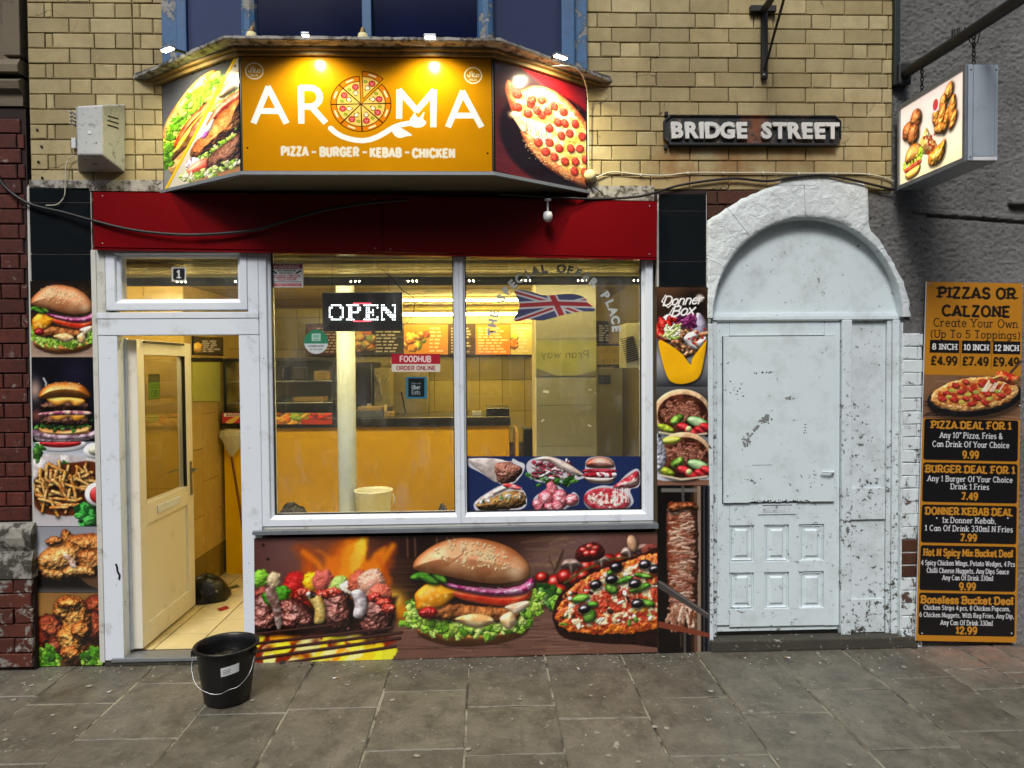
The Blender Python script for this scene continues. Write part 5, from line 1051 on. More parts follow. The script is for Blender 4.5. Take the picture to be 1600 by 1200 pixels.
def iron_sign():
    n = N('rusty_black_nameplate'); col = n.mix(n.ramp(n.noise(14, 8, .7), .55, .62), _lin('1c2024'), _lin('5c4c44')); sp = n.node('ShaderNodeSeparateXYZ'); n.lk(n.pos, sp.inputs[0])
    g = n.math('SUBTRACT', 1.0, n.math('MULTIPLY', n.math('ABSOLUTE', n.math('SUBTRACT', sp.outputs[0], 1.62)), 9.0), True)
    col = n.mix(n.math('MULTIPLY', g, n.ramp(n.noise(22, 6, .7), .35, .5)), col, _lin('7a4420')); n.bump(n.noise(80, 6, .7), .8, .003); return n.out(col, .55)
M['nameplate'] = iron_sign()
def roughcast():
    n = N('grey_roughcast'); col = n.mix(n.noise(3, 8, .6), _lin('636362'), _lin('8e8e8c')); col = n.mix(n.ramp(n.noise(45, 6, .7), .52, .75), col, _lin('464644'))
    sp = n.node('ShaderNodeSeparateXYZ'); n.lk(n.pos, sp.inputs[0]); g = n.node('ShaderNodeMapRange'); g.inputs[1].default_value = 3.0; g.inputs[2].default_value = 3.35; n.lk(sp.outputs[0], g.inputs[0])
    col = n.mix(n.math('MULTIPLY', g.outputs[0], n.ramp(n.noise(2.5, 5), .4, .6)), col, _lin('8c8c8c'))
    b = n.bump(n.noise(70, 8, .75), 1.0, .014); n.bump(n.noise(190, 4, .7), 1.0, .005, b); return n.out(col, .9, spec=.2)
M['roughcast'] = roughcast()
def paving():
    n = N('grey_paving_stone'); wpos = n.pos; r = n.rnd(); n.shift(); col = n.mix(n.ramp(n.noise(4, 12, .74, dist=.5), .3, .7), _lin('4e4b42'), _lin('767266')); k = n.math('ADD', n.math('MULTIPLY', r, .40), .78); col = n.mix(1.0, col, k, 'MULTIPLY')
    sp = n.node('ShaderNodeSeparateXYZ'); n.lk(wpos, sp.inputs[0])
    col = n.mix(n.math('MULTIPLY', n.ramp(n.noise(9, 12, .75, stretch=(1, .6, 1)), .48, .62), .6), col, _lin('3c3932'))
    col = n.mix(n.math('MULTIPLY', n.ramp(n.noise(22, 10, .78, dist=.5), .54, .66), .45), col, _lin('848072'))
    g = n.node('ShaderNodeMapRange'); g.inputs[1].default_value = 2.45; g.inputs[2].default_value = 2.8; n.lk(sp.outputs[0], g.inputs[0])
    gy = n.node('ShaderNodeMapRange'); gy.inputs[1].default_value = -.55; gy.inputs[2].default_value = -.1; n.lk(sp.outputs[1], gy.inputs[0])
    col = n.mix(n.math('MULTIPLY', n.math('MULTIPLY', g.outputs[0], gy.outputs[0]), n.ramp(n.noise(6, 7, .7), .35, .6)), col, _lin('8c7064'))
    # droppings, gum and paint specks
    col = n.mix(n.ramp(n.noise(46, 4, .65, dist=.8), .70, .71), col, _lin('b8b8b0')); col = n.mix(n.math('MULTIPLY', n.ramp(n.noise(13, 8, .75, stretch=(1, .5, 1)), .64, .67), .75), col, _lin('b0aea2'))
    b = n.bump(n.noise(9, 9, .7), .8, .012); n.bump(n.noise(70, 6, .7), .5, .003, b)
    return n.out(col, n.math('ADD', n.math('MULTIPLY', n.noise(14, 6), .35), .25), spec=.5)
M['paving'] = paving(); M['paving_joint'] = plain('gritty_paving_joint', '3a372d', .95, var=.4, scale=9, bump=.8, bscale=80, dirt='8c8878', damt=(.44, .56), dscale=5, bd=.004)
M['asphalt'] = plain('asphalt', '3a3a3a', .9, var=.2, bump=.6)
M['step'] = plain('worn_stone_step', '3a3831', .85, var=.3, scale=7, bump=.6, dirt='8c8a80', damt=(.6, .66), dscale=24, bd=.004)
M['chip'] = plain('pale_chips', '98958a', .8, var=.3)

# ================================================================ ground
gm = MB().box(-60, 60, -60, .05, -.3, -.14).build('ground', M['asphalt']); tag(gm, kind='structure')
pv = MB().box(-5.2, 5.2, -2.75, .3, -.13, -.005).build('pavement', M['paving_joint']); tag(pv, 'grey stone pavement in front of the shop', kind='structure')
XB = [-3.8, -3.35, -2.9, -2.43, -1.965, -1.48, -1.035, -.57, -.113, .345, .80, 1.265, 1.715, 2.165, 2.6]
CJ = [[-.3, -.95], [-.55, -1.2], [-.38, -1.0], [-.478, -1.05], [-.26, -.86], [-.638, -1.28], [-.604, -1.22], [-.43, -1.02], [-.625, -1.085], [-.776, -1.36], [-.58, -1.14], [-.77, -1.33], [-.54, -1.13], [-.42, -1.0]]
def slab(x0, x1, y0, y1, jt=.0025):
    mb = MB(); z = R.uniform(-.003, .002); c = .006; tl = R.uniform(-.004, .004)
    ja = [R.uniform(-.005, .005) for _ in range(8)]
    ring = [(x0 + jt + ja[0], y0 + jt + ja[1]), (x1 - jt + ja[2], y0 + jt + ja[3]), (x1 - jt + ja[4], y1 - jt + ja[5]), (x0 + jt + ja[6], y1 - jt + ja[7])]
    cx, cy = (x0 + x1) / 2, (y0 + y1) / 2; rows = [[(x, y, -.06) for x, y in ring], [(x, y, z - c) for x, y in ring]]
    rows.append([(x + (c if x < cx else -c), y + (c if y < cy else -c), z + (tl if x < cx else -tl) * .5) for x, y in ring])
    mb.quads(rows, False, True); mb.add(rows[-1], [(0, 1, 2, 3)]); return mb.build('paving_slab', M['paving'], pv)
for i in range(len(XB) - 1):
    ys = [.04] + CJ[i]
    while ys[-1] > -2.4: ys.append(ys[-1] - R.uniform(.5, .7))
    ys[-1] = -2.7
    for a, b in zip(ys[1:], ys[:-1]):
        if i == 13 and b > -.1: a2 = a
        slab(XB[i], XB[i + 1], a, b)
# smaller, skewed stones right of the doorway
x = 2.6; k = 0
while x < 4.4:
    w_ = [.3, .22, .34, .26][k % 4]; y = .04; j = 0
    while y > -2.6:
        l_ = [.36, .25, .42, .3, .5][(j + 2 * k) % 5]; slab(x, x + w_, y - l_, y, .005); y -= l_; j += 1
    x += w_; k += 1
kb = MB()
kerb = MB().box(-5.2, 5.2, -2.92, -2.752, -.14, -.002, .012).build('kerb', M['step']); tag(kerb, 'stone kerb along the street edge of the pavement', kind='structure')
# chips and crumbs of dirt along the wall foot and in the joints
lt = MB()
for k in range(760):
    if k < 480: x, y = R.uniform(-2.6, 2.9), -abs(R.gauss(0, .11)) - .006
    else: x, y = R.uniform(-2.7, 2.9), R.uniform(-1.3, 0)
    if x > 1.35 and x < 2.65 and y > -.09: continue
    r = R.choice([.0025, .003, .004, .006]) * (1.6 if R.random() < .06 else 1); a = R.uniform(0, 6.28); n_ = 5
    P_ = [(x + r * R.uniform(.6, 1.3) * math.cos(a + 6.283 * q / n_), y + r * R.uniform(.6, 1.3) * math.sin(a + 6.283 * q / n_), .0012) for q in range(n_)]
    lt.add(P_ + [(x, y, .0012 + r * .6)], [(q, (q + 1) % n_, n_) for q in range(n_)])
tag(lt.build('litter_crumbs', M['chip']), 'pale crumbs and chips scattered over the paving', kind='stuff')
dg_ = MB()
for k in range(14):
    x, y = R.choice([(-1.0, -.06), (-.62, -.1), (-.3, -.2), (1.5, -.12), (2.2, -.1)]); x += R.uniform(-.15, .15); y += R.uniform(-.05, .03); r = R.uniform(.004, .010)
    dg_.add([(x - r, y, .001), (x, y - r * .6, .001), (x + r, y + r * .2, .001), (x, y + r * .7, .001), (x, y, .001 + r)], [(0, 1, 4), (1, 2, 4), (2, 3, 4), (3, 0, 4)])
tag(dg_.build('dark_debris', M['iron']), 'dark crumbs of dirt lying near the shop front', kind='stuff')
p = on_floor(441, 1036, 0); t = thing('black_plastic_scrap', 'torn black scrap lying on the paving right of the bucket', 'litter', (p.x, p.y, 0))
MB().add([(-.022, 0, .002), (-.004, -.02, .003), (.022, -.004, .003), (.004, .018, .01), (0, 0, .016)], [(0, 1, 4), (1, 2, 4), (2, 3, 4), (3, 0, 4)]).build('scrap', M['iron'], t)

# ================================================================ yellow brick wall
WB = 2.80
yw = thing('yellow_brick_wall', 'upper wall of yellow painted brick with the street nameplate on it', 'wall')
C = .0872
MB().box(-2.63, 2.475, .009, .25, 2.79, 4.6).build('mortar', M['mortar'], yw)
def pL(k): return ([.098, .045, .235, .120], .0) if k % 2 else ([.235, .120, .240, .118], .0)
lay(yw, -2.628, -1.83, 2.826, C, 14, M['yellow'], pL, seed=3, joint=.005)
rr = random.Random(77)
def pR(k):
    if k % 2 == 0: return ([.235], .235 * .35)
    return ([.088, .118, .118, .118, .235, .235, .235, .235, .235], 0.0) if k % 4 == 1 else ([.118, .235], .05)
lay(yw, .612, 2.472, 2.802, C, 13, M['yellow'], pR, seed=9, joint=.005)
# bricks half hidden between sign box and wall edge strip
bp = MB()   # rendered band with scraps of render under the first course
def strip_x(x0, x1, z0, z1, mat, name, label, cat, y0=-.004, bev=.003, parent=None):
    return bx(name, mat, parent, x0, x1, y0, .05, z0, z1, bev=bev)

# ---- left pier of red brick with its stone plinth and sill
rp = thing('red_brick_pier', 'dark red brick pier at the left edge, worn white plinth at its foot', 'brick pier')
MB().box(-3.3, -2.655, .012, .3, 0, 3.27).build('mortar', M['mortar_red'], rp)
lay(rp, -3.02, -2.66, .865, .0868, 27, M['red'], lambda k: ([.225, .11] if k % 2 else [.115, .225], .02 if k % 2 else .0), seed=21, y=.0)
def cyl_profile(prof, x0, x1, mat, name, parent, retl=True):
    """moulding run along x from a (y, z) profile"""
    rows = [[(x0, y, z) for y, z in prof], [(x1, y, z) for y, z in prof]]
    mb = MB(); n = len(prof); mb.quads(rows, False, False); mb.add(rows[0], [tuple(range(n))]); mb.add(rows[1], [tuple(range(n - 1, -1, -1))]); return mb.build(name, mat, parent)
cyl_profile([(.1, .86), (-.02, .86), (-.05, .83), (-.062, .78), (-.055, .73), (-.04, .70), (-.04, .685), (.1, .685)], -3.3, -2.643, M['plinth'], 'plinth_moulding', rp)
cyl_profile([(.1, .684), (-.045, .684), (-.056, .65), (-.064, .60), (-.066, .545), (.1, .545)], -3.3, -2.641, M['plinth'], 'plinth_block', rp)
MB().box(-3.3, -2.645, -.040, .1, 0, .544).build('mortar_base', M['mortar_red'], rp)
lay(rp, -3.2, -2.642, .02, .0872, 6, M['redwhite'], lambda k: ([.22, .11], .1 * (k % 2)), seed=5, y=-.060, d=.03, ydev=.006, jit=.003)
sl = thing('stone_window_sill', 'brown stone sill and jamb of the neighbouring window, top left', 'window sill')
cyl_profile([(.3, 3.56), (-.02, 3.54), (-.045, 3.50), (-.045, 3.46), (.3, 3.45)], -3.4, -2.66, M['stone'], 'sill_nosing', sl)
cyl_profile([(.3, 3.44), (-.0, 3.44), (-.04, 3.41), (-.03, 3.37), (0, 3.35), (.0, 3.28), (.3, 3.28)], -3.4, -2.662, M['stone'], 'corbel', sl)
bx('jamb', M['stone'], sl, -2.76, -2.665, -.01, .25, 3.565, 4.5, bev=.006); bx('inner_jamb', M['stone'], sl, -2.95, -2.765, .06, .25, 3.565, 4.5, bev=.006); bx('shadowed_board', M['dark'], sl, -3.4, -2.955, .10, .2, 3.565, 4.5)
a = on_floor(12, 1030, 0)
bx('side_wall', M['mortar_red'], rp, -3.9, -3.05, -.01, .3, 0, 3.27)
dr = MB().box(-2.99, -2.86, -.24, -.10, .001, .004).build('drain_cover', M['iron']); tag(dr, 'dark flat cover at the foot of the red brick pier', 'cover')
# pipe-dark strip between pier and tiles
bx('dark_joint', M['mortar_red'], rp, -2.668, -2.645, .004, .04, .86, 2.82, bev=0)

# ================================================================ roughcast wall on the right
def relief_wall():
    x0, x1, z0, z1 = 2.30, 4.3, 0.0, 4.6; nx, nz = 330, 760
    X, Z = np.meshgrid(np.linspace(x0, x1, nx), np.linspace(z0, z1, nz))
    y = .022 - .014 * fbm(X, Z * 1.2, .020, 5, 3) - .003 * fbm(X, Z, .3, 8, 3)
    y = np.where(X < 2.478, np.where(Z > 2.79, .09, y), y)
    y = np.where((Z > 2.655 - (X - 2.5) * .07) & (Z < 2.675 - (X - 2.5) * .07) & (X > 2.7), y + .012, y)
    y = np.where((Z > 2.675 - (X - 2.5) * .07) & (Z < 2.705 - (X - 2.5) * .07) & (X > 2.6), y - .012, y)
    co = np.stack([X, y, Z], -1).reshape(-1, 3); i = np.arange((nz - 1) * (nx - 1)); r = i // (nx - 1); c = i % (nx - 1); a = r * nx + c; f = np.stack([a, a + 1, a + nx + 1, a + nx], 1)
    cx, cz = 1.955, 2.03
    fc = co[f].mean(1); rad = np.hypot(fc[:, 0] - cx, fc[:, 2] - cz); cut = ((rad < .60) & (fc[:, 2] > 2.0)) | ((fc[:, 2] <= 2.0) & (fc[:, 0] < 2.545)); f = f[~cut]
    me = bpy.data.meshes.new('roughcast'); me.from_pydata(co.tolist(), [], f.tolist()); me.polygons.foreach_set('use_smooth', [True] * len(f)); me.materials.append(M['roughcast']); return me
rw = thing('roughcast_wall', 'dark grey roughcast wall behind the hanging sign and the price board', 'wall'); link('render_coat', relief_wall(), rw)
bx('backing', M['mortar'], rw, 2.62, 4.3, .06, .3, 0, 4.6)
bx('ledge_stub', M['roughcast'], rw, 3.20, 3.34, -.03, .02, 2.715, 2.74, bev=.008)

# ================================================================ fascia and tiles
fs = thing('red_fascia_board', 'glossy red fascia board running above the shop window and door', 'fascia')
def quad_board(name, px, y0, y1, mat, parent, bev=0):
    return MB().prism([(at(a, b, y0).x, at(a, b, y0).z) for a, b in px], y0, y1).build(name, mat, parent)
quad_board('board_left', [(145, 300), (597, 305), (597, 393), (147, 386)], -.05, .03, M['red_gloss'], fs)
quad_board('board_right', [(598, 305), (1027, 315), (1026, 402), (598, 393)], -.048, .03, M['red_gloss'], fs)
quad_board('lower_lip', [(146, 386.5), (1026, 402.5), (1026, 406), (146, 390)], -.045, .03, M['red_gloss'], fs)
def tiles(px0, px1, ys, label, name='tile_pilaster'):
    t = thing(name, label, 'tile pilaster'); p0, p1 = at(px0, ys[0]), at(px1, ys[-1]); x0, x1 = p0.x, p1.x
    bx('backing_board', M['grout'], t, x0 - .012, x1 + .006, .0, .04, at(px0, ys[-1]).z, p0.z + .014, bev=.002)
    for a, b in zip(ys[:-1], ys[1:]): bx('tile', M['black_tile'], t, x0, x1, -.006, .004, at(px0, b).z + .003, at(px0, a).z - .003, bev=.0012)
    return t
tiles(46.5, 144, [293, 316, 397, 439], 'black glossy tiles left of the red fascia, above the open burger poster')
tiles(1029, 1103, [303, 329, 408, 448], 'black glossy tiles right of the red fascia, above the takeaway box poster')
# ragged old timber and paint above the red board
og = thing('old_fascia_batten', 'strip of flaking white and brown timber above the red fascia', 'batten')
quad_board('batten_left', [(45, 281), (255, 281), (255, 299), (146, 298), (45, 291)], -.006, .03, M['ledge'], og)
quad_board('batten_right', [(918, 290), (1022, 290), (1022, 314), (918, 311)], -.006, .03, M['ledge'], og)
quad_board('brown_patch', [(1023, 300), (1104, 296), (1104, 303), (1027, 303), (1027, 316), (1023, 316)], -.003, .03, M['mortar_red'], og)

# ================================================================ shopfront frames
PR = [(0, .07), (0, .0), (.004, -.004), (.045, -.004), (.050, .000), (.052, .012), (.066, .019), (.070, .026), (.070, .07)]
def frame_px(a, b, c, d): p, q = at(a, b), at(c, d); return p.x, q.x, q.z, p.z
sw = thing('shop_window', 'large white framed shop window of two panes, lit yellow from inside', 'window')
wx0, wx1 = at(400, 600).x, at(1023, 600).x; wz0, wz1 = .845, 2.47
mx_ = at(718, 600).x
PW = [(0, .07), (0, .002), (.003, -.002), (.030, -.002), (.033, .0), (.035, .010), (.050, .018), (.055, .024), (.055, .07)]
# two rings side by side share the mullion
gl0, gl1, gr0, gr1 = at(425, 600).x, at(709, 600).x, at(728, 600).x, at(1003, 600).x; gz0, gz1 = at(600, 804).z + .004, 2.47
PWt = [(0, .075), (0, .0), (.004, -.005), (.040, -.005), (.044, -.001), (.046, .008), (.060, .016), (.064, .022), (.064, .075)]
for (a, b) in ((gl0 - .064, gl1 + .044), (gr0 - .044, gr1 + .064)):
    pass
def win_ring(gx0, gx1, gz0_, gz1_, wl, wr, wb, wt, parent, mat, y=.0, skip=()):
    """four mitred rails round a glass opening, each rail with its own width"""
    P = [(0, .075), (0, -.001), (.06, -.005), (.62, -.005), (.68, -.001), (.72, .009), (.94, .016), (1, .022), (1, .075)]
    ox0, ox1, oz0, oz1 = gx0 - wl, gx1 + wr, gz0_ - wb, gz1_ + wt; n = len(P); g = .0006
    def cr(k, t): return [(ox0 + wl * t, oz0 + wb * t), (ox1 - wr * t, oz0 + wb * t), (ox1 - wr * t, oz1 - wt * t), (ox0 + wl * t, oz1 - wt * t)][k]
    for k in range(4):
        if k in skip: continue
        dx, dz = [(1, 0), (0, 1), (-1, 0), (0, -1)][k]
        A = [(cr(k, t)[0] + dx * g, yy + y, cr(k, t)[1] + dz * g) for t, yy in P]; B = [(cr((k + 1) % 4, t)[0] - dx * g, yy + y, cr((k + 1) % 4, t)[1] - dz * g) for t, yy in P]
        MB().add(A + B, [(i, i + 1, n + i + 1, n + i) for i in range(n - 1)] + [(0, n, 2 * n - 1, n - 1), tuple(range(n)), tuple(range(2 * n - 1, n - 1, -1))]).build('rail', mat, parent)
win_ring(gl0, gl1, gz0, gz1, .068, .036, .066, .06, sw, M['upvc'])
win_ring(gr0, gr1, gz0, gz1, .036, .068, .066, .06, sw, M['upvc'])
for a, b in ((gl0, gl1), (gr0, gr1)):
    o = MB().box(a - .002, b + .002, .044, .050, gz0 - .002, gz1).build('pane', M['glass'], sw)
    for q in ((a, a + .004, gz0, gz1), (b - .004, b, gz0, gz1), (a + .0042, b - .0042, gz0, gz0 + .004)): bx('gasket', M['seal'], sw, q[0], q[1], .018, .0435, q[2], q[3], bev=0)
o = MB().prism([(at(398, 834).x, .772), (at(1026, 824).x, .772), (at(1026, 824).x, .800), (at(398, 834).x, .792)], -.045, .07).build('sill', M['galv'], sw)
bx('packer', M['upvc_old'], sw, gl0 - .066, gr1 + .066, .002, .07, .7935, gz0 - .0665, bev=0)
# door frame with fanlight
df = thing('shop_door_frame', 'white plastic door frame with a fanlight over the open doorway', 'door frame')
dx0, dx1 = at(188, 700).x, at(376, 700).x; ztop = at(280, 524).z
o0, o1 = at(160, 800).x, at(397, 600).x - .001
bx('jamb', M['upvc'], df, o0, dx0 - .001, -.006, .07, .03, ztop, bev=.005); bx('jamb', M['upvc'], df, dx1 + .001, gl0 - .069, -.006, .07, .03, ztop, bev=.005)
bx('jamb_bead', M['upvc'], df, dx0 - .02, dx0 + .012, .0705, .10, .06, ztop - .01, bev=.003); bx('jamb_bead', M['upvc'], df, dx1 - .012, dx1 + .02, .0705, .10, .06, ztop - .01, bev=.003)
z_a, z_b = at(280, 498).z, at(280, 487).z
bx('transom_bar', M['upvc'], df, o0, gl0 - .069, -.010, .07, ztop + .001, z_a, bev=.005); bx('transom_bar', M['upvc'], df, o0, gl0 - .069, -.014, .07, z_a + .001, z_b - .004, bev=.003)
fx0, fx1, fz0, fz1 = at(188, 435).x, at(370, 435).x, at(280, 467).z, at(280, 402).z
win_ring(fx0, fx1, fz0, fz1, .082, .062, .066, .058, df, M['upvc'], y=-.004)
MB().box(fx0 - .002, fx1 + .002, .030, .036, fz0, fz1).build('pane', M['glass'], df)
bx('outer_strip', M['upvc_old'], df, at(147, 600).x, o0 - .001, -.008, .05, .02, at(150, 391).z, bev=.004)
bx('fanlight_post', M['upvc'], df, fx1 + .064, gl0 - .069, -.006, .07, z_b - .003, at(385, 392).z, bev=.003); bx('fanlight_post', M['upvc_old'], df, o0, fx0 - .084, -.006, .07, z_b - .003, at(160, 391).z, bev=.003)
bx('threshold', M['alu'], df, o0 + .04, dx1 + .03, -.02, .10, .022, .046, bev=.006); bx('threshold_step', M['step'], df, o0, dx1 + .05, -.012, .10, .0, .0215, bev=.003)
# house number
def num_plate():
    c = Cv(268, 417, 291, 440, 4, 'c8c8c0'); c.rect(270.5, 419.5, 288.5, 437.5, '101418', 3); draw_text(c, '1', 12, 279, 434.5, 'd8d8d4', w=.22, slab=.18, sx=1.0); return c
t = thing('house_number', 'black square plate with a white number one on the fanlight', 'number plate'); sheet('plate', num_plate(), pq(268, 417, 291, 440, .026), M['sticker'], t)

# ================================================================ open shop door (leaf swung inwards against the tiled wall)
dl = thing('shop_door', 'cream lit half glazed door standing open inside the doorway', 'door', (-2.083, .078, 0), rz=math.radians(90.6))
LW, z0_, z1_ = .80, .065, 1.93
def ring4(x0, x1, z0, z1, wl, wr, wb, wt, y0, y1, mat, par, nm='stile', bev=.004):
    bx(nm, mat, par, x0, x0 + wl, y0, y1, z0, z1, bev=bev); bx(nm, mat, par, x1 - wr, x1, y0, y1, z0, z1, bev=bev)
    bx('cross_rail', mat, par, x0 + wl + .0005, x1 - wr - .0005, y0, y1, z0, z0 + wb, bev=bev); bx('cross_rail', mat, par, x0 + wl + .0005, x1 - wr - .0005, y0, y1, z1 - wt, z1, bev=bev)
ring4(0, LW, z0_, z1_, .09, .10, .13, .09, 0, .06, M['door_upvc'], dl)
bx('middle_rail', M['door_upvc'], dl, .0905, LW - .1005, 0, .06, .80, .93, bev=.004)
bx('lower_panel', M['door_upvc'], dl, .0905, LW - .1005, .018, .04, .1955, .7995, bev=.002)
MB().box(.0905, LW - .1005, .026, .032, .931, z1_ - .091).build('glass_pane', M['glass_door'], dl)
for a in ((.091, .0955, .932, z1_ - .092), (LW - .106, LW - .101, .932, z1_ - .092)): bx('gasket', M['seal'], dl, a[0], a[1], .003, .025, a[2], a[3], bev=0)
bx('letter_flap', M['upvc'], dl, .22, .56, -.008, -.0005, .84, .89, bev=.003)
bx('handle_plate', M['steel'], dl, LW - .06, LW - .028, -.008, -.0005, .86, 1.10, bev=.003)
MB().tube([(LW - .044, -.008, 1.04), (LW - .044, -.045, 1.04), (LW - .06, -.05, 1.04), (LW - .16, -.05, 1.035)], .008).build('handle', M['steel'], dl)
bx('closer_arm', M['dark'], dl, .05, .62, -.03, -.01, z1_ - .02, z1_ - .005)
def dsticker():
    c = Cv(0, 0, 20, 31, 2.2, '2a2c14'); c.rect(1, 10, 19, 30, '5c8c10'); c.rect(3, 3, 17, 8, '50502c')
    for y in (13, 16): c.rect(3, y, 17, y + 1.2, '2c4c08')
    draw_text(c, 'C|VD'.replace('|', ''), 8, 10, 28, '2c3c08', w=.18, fit=13); return c
sheet('green_sticker', dsticker(), [(.20, -.0035 + .03, 1.72), (.36, .0265, 1.72), (.36, .0265, 1.56), (.20, .0265, 1.56)], M['sticker'], dl, off=.0)

# ================================================================ inside
FZ = .05
fl = MB().box(-2.80, 1.25, .1, 3.4, -.02, FZ - .006).build('shop_floor', M['groutdark']); tag(fl, 'tiled floor inside the shop', kind='structure')
ft = MB; k = 0
for i in range(7):
    for j in range(7):
        x0_, y0_ = -2.28 + i * .245, .105 + j * .245
        if y0_ > 1.64: continue
        bx('floor_tile', M['floortile'], fl, x0_ + .0035, x0_ + .2415, y0_ + .0035, y0_ + .2415, FZ - .005, FZ, bev=.001)
for (px, py, mt) in ((366, 917, 'greenchip'), (349, 951, 'redchip'), (392, 951, 'greenchip'), (330, 925, 'redchip')):
    p = on_floor(px, py, FZ); MB().add([(p.x - .045, p.y, FZ + .0012), (p.x, p.y - .06, FZ + .0012), (p.x + .045, p.y, FZ + .0012), (p.x, p.y + .06, FZ + .0012)], [(0, 1, 2, 3)]).build('diamond_inset', M[mt], fl)
lw = MB().box(-3.0, -2.755, .125, 1.0, 0, 2.7).box(-3.0, -2.195, 1.0, 3.4, 0, 2.7).build('left_shop_wall', M['groutdark']); tag(lw, 'marbled tile wall inside the doorway', kind='structure')
for i in range(9):
    y0_, dy_ = (.115 + i * .295, .295) if i < 3 else (1.0 + (i - 3) * .30, .30); X_ = -2.755 if i < 3 else -2.195
    zs = [FZ, .32 - (.0 if i % 2 else .0)] + [q - (.26 if i % 2 else 0) for q in (.88, 1.40, 1.92)] + [2.364]
    for j, (za, zb) in enumerate(zip(zs[:-1], zs[1:])): bx('wall_tile', M['skirttile' if j == 0 else 'walltile'], lw, X_ - .001, X_ + .009, y0_ + .002, y0_ + dy_ - .002, za + .002, zb - .002, bev=.001)
for j, (za, zb) in enumerate(((FZ, .32), (.32, .88), (.88, 1.40), (1.40, 1.92), (1.92, 2.364))): [bx('wall_tile', M['skirttile' if j == 0 else 'walltile'], lw, xa_, xb_, .990, .9995, za + .002, zb - .002, bev=.001) for xa_, xb_ in ((-2.745, -2.471), (-2.467, -2.187))]
def onx(px, py, X): d = (px - 800) / F * CR - (py - 600) / F * CU + CF; return Vector((0, -D, H)) + d * (X / d.x)
bk = MB().box(-2.3, 1.3, 3.21, 3.4, 0, 2.7).build('back_shop_wall', M['groutdark']); tag(bk, 'tiled back wall behind the counter', kind='structure')
for i in range(15):
    for j in range(5):
        x0_ = -2.19 + i * .236; z0b = .95 + j * .33
        if z0b + .33 < 1.2: continue
        bx('wall_tile', M['backtile'], bk, x0_ + .0025, x0_ + .2335, 3.2, 3.211, z0b + .0025, z0b + .3275, bev=.001)
cl = MB().box(-3.0, 1.3, .62, 3.4, 2.365, 2.7).build('shop_ceiling', M['ceiling']); tag(cl, 'cream ceiling of the shop', kind='structure')
for y_ in (1.35, 2.2, 2.8): bx('ceiling_joint', M['groutdark'], cl, -2.19, 1.1, y_, y_ + .006, 2.3635, 2.366, bev=0)
rwi = MB().box(1.12, 1.3, .11, 3.4, 0, 2.7).build('right_shop_wall', M['olive']); tag(rwi, 'right hand wall inside the shop', kind='structure')
up = MB().box(-3.0, 1.3, .14, .62, 2.62, 2.7).build('lintel', M['dark']); tag(up, 'dark lintel space over the window', kind='structure')
# back of the facade (keeps daylight out above the fascia and beside the window)
fb = MB().box(-3.0, -2.20, .06, .12, 0, 2.79).box(1.02, 1.36, .06, .12, 0, 2.79).box(-1.385, 1.02, .08, .12, 0, .80).box(-3.0, 1.02, .085, .12, 2.52, 2.79).build('shopfront_backing_wall', M['mortar']); tag(fb, 'wall behind the posters and fascia', kind='structure')
sh = thing('roller_shutter', 'rolled up metal shutter and perforated rail behind the top of the window', 'shutter')
rows = []
for k in range(40):
    a = math.pi * (1.02 + .62 * k / 39) ; r_ = .20 + .006 * abs(math.sin(k * math.pi / 4)); rows.append([(-2.74, .52 + r_ * math.cos(a), 2.56 + r_ * math.sin(a)), (1.1, .52 + r_ * math.cos(a), 2.56 + r_ * math.sin(a))])
MB().quads(rows, True).build('slat_roll', M['brass'], sh)
gr_ = MB().box(-2.74, 1.1, .285, .290, 2.27, 2.293).box(-2.74, 1.1, .285, .290, 2.3015, 2.325); x = -2.74
for k in range(9):
    for q in (-.026, 0, .026): c_ = -1.9 + k * .36 + q; gr_.box(x, c_ - .0032, .285, .290, 2.2932, 2.3013); x = c_ + .0032
gr_.box(x, 1.1, .285, .290, 2.2932, 2.3013); gr_.build('guide_rail', M['galv'], sh)
# pier, counter, fittings
pr = thing('tiled_pillar', 'grey stone tiled pillar seen through the right hand pane', 'pillar')
px0_, px1_ = .365, .82
MB().box(px0_ + .008, px1_, 1.008, 1.30, FZ, 2.365).build('core', M['groutdark'], pr)
for za, zb in ((FZ, .55), (.552, 1.155), (1.157, 1.46), (1.462, 1.95), (1.952, 2.364)): bx('face_tile', M['greytile'], pr, px0_ + .008, px1_, 1.0, 1.0075, za, zb - .001, bev=.001)
bx('lit_side_face', M['cream_card'], pr, px0_ - .004, px0_ + .0075, .998, 1.30, FZ, 2.364)  # paler colour puts the light on the pillar's left side into this face
pb = thing('translucent_poster', 'pale see-through paper poster taped on the grey tiled pillar', 'poster')
def backposter():
    c = Cv(0, 0, 92, 54, 1.6, '8a8a4c'); c.tint(20, .12, 3)
    draw_text(c, 'Pran way', 11, 44, 26, '4c4c2c', w=.16, fit=74, mirror=True, alpha=.7); c.flat('p', [(0, 42), (30, 54), (0, 54)], '5c5a44', 1, 2); c.flat('p', [(60, 54), (92, 46), (92, 54)], '5c5a44', 1, 2); return c
sheet('paper', backposter(), pq(838, 533, 932, 587, .985), M['sticker'], pb)
for (px, py, s_) in ((853, 612, .022), (922, 609, .012), (848, 657, .014), (921, 665, .014), (930, 614, .008)):
    p = at(px, py, .995); o = MB().box(-s_, s_, 0, .002, -s_ * .45, s_ * .45).build('tape_scrap', M['label_white'], pr); o.location = (p.x, .994, p.z); o.rotation_euler = (0, R.uniform(-.9, .9), 0)
CY = 1.67
ct = thing('serving_counter', 'orange fronted serving counter with a black speckled top', 'counter')
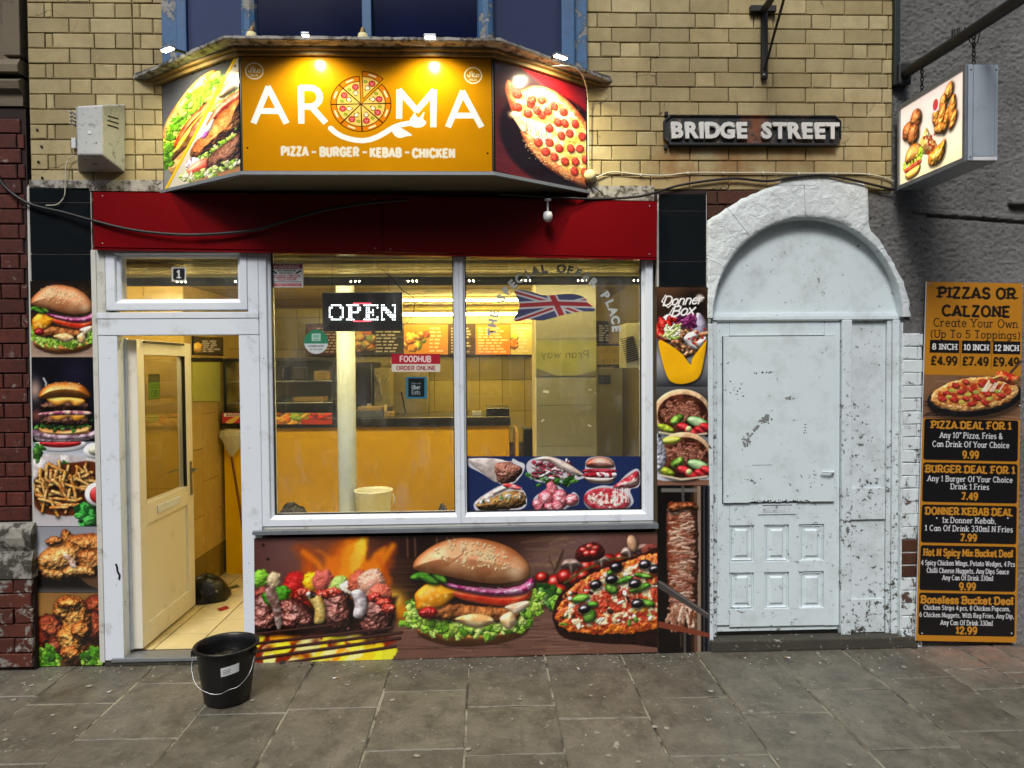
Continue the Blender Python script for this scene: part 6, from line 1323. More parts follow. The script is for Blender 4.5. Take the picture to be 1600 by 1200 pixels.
bx('front_panel', M['orange'], ct, -2.16, .165, CY, CY + .03, FZ, 1.255, bev=.002); bx('top', M['granite'], ct, -2.17, .20, CY - .05, CY + .55, 1.262, 1.335, bev=.006); bx('shadow_gap', M['wood'], ct, -2.16, .165, CY + .01, CY + .4, 1.2555, 1.2615, bev=0)
bx('end_panel', M['orange'], ct, .1655, .19, CY, CY + .5, FZ, 1.255, bev=.002); bx('side_flap', M['orange'], ct, .24, .265, CY - .12, CY + .4, FZ, 1.22, bev=.002)
bx('raised_shelf', M['granite'], ct, .0, .195, CY + .06, CY + .5, 1.336, 1.40, bev=.004)
cp = thing('steel_column', 'round pale blue white column standing just inside the window', 'column', (at(541, 600, .80).x, .80, 0)); MB().lathe([(.0, .03), (.064, .03), (.064, 2.6), (0, 2.6)], n=40).build('shaft', M['column'], cp)
lg = MB().box(-1.30, 1.1, .125, 1.0, 0, .60).build('inner_window_ledge', M['cream_card']); tag(lg, 'low ledge inside the window', kind='structure')
# inside bucket, bags
p = at(584, 800, .72); wb = thing('white_tub', 'cream white plastic tub inside the window right of the column', 'tub', (p.x, .72, .60))
MB().lathe([(0, .003), (.105, .003), (.128, .285), (.134, .29), (.134, .30), (.125, .30), (.122, .28), (.10, .012), (0, .012)], n=36).build('body', M['white_bucket'], wb)
MB().tube([(.132, 0, .27), (.142, 0, .24), (.14, 0, .20), (.128, 0, .19)], .005).build('handle_lug', M['white_bucket'], wb)
def bag(name, label, loc, sx, sy, sz, seed, cat='bag'):
    r = random.Random(seed); rows = []; n = 26
    for i in range(12):
        ph = i / 11; q = math.sin(min(1, ph * 1.02) * math.pi * .5 + .0); rad = math.cos(ph * math.pi / 2) ** .6 if i < 11 else 0.01; z = math.sin(ph * math.pi / 2) ** 1.3
        rows.append([(sx * rad * math.cos(6.283 * k / n) * (1 + .22 * (vnoise(np.array(3 * math.cos(6.283 * k / n) + seed), np.array(3 * math.sin(6.283 * k / n) + ph * 5), seed) - .5)), sy * rad * math.sin(6.283 * k / n) * (1 + .2 * (vnoise(np.array(k * .9), np.array(ph * 6), seed + 4) - .5)), .002 + sz * z * (1 + .25 * (vnoise(np.array(k * .5), np.array(ph * 4.), seed + 8) - .5))) for k in range(n)])
    rows = [[tuple(float(c) for c in v) for v in row] for row in rows]
    t = thing(name, label, cat, loc); MB().quads(rows, True, True).build('body', M['black_bag'], t); return t
p = at(458, 800, .35); bag('dark_cloth_heap', 'dark heap on the window ledge at the left of the big pane', (p.x, .36, .60), .13, .1, p.z - .60 + .045, 3, 'cloth')
p = at(692, 800, .35); bag('dark_lump', 'small dark lump on the ledge beside the window mullion', (p.x, .36, .60), .05, .06, p.z - .60 + .03, 5, 'cloth')
p = on_floor(322, 938, FZ); bag('black_bin_bag', 'crumpled black bin bag lying on the tiles just inside the doorway', (p.x - .02, p.y + .03, FZ), .19, .13, .17, 8)
# display case
dc = thing('heated_display_case', 'dark glass heated display case on the left end of the counter', 'display case', (-1.70, CY + .18, 1.336))
bx('base', M['dark'], dc, -.46, .45, -.17, .22, 0, .035); bx('top', M['dark'], dc, -.46, .45, -.14, .22, .47, .50); bx('back', M['steel'], dc, -.45, .44, .20, .22, .036, .469)
bx('lower_shelf', M['steel'], dc, -.44, .43, -.14, .19, .12, .128); bx('upper_shelf', M['steel'], dc, -.44, .43, -.12, .19, .30, .308)
for x in (-.46, .43): bx('post', M['dark'], dc, x, x + .02, -.17, -.15, .0355, .469)
MB().quads([[(x, -.165 + .03 * (z / .43) ** 2, .036 + z) for x in (-.44, .43)] for z in np.linspace(0, .43, 8)], True).build('front_glass', M['glass_case'], dc)
for (x, w_, h_, z, m_) in ((-.3, .12, .09, .309, 'greybox'), (-.08, .16, .12, .309, 'dark'), (.12, .1, .11, .309, 'dark'), (.3, .1, .08, .309, 'card'), (-.2, .3, .05, .129, 'greybox'), (.2, .26, .04, .129, 'card')): bx('tray', M[m_], dc, x - w_ / 2, x + w_ / 2, -.05, .12, z, z + h_, bev=.006)
hs = thing('food_picture_strip', 'colourful food picture strip on the front of the display case', 'sign'); sheet('print', print_heatstrip(), pq(380, 645, 519, 663, CY - .055), M['print_menu'], hs)
def warn():
    c = Cv(345, 643, 379, 662, 3, '101010'); c.rect(347, 645, 379, 661, 'a8141c'); c.rect(350, 646, 379, 651, 'c8c8b0'); draw_text(c, 'WARNING', 3.6, 366, 650.3, '701018', w=.22, fit=26); c.flat('c', [(352, 660), (366, 652), (376, 650), (364, 661)], 'c8a040'); return c
ws = thing('warning_strip', 'red warning strip on the counter end seen through the doorway', 'sign'); sheet('print', warn(), pq(345, 643, 378.5, 662, CY - .058), M['print_menu'], ws)
p0 = at(344, 665, CY - .08); wr = thing('crumpled_wrap', 'crumpled pale plastic hanging over the counter end by the doorway', 'plastic wrap', (at(362, 670, CY - .08).x, CY - .085, at(362, 690, CY - .08).z))
rows = [[(.09 * math.cos(6.283 * k / 18) * q * R.uniform(.8, 1.1), .035 * math.sin(6.283 * k / 18) * q, z + R.uniform(-.008, .008)) for k in range(18)] for z, q in ((.10, .3), (.085, 1), (.05, 1.1), (.0, .9), (-.05, .6), (-.09, .35), (-.12, .1))]
MB().quads(rows, False, True).build('sheet', plain('creased_plastic', 'b0a88c', .3, bump=.8, bscale=40, bd=.01), wr)
br = thing('mop_handle', 'thin wooden mop handle leaning on the orange counter by the doorway', 'mop'); MB().tube([at(358, 690, CY - .06), at(376, 800, CY - .10), at(388, 895, CY - .14)], .011).build('pole', M['wood'], br)
# things on and behind the counter
def dev(name, label, cat, px0, py0, px1, py1, y, dep, mat, extra=None, mesh='body', bev=.006):
    a, b = at(px0, py0, y), at(px1, py1, y); t = thing(name, label, cat, ((a.x + b.x) / 2, y, b.z)); w_, h_ = b.x - a.x, a.z - b.z
    bx(mesh, M[mat], t, -w_ / 2, w_ / 2, 0, dep, 0, h_, bev=bev); return t, w_, h_
t, w_, h_ = dev('dark_fridge', 'tall dark drinks fridge behind the counter right of the column', 'fridge', 556, 566, 584, 640, 2.55, .5, 'dark'); bx('door_edge', M['steel'], t, w_ / 2 - .02, w_ / 2 - .01, -.012, -.001, .02, h_ - .02); bx('note', M['label_white'], t, .02, .06, -.013, -.0125, .02, .06, bev=0)
t, w_, h_ = dev('wrapped_roll_stand', 'stand hung with clear wrapped bags beside the dark fridge', 'stand', 584, 575, 609, 636, 2.5, .3, 'plaster')
sc = MB(); q0 = [(R.uniform(-w_ / 2, w_ / 2), -.006, R.uniform(0, h_)) for _ in range(30)]; sc.tube(q0, .0025, 4); sc.build('string', M['cream_card'], t)
t, w_, h_ = dev('cash_box', 'grey blue metal cash box standing on the counter', 'cash box', 556, 642, 598, 667, CY + .1, .25, 'greybox'); bx('lid', M['card'], t, -w_ / 2 + .01, w_ / 2 - .01, .02, .2, h_ + .0005, h_ + .03)
t, w_, h_ = dev('open_carton', 'small open cardboard carton to the right of the cash box', 'carton', 600, 644, 614, 667, CY + .12, .15, 'card'); bx('flap', M['cream_card'], t, -w_ / 2, -w_ / 2 + .006, -.002, .15, h_ + .001, h_ + .06)
t, w_, h_ = dev('card_reader', 'low dark card reader beside the open carton', 'card reader', 616, 655, 632, 667, CY + .1, .12, 'dark'); bx('screen', M['greybox'], t, -w_ / 2 + .01, w_ / 2 - .01, -.003, -.0005, .01, .03)
t, w_, h_ = dev('takeaway_box', 'flat pale takeaway box near the right end of the counter', 'box', 687, 655, 724, 667, CY + .14, .25, 'greybox'); bx('lid', M['cream_card'], t, -w_ / 2 - .004, w_ / 2 + .004, -.004, .25, h_ - .01, h_ + .012)
t, w_, h_ = dev('paper_stack', 'white paper stack lying flat on the counter top', 'paper', 636, 662, 672, 667, CY + .05, .2, 'label_white', bev=.002); bx('upper_sheets', M['cream_card'], t, -w_ / 2 + .02, w_ / 2 + .01, .01, .19, h_ + .0005, h_ + .012)
t, w_, h_ = dev('napkin_box', 'small white napkin box on the raised right end of the counter', 'box', 738, 643, 752, 650, CY + .2, .12, 'label_white', bev=.002); bx('opening', M['dark'], t, -w_ / 4, w_ / 4, .03, .09, h_ + .0005, h_ + .001, bev=0)
t = thing('long_spatula', 'long dark spatula leaning against the kitchen wall', 'spatula'); MB().tube([at(627, 612, 2.6), at(636, 655, 2.6)], .008).build('handle', M['dark'], t); bx('blade', M['dark'], t, at(630, 650, 2.6).x, at(642, 650, 2.6).x, 2.59, 2.60, at(636, 668, 2.6).z, at(636, 652, 2.6).z)
t, w_, h_ = dev('grey_worktop_unit', 'grey plastered panel on the kitchen wall behind the counter', 'panel', 610, 565, 670, 668, 3.0, .15, 'plaster'); bx('edge', M['cream_card'], t, -w_ / 2, w_ / 2, -.01, -.0005, h_ - .02, h_)
t, w_, h_ = dev('dark_bin', 'dark bin beside the grey tiled pillar', 'bin', 819, 672, 836, 716, 1.9, .2, 'dark'); bx('lid', M['greybox'], t, -w_ / 2 - .005, w_ / 2 + .005, -.01, .21, h_ + .0005, h_ + .015)
# menu boards along the back
for (a, b, nm, lb, cv_) in ((478, 552, 0, 'orange framed menu board at the left of the row over the kitchen', print_board(3, 74, 46, '5c2c14', 9, (0, 16, 6))), (553, 630, 1, 'black menu board with kebab picture right of the column', print_board(5, 77, 46, '14100c', 8, (0, 34, 14))), (631, 700, 2, 'orange menu board with pictures, third in the row', print_board(7, 69, 46, 'b8781c', 7, (0, 40, 16))),
                            (701, 742, 3, 'narrow dark menu board beside the window mullion', print_board(9, 41, 46, '3c2410', 9)), (743, 797, 4, 'orange price list board seen through the right pane', print_board(11, 54, 46, 'c8780c', 9)), (798, 833, 5, 'cream menu board next to the grey pillar', print_board(13, 35, 46, 'c8b870', 7, (0, 10, 3)))):
    t = thing('menu_board', lb, 'menu board', group='menu boards over the kitchen'); q = pq(a, 507, b, 554, 3.08); sheet('print', cv_, q, M['print_menu'], t); bx('case', M['dark'], t, q[0].x - .005, q[1].x + .005, 3.085, 3.14, q[3].z - .01, q[0].z + .01)
t = thing('menu_board', 'dark menu board with a lit orange corner, seen through the doorway', 'menu board', group='menu boards over the kitchen'); q = [onx(303, 527, -2.172), onx(349, 527, -2.172), onx(349, 552, -2.172), onx(303, 552, -2.172)]; sheet('print', print_board(17, 46, 25, '241408', 6, (0, 12, 3)), q, M['print_menu'], t); MB().box(-2.185, -2.176, q[0].y - .01, q[1].y + .01, q[3].z - .01, q[0].z + .01).build('case', M['dark'], t)
t = thing('wall_mirror', 'pale green wall panel with a dark top bar seen through the doorway', 'panel'); q = [onx(302, 566, -2.176), onx(344, 566, -2.176), onx(344, 627, -2.176), onx(302, 627, -2.176)]; MB().add(q + [v + Vector((-.008, 0, 0)) for v in q], [(0, 1, 2, 3), (0, 4, 5, 1), (1, 5, 6, 2), (2, 6, 7, 3), (3, 7, 4, 0)]).build('panel', M['panelgreen'], t); q2 = [onx(301, 559, -2.174), onx(349, 559, -2.174), onx(349, 565, -2.174), onx(301, 565, -2.174)]; MB().add(q2 + [v + Vector((-.01, 0, 0)) for v in q2], [(0, 1, 2, 3), (0, 4, 5, 1), (1, 5, 6, 2), (2, 6, 7, 3), (3, 7, 4, 0)]).build('top_bar', M['dark'], t)
# lit lights of the shop
def tube_light(name, label, x0, x1, y, z, w=.035, mat='tube'):
    t = thing(name, label, 'light', group='strip lights on the shop ceiling'); bx('housing', M['cream_card'], t, x0 - .02, x1 + .02, y - w, y + w, z + .018, z + .045); MB().tube([(x0, y, z), (x1, y, z)], w * .45, 8).build('tube', M[mat], t); return t
tube_light('strip_light', 'strip light above the menu boards on the kitchen side', -.85, .62, 2.9, 2.275, .03)
tube_light('strip_light', 'strip light on the ceiling over the counter', -.9, .55, 1.95, 2.328, .016)
tube_light('strip_light', 'long strip light hidden behind the perforated rail at the window top', -2.70, 1.02, .318, 2.300, .024, 'tube_front')
# fridge, wall unit and boards at the right
t, w_, h_ = dev('upright_fridge', 'pale upright fridge to the right of the grey pillar', 'fridge', 931, 576, 986, 800, 1.55, .5, 'fridge'); bx('door_gap', M['dark'], t, w_ / 2 - .015, w_ / 2 - .009, -.004, -.0005, .02, h_ - .02, bev=0); bx('notice', M['greybox'], t, -w_ / 2 + .02, -.02, -.004, -.0005, h_ - .13, h_ - .05, bev=0)
for k in range(3): bx('notice_line', M['dark'], t, -w_ / 2 + .03, -.03, -.0055, -.0045, h_ - .12 + k * .025, h_ - .112 + k * .025, bev=0)
def yellow_label():
    c = Cv(0, 0, 60, 34, 2, 'b89c28'); draw_text(c, 'Aicilo', 8, 30, 13, '9a7c1c', w=.2, fit=52, mirror=True); draw_text(c, 'castle', 7, 30, 30, '9a7c1c', w=.2, fit=46, mirror=True); return c
t, w_, h_ = dev('yellow_display_box', 'yellow box with faint lettering above the upright fridge', 'box', 931, 537, 990, 573, 1.6, .3, 'dark'); sheet('print', yellow_label(), [(-w_ / 2 + .01, -.004, h_ - .02), (w_ / 2 - .03, -.004, h_ - .02), (w_ / 2 - .03, -.004, .02), (-w_ / 2 + .01, -.004, .02)], M['print_menu'], t)
t = thing('menu_board', 'small black menu board high on the right above the yellow box', 'menu board', group='menu boards over the kitchen'); q = pq(932, 503, 963, 535, 2.2); sheet('print', print_board(21, 31, 32, '14120c', 7), q, M['print_menu'], t); bx('case', M['dark'], t, q[0].x - .005, q[1].x + .005, 2.205, 2.25, q[3].z - .01, q[0].z + .01)
t, w_, h_ = dev('air_unit', 'cream air unit with slanted grille at the right edge of the window', 'air conditioner', 978, 505, 1003, 575, .45, .25, 'fridge')
for k in range(12): o = bx('louvre', M['dark'], t, -w_ / 2 + .01, w_ / 2 - .004, -.008, -.001, .05 + k * .014, .055 + k * .014, bev=0); o.rotation_euler = (0, -.25, 0)

# ================================================================ OPEN sign and stickers on the glass
op = thing('open_sign', 'black hanging LED sign reading OPEN in white dots', 'sign')
a, b = at(503, 457, .13), at(629, 517, .13); bx('panel', M['dark'], op, a.x, b.x, .13, .16, b.z, a.z, bev=.004)
bx('bezel', M['seal'], op, a.x + .004, b.x - .004, .1285, .1297, b.z + .004, b.z + .010, bev=0)
bm5 = {'O': ['0111110', '1100011', '1000001', '1000001', '1000001', '1100011', '0111110'], 'P': ['1111110', '0110011', '0110011', '0111110', '0110000', '0110000', '1111000'], 'E': ['1111111', '0110001', '0110100', '0111100', '0110100', '0110001', '1111111'], 'N': ['1100011', '1110001', '1111001', '1011101', '1001111', '1000111', '1100011']}
ld = MB()
for i, ch in enumerate('OPEN'):
    for r_ in range(7):
        for c_ in range(7):
            if bm5[ch][r_][c_] == '1':
                q = at(515 + i * 27.2 + c_ * 3.4, 477 + r_ * 3.7, .128); ld.lathe([(.0036, 0), (.0026, -.003), (0.0001, -.004)], (q.x, .1285, q.z), 6, axis='y')
tag(ld.build('led_dots', M['led'], op), kind='stuff')
ld = MB()
for yy in (474, 502):
    for k in range(9): q = at(553 + k * 3.2, yy, .128); ld.lathe([(.0034, 0), (.0026, -.003), (0.0001, -.004)], (q.x, .1285, q.z), 6, axis='y')
tag(ld.build('red_led_dots', M['led_red'], op), kind='stuff')
for px in (519, 607): MB().tube([at(px, 456, .145), at(px, 398, .145)], .0012, 4).build('hanging_cord', M['cable_black'], op)
MB().tube([at(596, 420, .15), at(612, 434, .15), at(630, 455, .15), at(645, 463, .15), at(648, 475, .15), at(645, 492, .15), at(636, 505, .15), at(629, 508, .15)], .003, 6).build('power_cable', M['cable_black'], op)
def warn_sticker():
    c = Cv(421, 411, 474, 449, 3, 'c8ccd0'); c.rect(423, 413, 472, 420, 'a01c2c'); draw_text(c, 'WARNING', 4.8, 447.5, 418.8, 'e8e8e8', w=.2, fit=42)
    draw_text(c, 'THESE PREMISES ARE', 2.3, 447.5, 424, '282828', w=.2, fit=30); draw_text(c, 'PROTECTED BY', 2.3, 447.5, 428, '282828', w=.2, fit=22); c.line([(425, 423), (432, 427)], 2.4, '202020'); c.line([(463, 427), (470, 423)], 2.4, '202020')
    draw_text(c, 'CLOSED CIRCUIT', 3.8, 447.5, 433.5, 'a01c2c', w=.2, fit=44); draw_text(c, 'TELEVISION', 3.8, 447.5, 438, 'a01c2c', w=.2, fit=31); c.rect(424, 440, 471, 440.8, '303030'); c.rect(424, 443, 471, 447, 'b02838'); draw_text(c, 'IN OPERATION 24 HOURS', 2, 447.5, 446, 'e8d8d8', w=.2, fit=42); return c
def green_sticker():
    c = Cv(474, 514, 514, 554, 3, '2c7c5c'); w = c.win(474, 537, 514, 554); c.put(w[:2], np.ones(w[2].shape), hexc('c4cccc'))
    c.rect(487, 521, 501, 533, 'a8c8b8', 1); c.rect(489, 523, 499, 528, '7ab09c'); draw_text(c, 'SCORES', 2, 494, 532, '406c58', w=.2, fit=10); draw_text(c, 'HYGIENE RATED', 2.4, 494, 542, '303438', w=.2, fit=24); draw_text(c, 'ON THE DOOR', 2, 494, 547, '505458', w=.2, fit=20)
    X, Y = np.meshgrid(c.xs, c.ys); return c, ((X - 494) ** 2 + (Y - 534) ** 2 < 18.8 ** 2).astype(float)
def food_sticker():
    c = Cv(612, 553, 688, 581, 3, 'a8182c'); w = c.win(612, 569, 689, 582); c.put(w[:2], np.ones(w[2].shape), hexc('d0c8bc')); draw_text(c, 'FOODHUB', 8.4, 649, 565, 'e8d4d0', w=.22, fit=50, sq=True); draw_text(c, '.com', 2.4, 670, 568, 'e0b8b8', w=.16, fit=8); draw_text(c, 'ORDER ONLINE', 5.8, 650, 578, '8c1c2c', w=.22, fit=62, sq=True); return c
def uber_sticker():
    c = Cv(634, 589, 667, 623, 3, '2c7088'); c.rect(638, 591, 663, 620, '0c1216'); draw_text(c, 'Order now', 2.4, 650, 600, '8ca0a8', w=.16, fit=15); draw_text(c, 'Uber', 6.2, 650, 608, 'b8c8cc', w=.14, fit=14); draw_text(c, 'Eats', 6.2, 650, 616, '98a8ac', w=.14, fit=14); return c
GY = .0415
t = thing('cctv_warning_sticker', 'white and red closed circuit television warning sticker in the upper left of the window', 'sticker'); sheet('print', warn_sticker(), pq(421, 411, 474, 449, GY), M['sticker'], t)
g, kp = green_sticker(); t = thing('round_green_sticker', 'round green and white sticker on the window below the OPEN sign', 'sticker'); sheet('print', g, pq(474, 514, 514, 554, GY), M['sticker'], t, keep=kp)
t = thing('order_online_sticker', 'dark red sticker reading ORDER ONLINE on the window', 'sticker'); sheet('print', food_sticker(), pq(612, 553, 688, 581, GY), M['sticker'], t)
t = thing('square_delivery_sticker', 'small black sticker with blue border under the red one', 'sticker'); sheet('print', uber_sticker(), pq(634, 589, 667, 623, GY), M['sticker'], t)
t = thing('food_poster', 'navy blue printed strip with six foods along the foot of the right pane', 'poster'); sheet('print', print_strip(), pq(728, 713, 1003.5, 803, GY), M['print'], t)
# arched lettering
wl = thing('window_lettering', 'pale lettering arched across the right pane reading THE SPECIAL OFFER PLACE', 'lettering')
s_ = 'THE SPECIAL OFFER PLACE'; n_ = len(s_)
for i, ch in enumerate(s_):
    if ch == ' ': continue
    a_ = math.radians(181 - i * (181 - 2) / (n_ - 1)); q = at(866 + 91 * math.cos(a_), 517 - 92 * math.sin(a_), GY)
    ro = a_ - math.pi / 2; o = font_mesh(ch, .050, M['vinyl'], 'letter', wl, (q.x, GY, q.z), (math.pi / 2, -ro, 0), bold=.0035)
def flag():
    c = Cv(800, 452, 932, 504, 2.6, '3c4060'); X, Y = np.meshgrid(c.xs, c.ys); c.tint(14, .1, 5)
    W_, Rd = 'a8a8ac', '8c2c30'
    for a, b in (((800, 455), (935, 500)), ((803, 503), (925, 466))): c.line([a, ((a[0] + b[0]) / 2, (a[1] + b[1]) / 2 - 3), b], 9, W_); c.line([a, ((a[0] + b[0]) / 2, (a[1] + b[1]) / 2 - 3), b], 3.5, Rd)
    c.line([(800, 478), (868, 474), (932, 476)], 12, W_); c.line([(860, 458), (880, 496)], 15, W_); c.line([(800, 478), (868, 474), (932, 476)], 6.5, Rd); c.line([(860, 456), (880, 498)], 8.5, Rd)
    f, _, _ = c.shape('c', [(805, 454), (830, 456), (852, 462), (890, 459), (912, 464), (918, 472), (930, 485), (905, 487), (880, 492), (850, 500), (826, 499), (803, 501), (812, 478)]); return c, (f(X, Y) < 0).astype(float)
g, kp = flag(); t = thing('flag_sticker', 'waving red, white and blue union flag sticker under the arched lettering', 'sticker'); sheet('print', g, pq(800, 452, 932, 504, GY), M['sticker'], t, keep=kp)

# ================================================================ posters on the wall
def poster(name, label, fn, quad, mat='print', th=.004, y=-.006):
    t = thing(name, label, 'poster'); q = [at(a, b, y) for a, b in quad]; sheet('print', fn(), q, M[mat], t)
    MB().prism([(v.x, v.z) for v in q], y + .0006, y + th).build('backing', M['alu'], t); return t
poster('food_poster', 'burger poster at the top of the left strip, below the black tiles', print_left1, [(47, 439), (149, 439), (151, 558), (49, 558)])
poster('food_poster', 'double stacked burger poster on black, second in the left strip', print_left2, [(49, 559), (151, 559), (153, 689), (51, 690)])
poster('food_poster', 'chips with ketchup poster in the middle of the left strip', print_left3, [(51, 691), (153, 690), (157, 822), (54, 822)])
poster('food_poster', 'fried chicken strips poster, fourth in the left strip', print_left4, [(54, 823), (157, 823), (159, 926), (56, 925)])
poster('food_poster', 'fried drumstick poster at the foot of the left strip', print_left5, [(56, 926), (159, 927), (161, 1039), (59, 1041)])
poster('food_poster', 'donner box poster with a yellow carton right of the window', print_right1, [(1026, 449), (1106, 449), (1106, 603), (1026, 603)])
poster('food_poster', 'two cut kebab wraps poster below the yellow carton one', print_right2, [(1026, 604), (1106, 604), (1108, 758), (1027, 758)])
poster('food_poster', 'tall doner spit poster beside the white door', print_right3, [(1027, 759), (1109, 759), (1109, 1020), (1029, 1021)])
poster('food_banner', 'wide banner of kebab skewers, burger and pizza under the shop window', print_banner, [(397, 841), (1027, 831), (1027, 1019), (398, 1036)], y=-.008)
tape = thing('white_spacer_strip', 'thin white strip between the tiles and the left poster column', 'trim strip'); quad_board('strip', [(42, 292), (45.5, 292), (58, 1040), (55, 1040)], -.002, .02, M['grout'], tape)

mbd = thing('price_board', 'tall yellow and black price board for pizzas and meal deals', 'menu board')
q = [at(1448, 440, -.03), at(1598, 443, -.03), at(1588, 1004, -.03), at(1431, 1001, -.03)]
sheet('print', print_menu(), q, M['print_matt'], mbd); MB().prism([(v.x, v.z) for v in q], -.0292, -.020).build('board', M['upvc'], mbd)
for px, py in ((1453, 444), (1598, 448), (1441, 990), (1581, 990), (1464, 810), (1575, 810), (1594, 634)):
    v = at(px, py, -.031); MB().lathe([(.0065, 0), (.005, -.003), (.0001, -.004)], (v.x, -.0302, v.z), 12, axis='y').build('screw', M['alu'], mbd)
# ================================================================ arched doorway
ad = thing('arched_doorway', 'white painted arched doorway with an old white door, right of the shop', 'doorway')
ACX, ACZ, ARX, ARZ = 1.955, 2.035, .583, .597
OUT = [(1.338, 2.0), (1.338, 2.618), (1.553, 2.752), (1.767, 2.836), (1.865, 2.888), (2.05, 2.872), (2.318, 2.835), (2.331, 2.56), (2.40, 2.49), (2.479, 2.366), (2.545, 2.24), (2.58, 2.132), (2.592, 2.0)]
def outer(th):
    dx, dz = math.cos(th), math.sin(th); best = None
    for (ax, az), (bx_, bz) in zip(OUT[:-1], OUT[1:]):
        ex, ez = bx_ - ax, bz - az; den = dx * ez - dz * ex
        if abs(den) < 1e-9: continue
        t = ((ax - ACX) * ez - (az - ACZ) * ex) / den; u = ((ax - ACX) * dz - (az - ACZ) * dx) / den
        if t > 0 and -.001 <= u <= 1.001: best = t
    return best or .62
cuts = [180, 150, 127, 92, 58, 42, 0]
for ci, (a0, a1) in enumerate(zip(cuts[:-1], cuts[1:])):
    mb = MB(); rows = []; n_ = max(6, int(abs(a1 - a0) / 2.2)); g = .12 if ci else 0
    ths = [math.radians(a0 - g + (a1 - a0 + 2 * g) * k / n_) for k in range(n_ + 1)]; J = 9
    for th in ths:
        ri = math.hypot(ARX * math.cos(th), ARZ * math.sin(th)); ix, iz = ACX + ARX * math.cos(th), ACZ + ARZ * math.sin(th); ro = outer(th) + R.uniform(-.004, .004) * (0 if ri > outer(th) - .03 else 1)
        ox, oz = ACX + ro * math.cos(th), ACZ + ro * math.sin(th); row = [(ix, .070, iz), (ix, .0, iz)]
        for j in range(J + 1):
            t = j / J; x_, z_ = ix + (ox - ix) * t, iz + (oz - iz) * t; y_ = -.005 - .010 * float(fbm(np.array(x_), np.array(z_), .09, 3, 3)) + (.006 if j in (0, J) else 0)
            row.append((x_, y_, z_))
        row.append((ox, .06, oz)); rows.append(row)
    mb.quads(rows, True); mb.add(rows[0], [tuple(range(len(rows[0])))]); mb.add(rows[-1], [tuple(range(len(rows[-1])))[::-1]]); mb.build('arch_stone', M['white_wall'], ad)
YD = .062
def Q(px, py, y=YD): v = at(px, py, y); return v.x, v.z
# lunette
lun = [(ACX + (ARX + .01) * math.cos(math.radians(a)), ACZ + (ARZ + .01) * math.sin(math.radians(a))) for a in range(0, 181, 5)]
MB().prism(lun, YD, YD + .02).build('lunette_board', M['white_old'], ad)
xl, xr = Q(1117, 700)[0] - .02, Q(1409, 700)[0] + .02
bx('head_rail', M['white_old'], ad, xl, xr, YD - .028, YD + .02, Q(1260, 500)[1], Q(1260, 494)[1], bev=.003); bx('head_bead', M['white_old'], ad, xl, xr, YD - .014, YD - .0005, Q(1260, 493.7)[1], Q(1260, 491)[1] + .006, bev=.002)
bx('jamb', M['white_chip'], ad, Q(1390, 700)[0], xr, YD - .03, YD + .02, .073, Q(1260, 500.5)[1], bev=.004); bx('jamb_bead', M['white_chip'], ad, Q(1383, 700)[0], Q(1389.5, 700)[0], YD - .018, YD + .02, .073, Q(1260, 500.5)[1], bev=.003)
bx('mullion_post', M['white_chip'], ad, Q(1311.5, 700)[0], Q(1326.5, 700)[0], YD - .035, YD + .02, .073, Q(1260, 500.5)[1], bev=.006)
bx('jamb', M['white_chip'], ad, xl, Q(1118, 700)[0] + .004, YD - .018, YD + .02, .073, Q(1260, 500.5)[1], bev=.004)
sx0, sx1 = Q(1327, 700)[0], Q(1382.5, 700)[0]
bx('side_panel', M['white_chip'], ad, sx0, sx1, YD, YD + .02, .076, Q(1260, 501)[1], bev=0)
bx('side_board', M['white_chip'], ad, sx0 + .003, sx1 - .002, YD - .014, YD - .0005, Q(1350, 811)[1], Q(1350, 762)[1], bev=.003)
bx('side_foot', M['white_chip'], ad, sx0 + .003, sx1 - .002, YD - .010, YD - .0005, .078, Q(1350, 975 - 40)[1], bev=.003)
# the door itself
dd = bx('door', M['white_old'], ad, Q(1119, 700)[0], Q(1310, 700)[0], YD + .004, YD + .03, .098, Q(1210, 502)[1], bev=0)
def dp(nm, a, b, c, d, y0, y1, mat='white_old', bev=.003): (x0, z1_), (x1, z0_) = Q(a, b), Q(c, d); return bx(nm, M[mat], dd, x0, x1, YD + y0, YD + y1, z0_, z1_, bev=bev)
dp('stile', 1119.5, 502.5, 1139, 976, -.010, .0035); dp('stile', 1287.5, 502.5, 1309.5, 976, -.010, .0035)
dp('cross_rail', 1139.3, 502.5, 1287.2, 524, -.010, .0035); dp('cross_rail', 1139.3, 784, 1287.2, 818.5, -.010, .0035); dp('cross_rail', 1139.3, 877.5, 1287.2, 892, -.010, .0035); dp('cross_rail', 1139.3, 951.5, 1287.2, 976, -.010, .0035)
for a, b in ((1176.8, 1193.5), (1231.8, 1247.5)): dp('muntin', a, 818.8, b, 877.2, -.010, .0035); dp('muntin', a, 892.3, b, 951.2, -.010, .0035)
for cx in (1157.8, 1212.7, 1267.4):
    for cy in (848, 921.8):
        (x0, z1_), (x1, z0_) = Q(cx - 18.2, cy - 28.8), Q(cx + 18.2, cy + 28.8); rows = []
        for ins, y in ((.0, .0035), (.003, .0034), (.010, -.005), (.018, .0035), (.030, .0035), (.040, -.007)): rows.append([(x0 + ins, YD + y, z0_ + ins), (x1 - ins, YD + y, z0_ + ins), (x1 - ins, YD + y, z1_ - ins), (x0 + ins, YD + y, z1_ - ins)])
        mb = MB().quads(rows, False, True); mb.add(rows[-1], [(0, 1, 2, 3)]); mb.build('raised_panel', M['white_old'], dd)
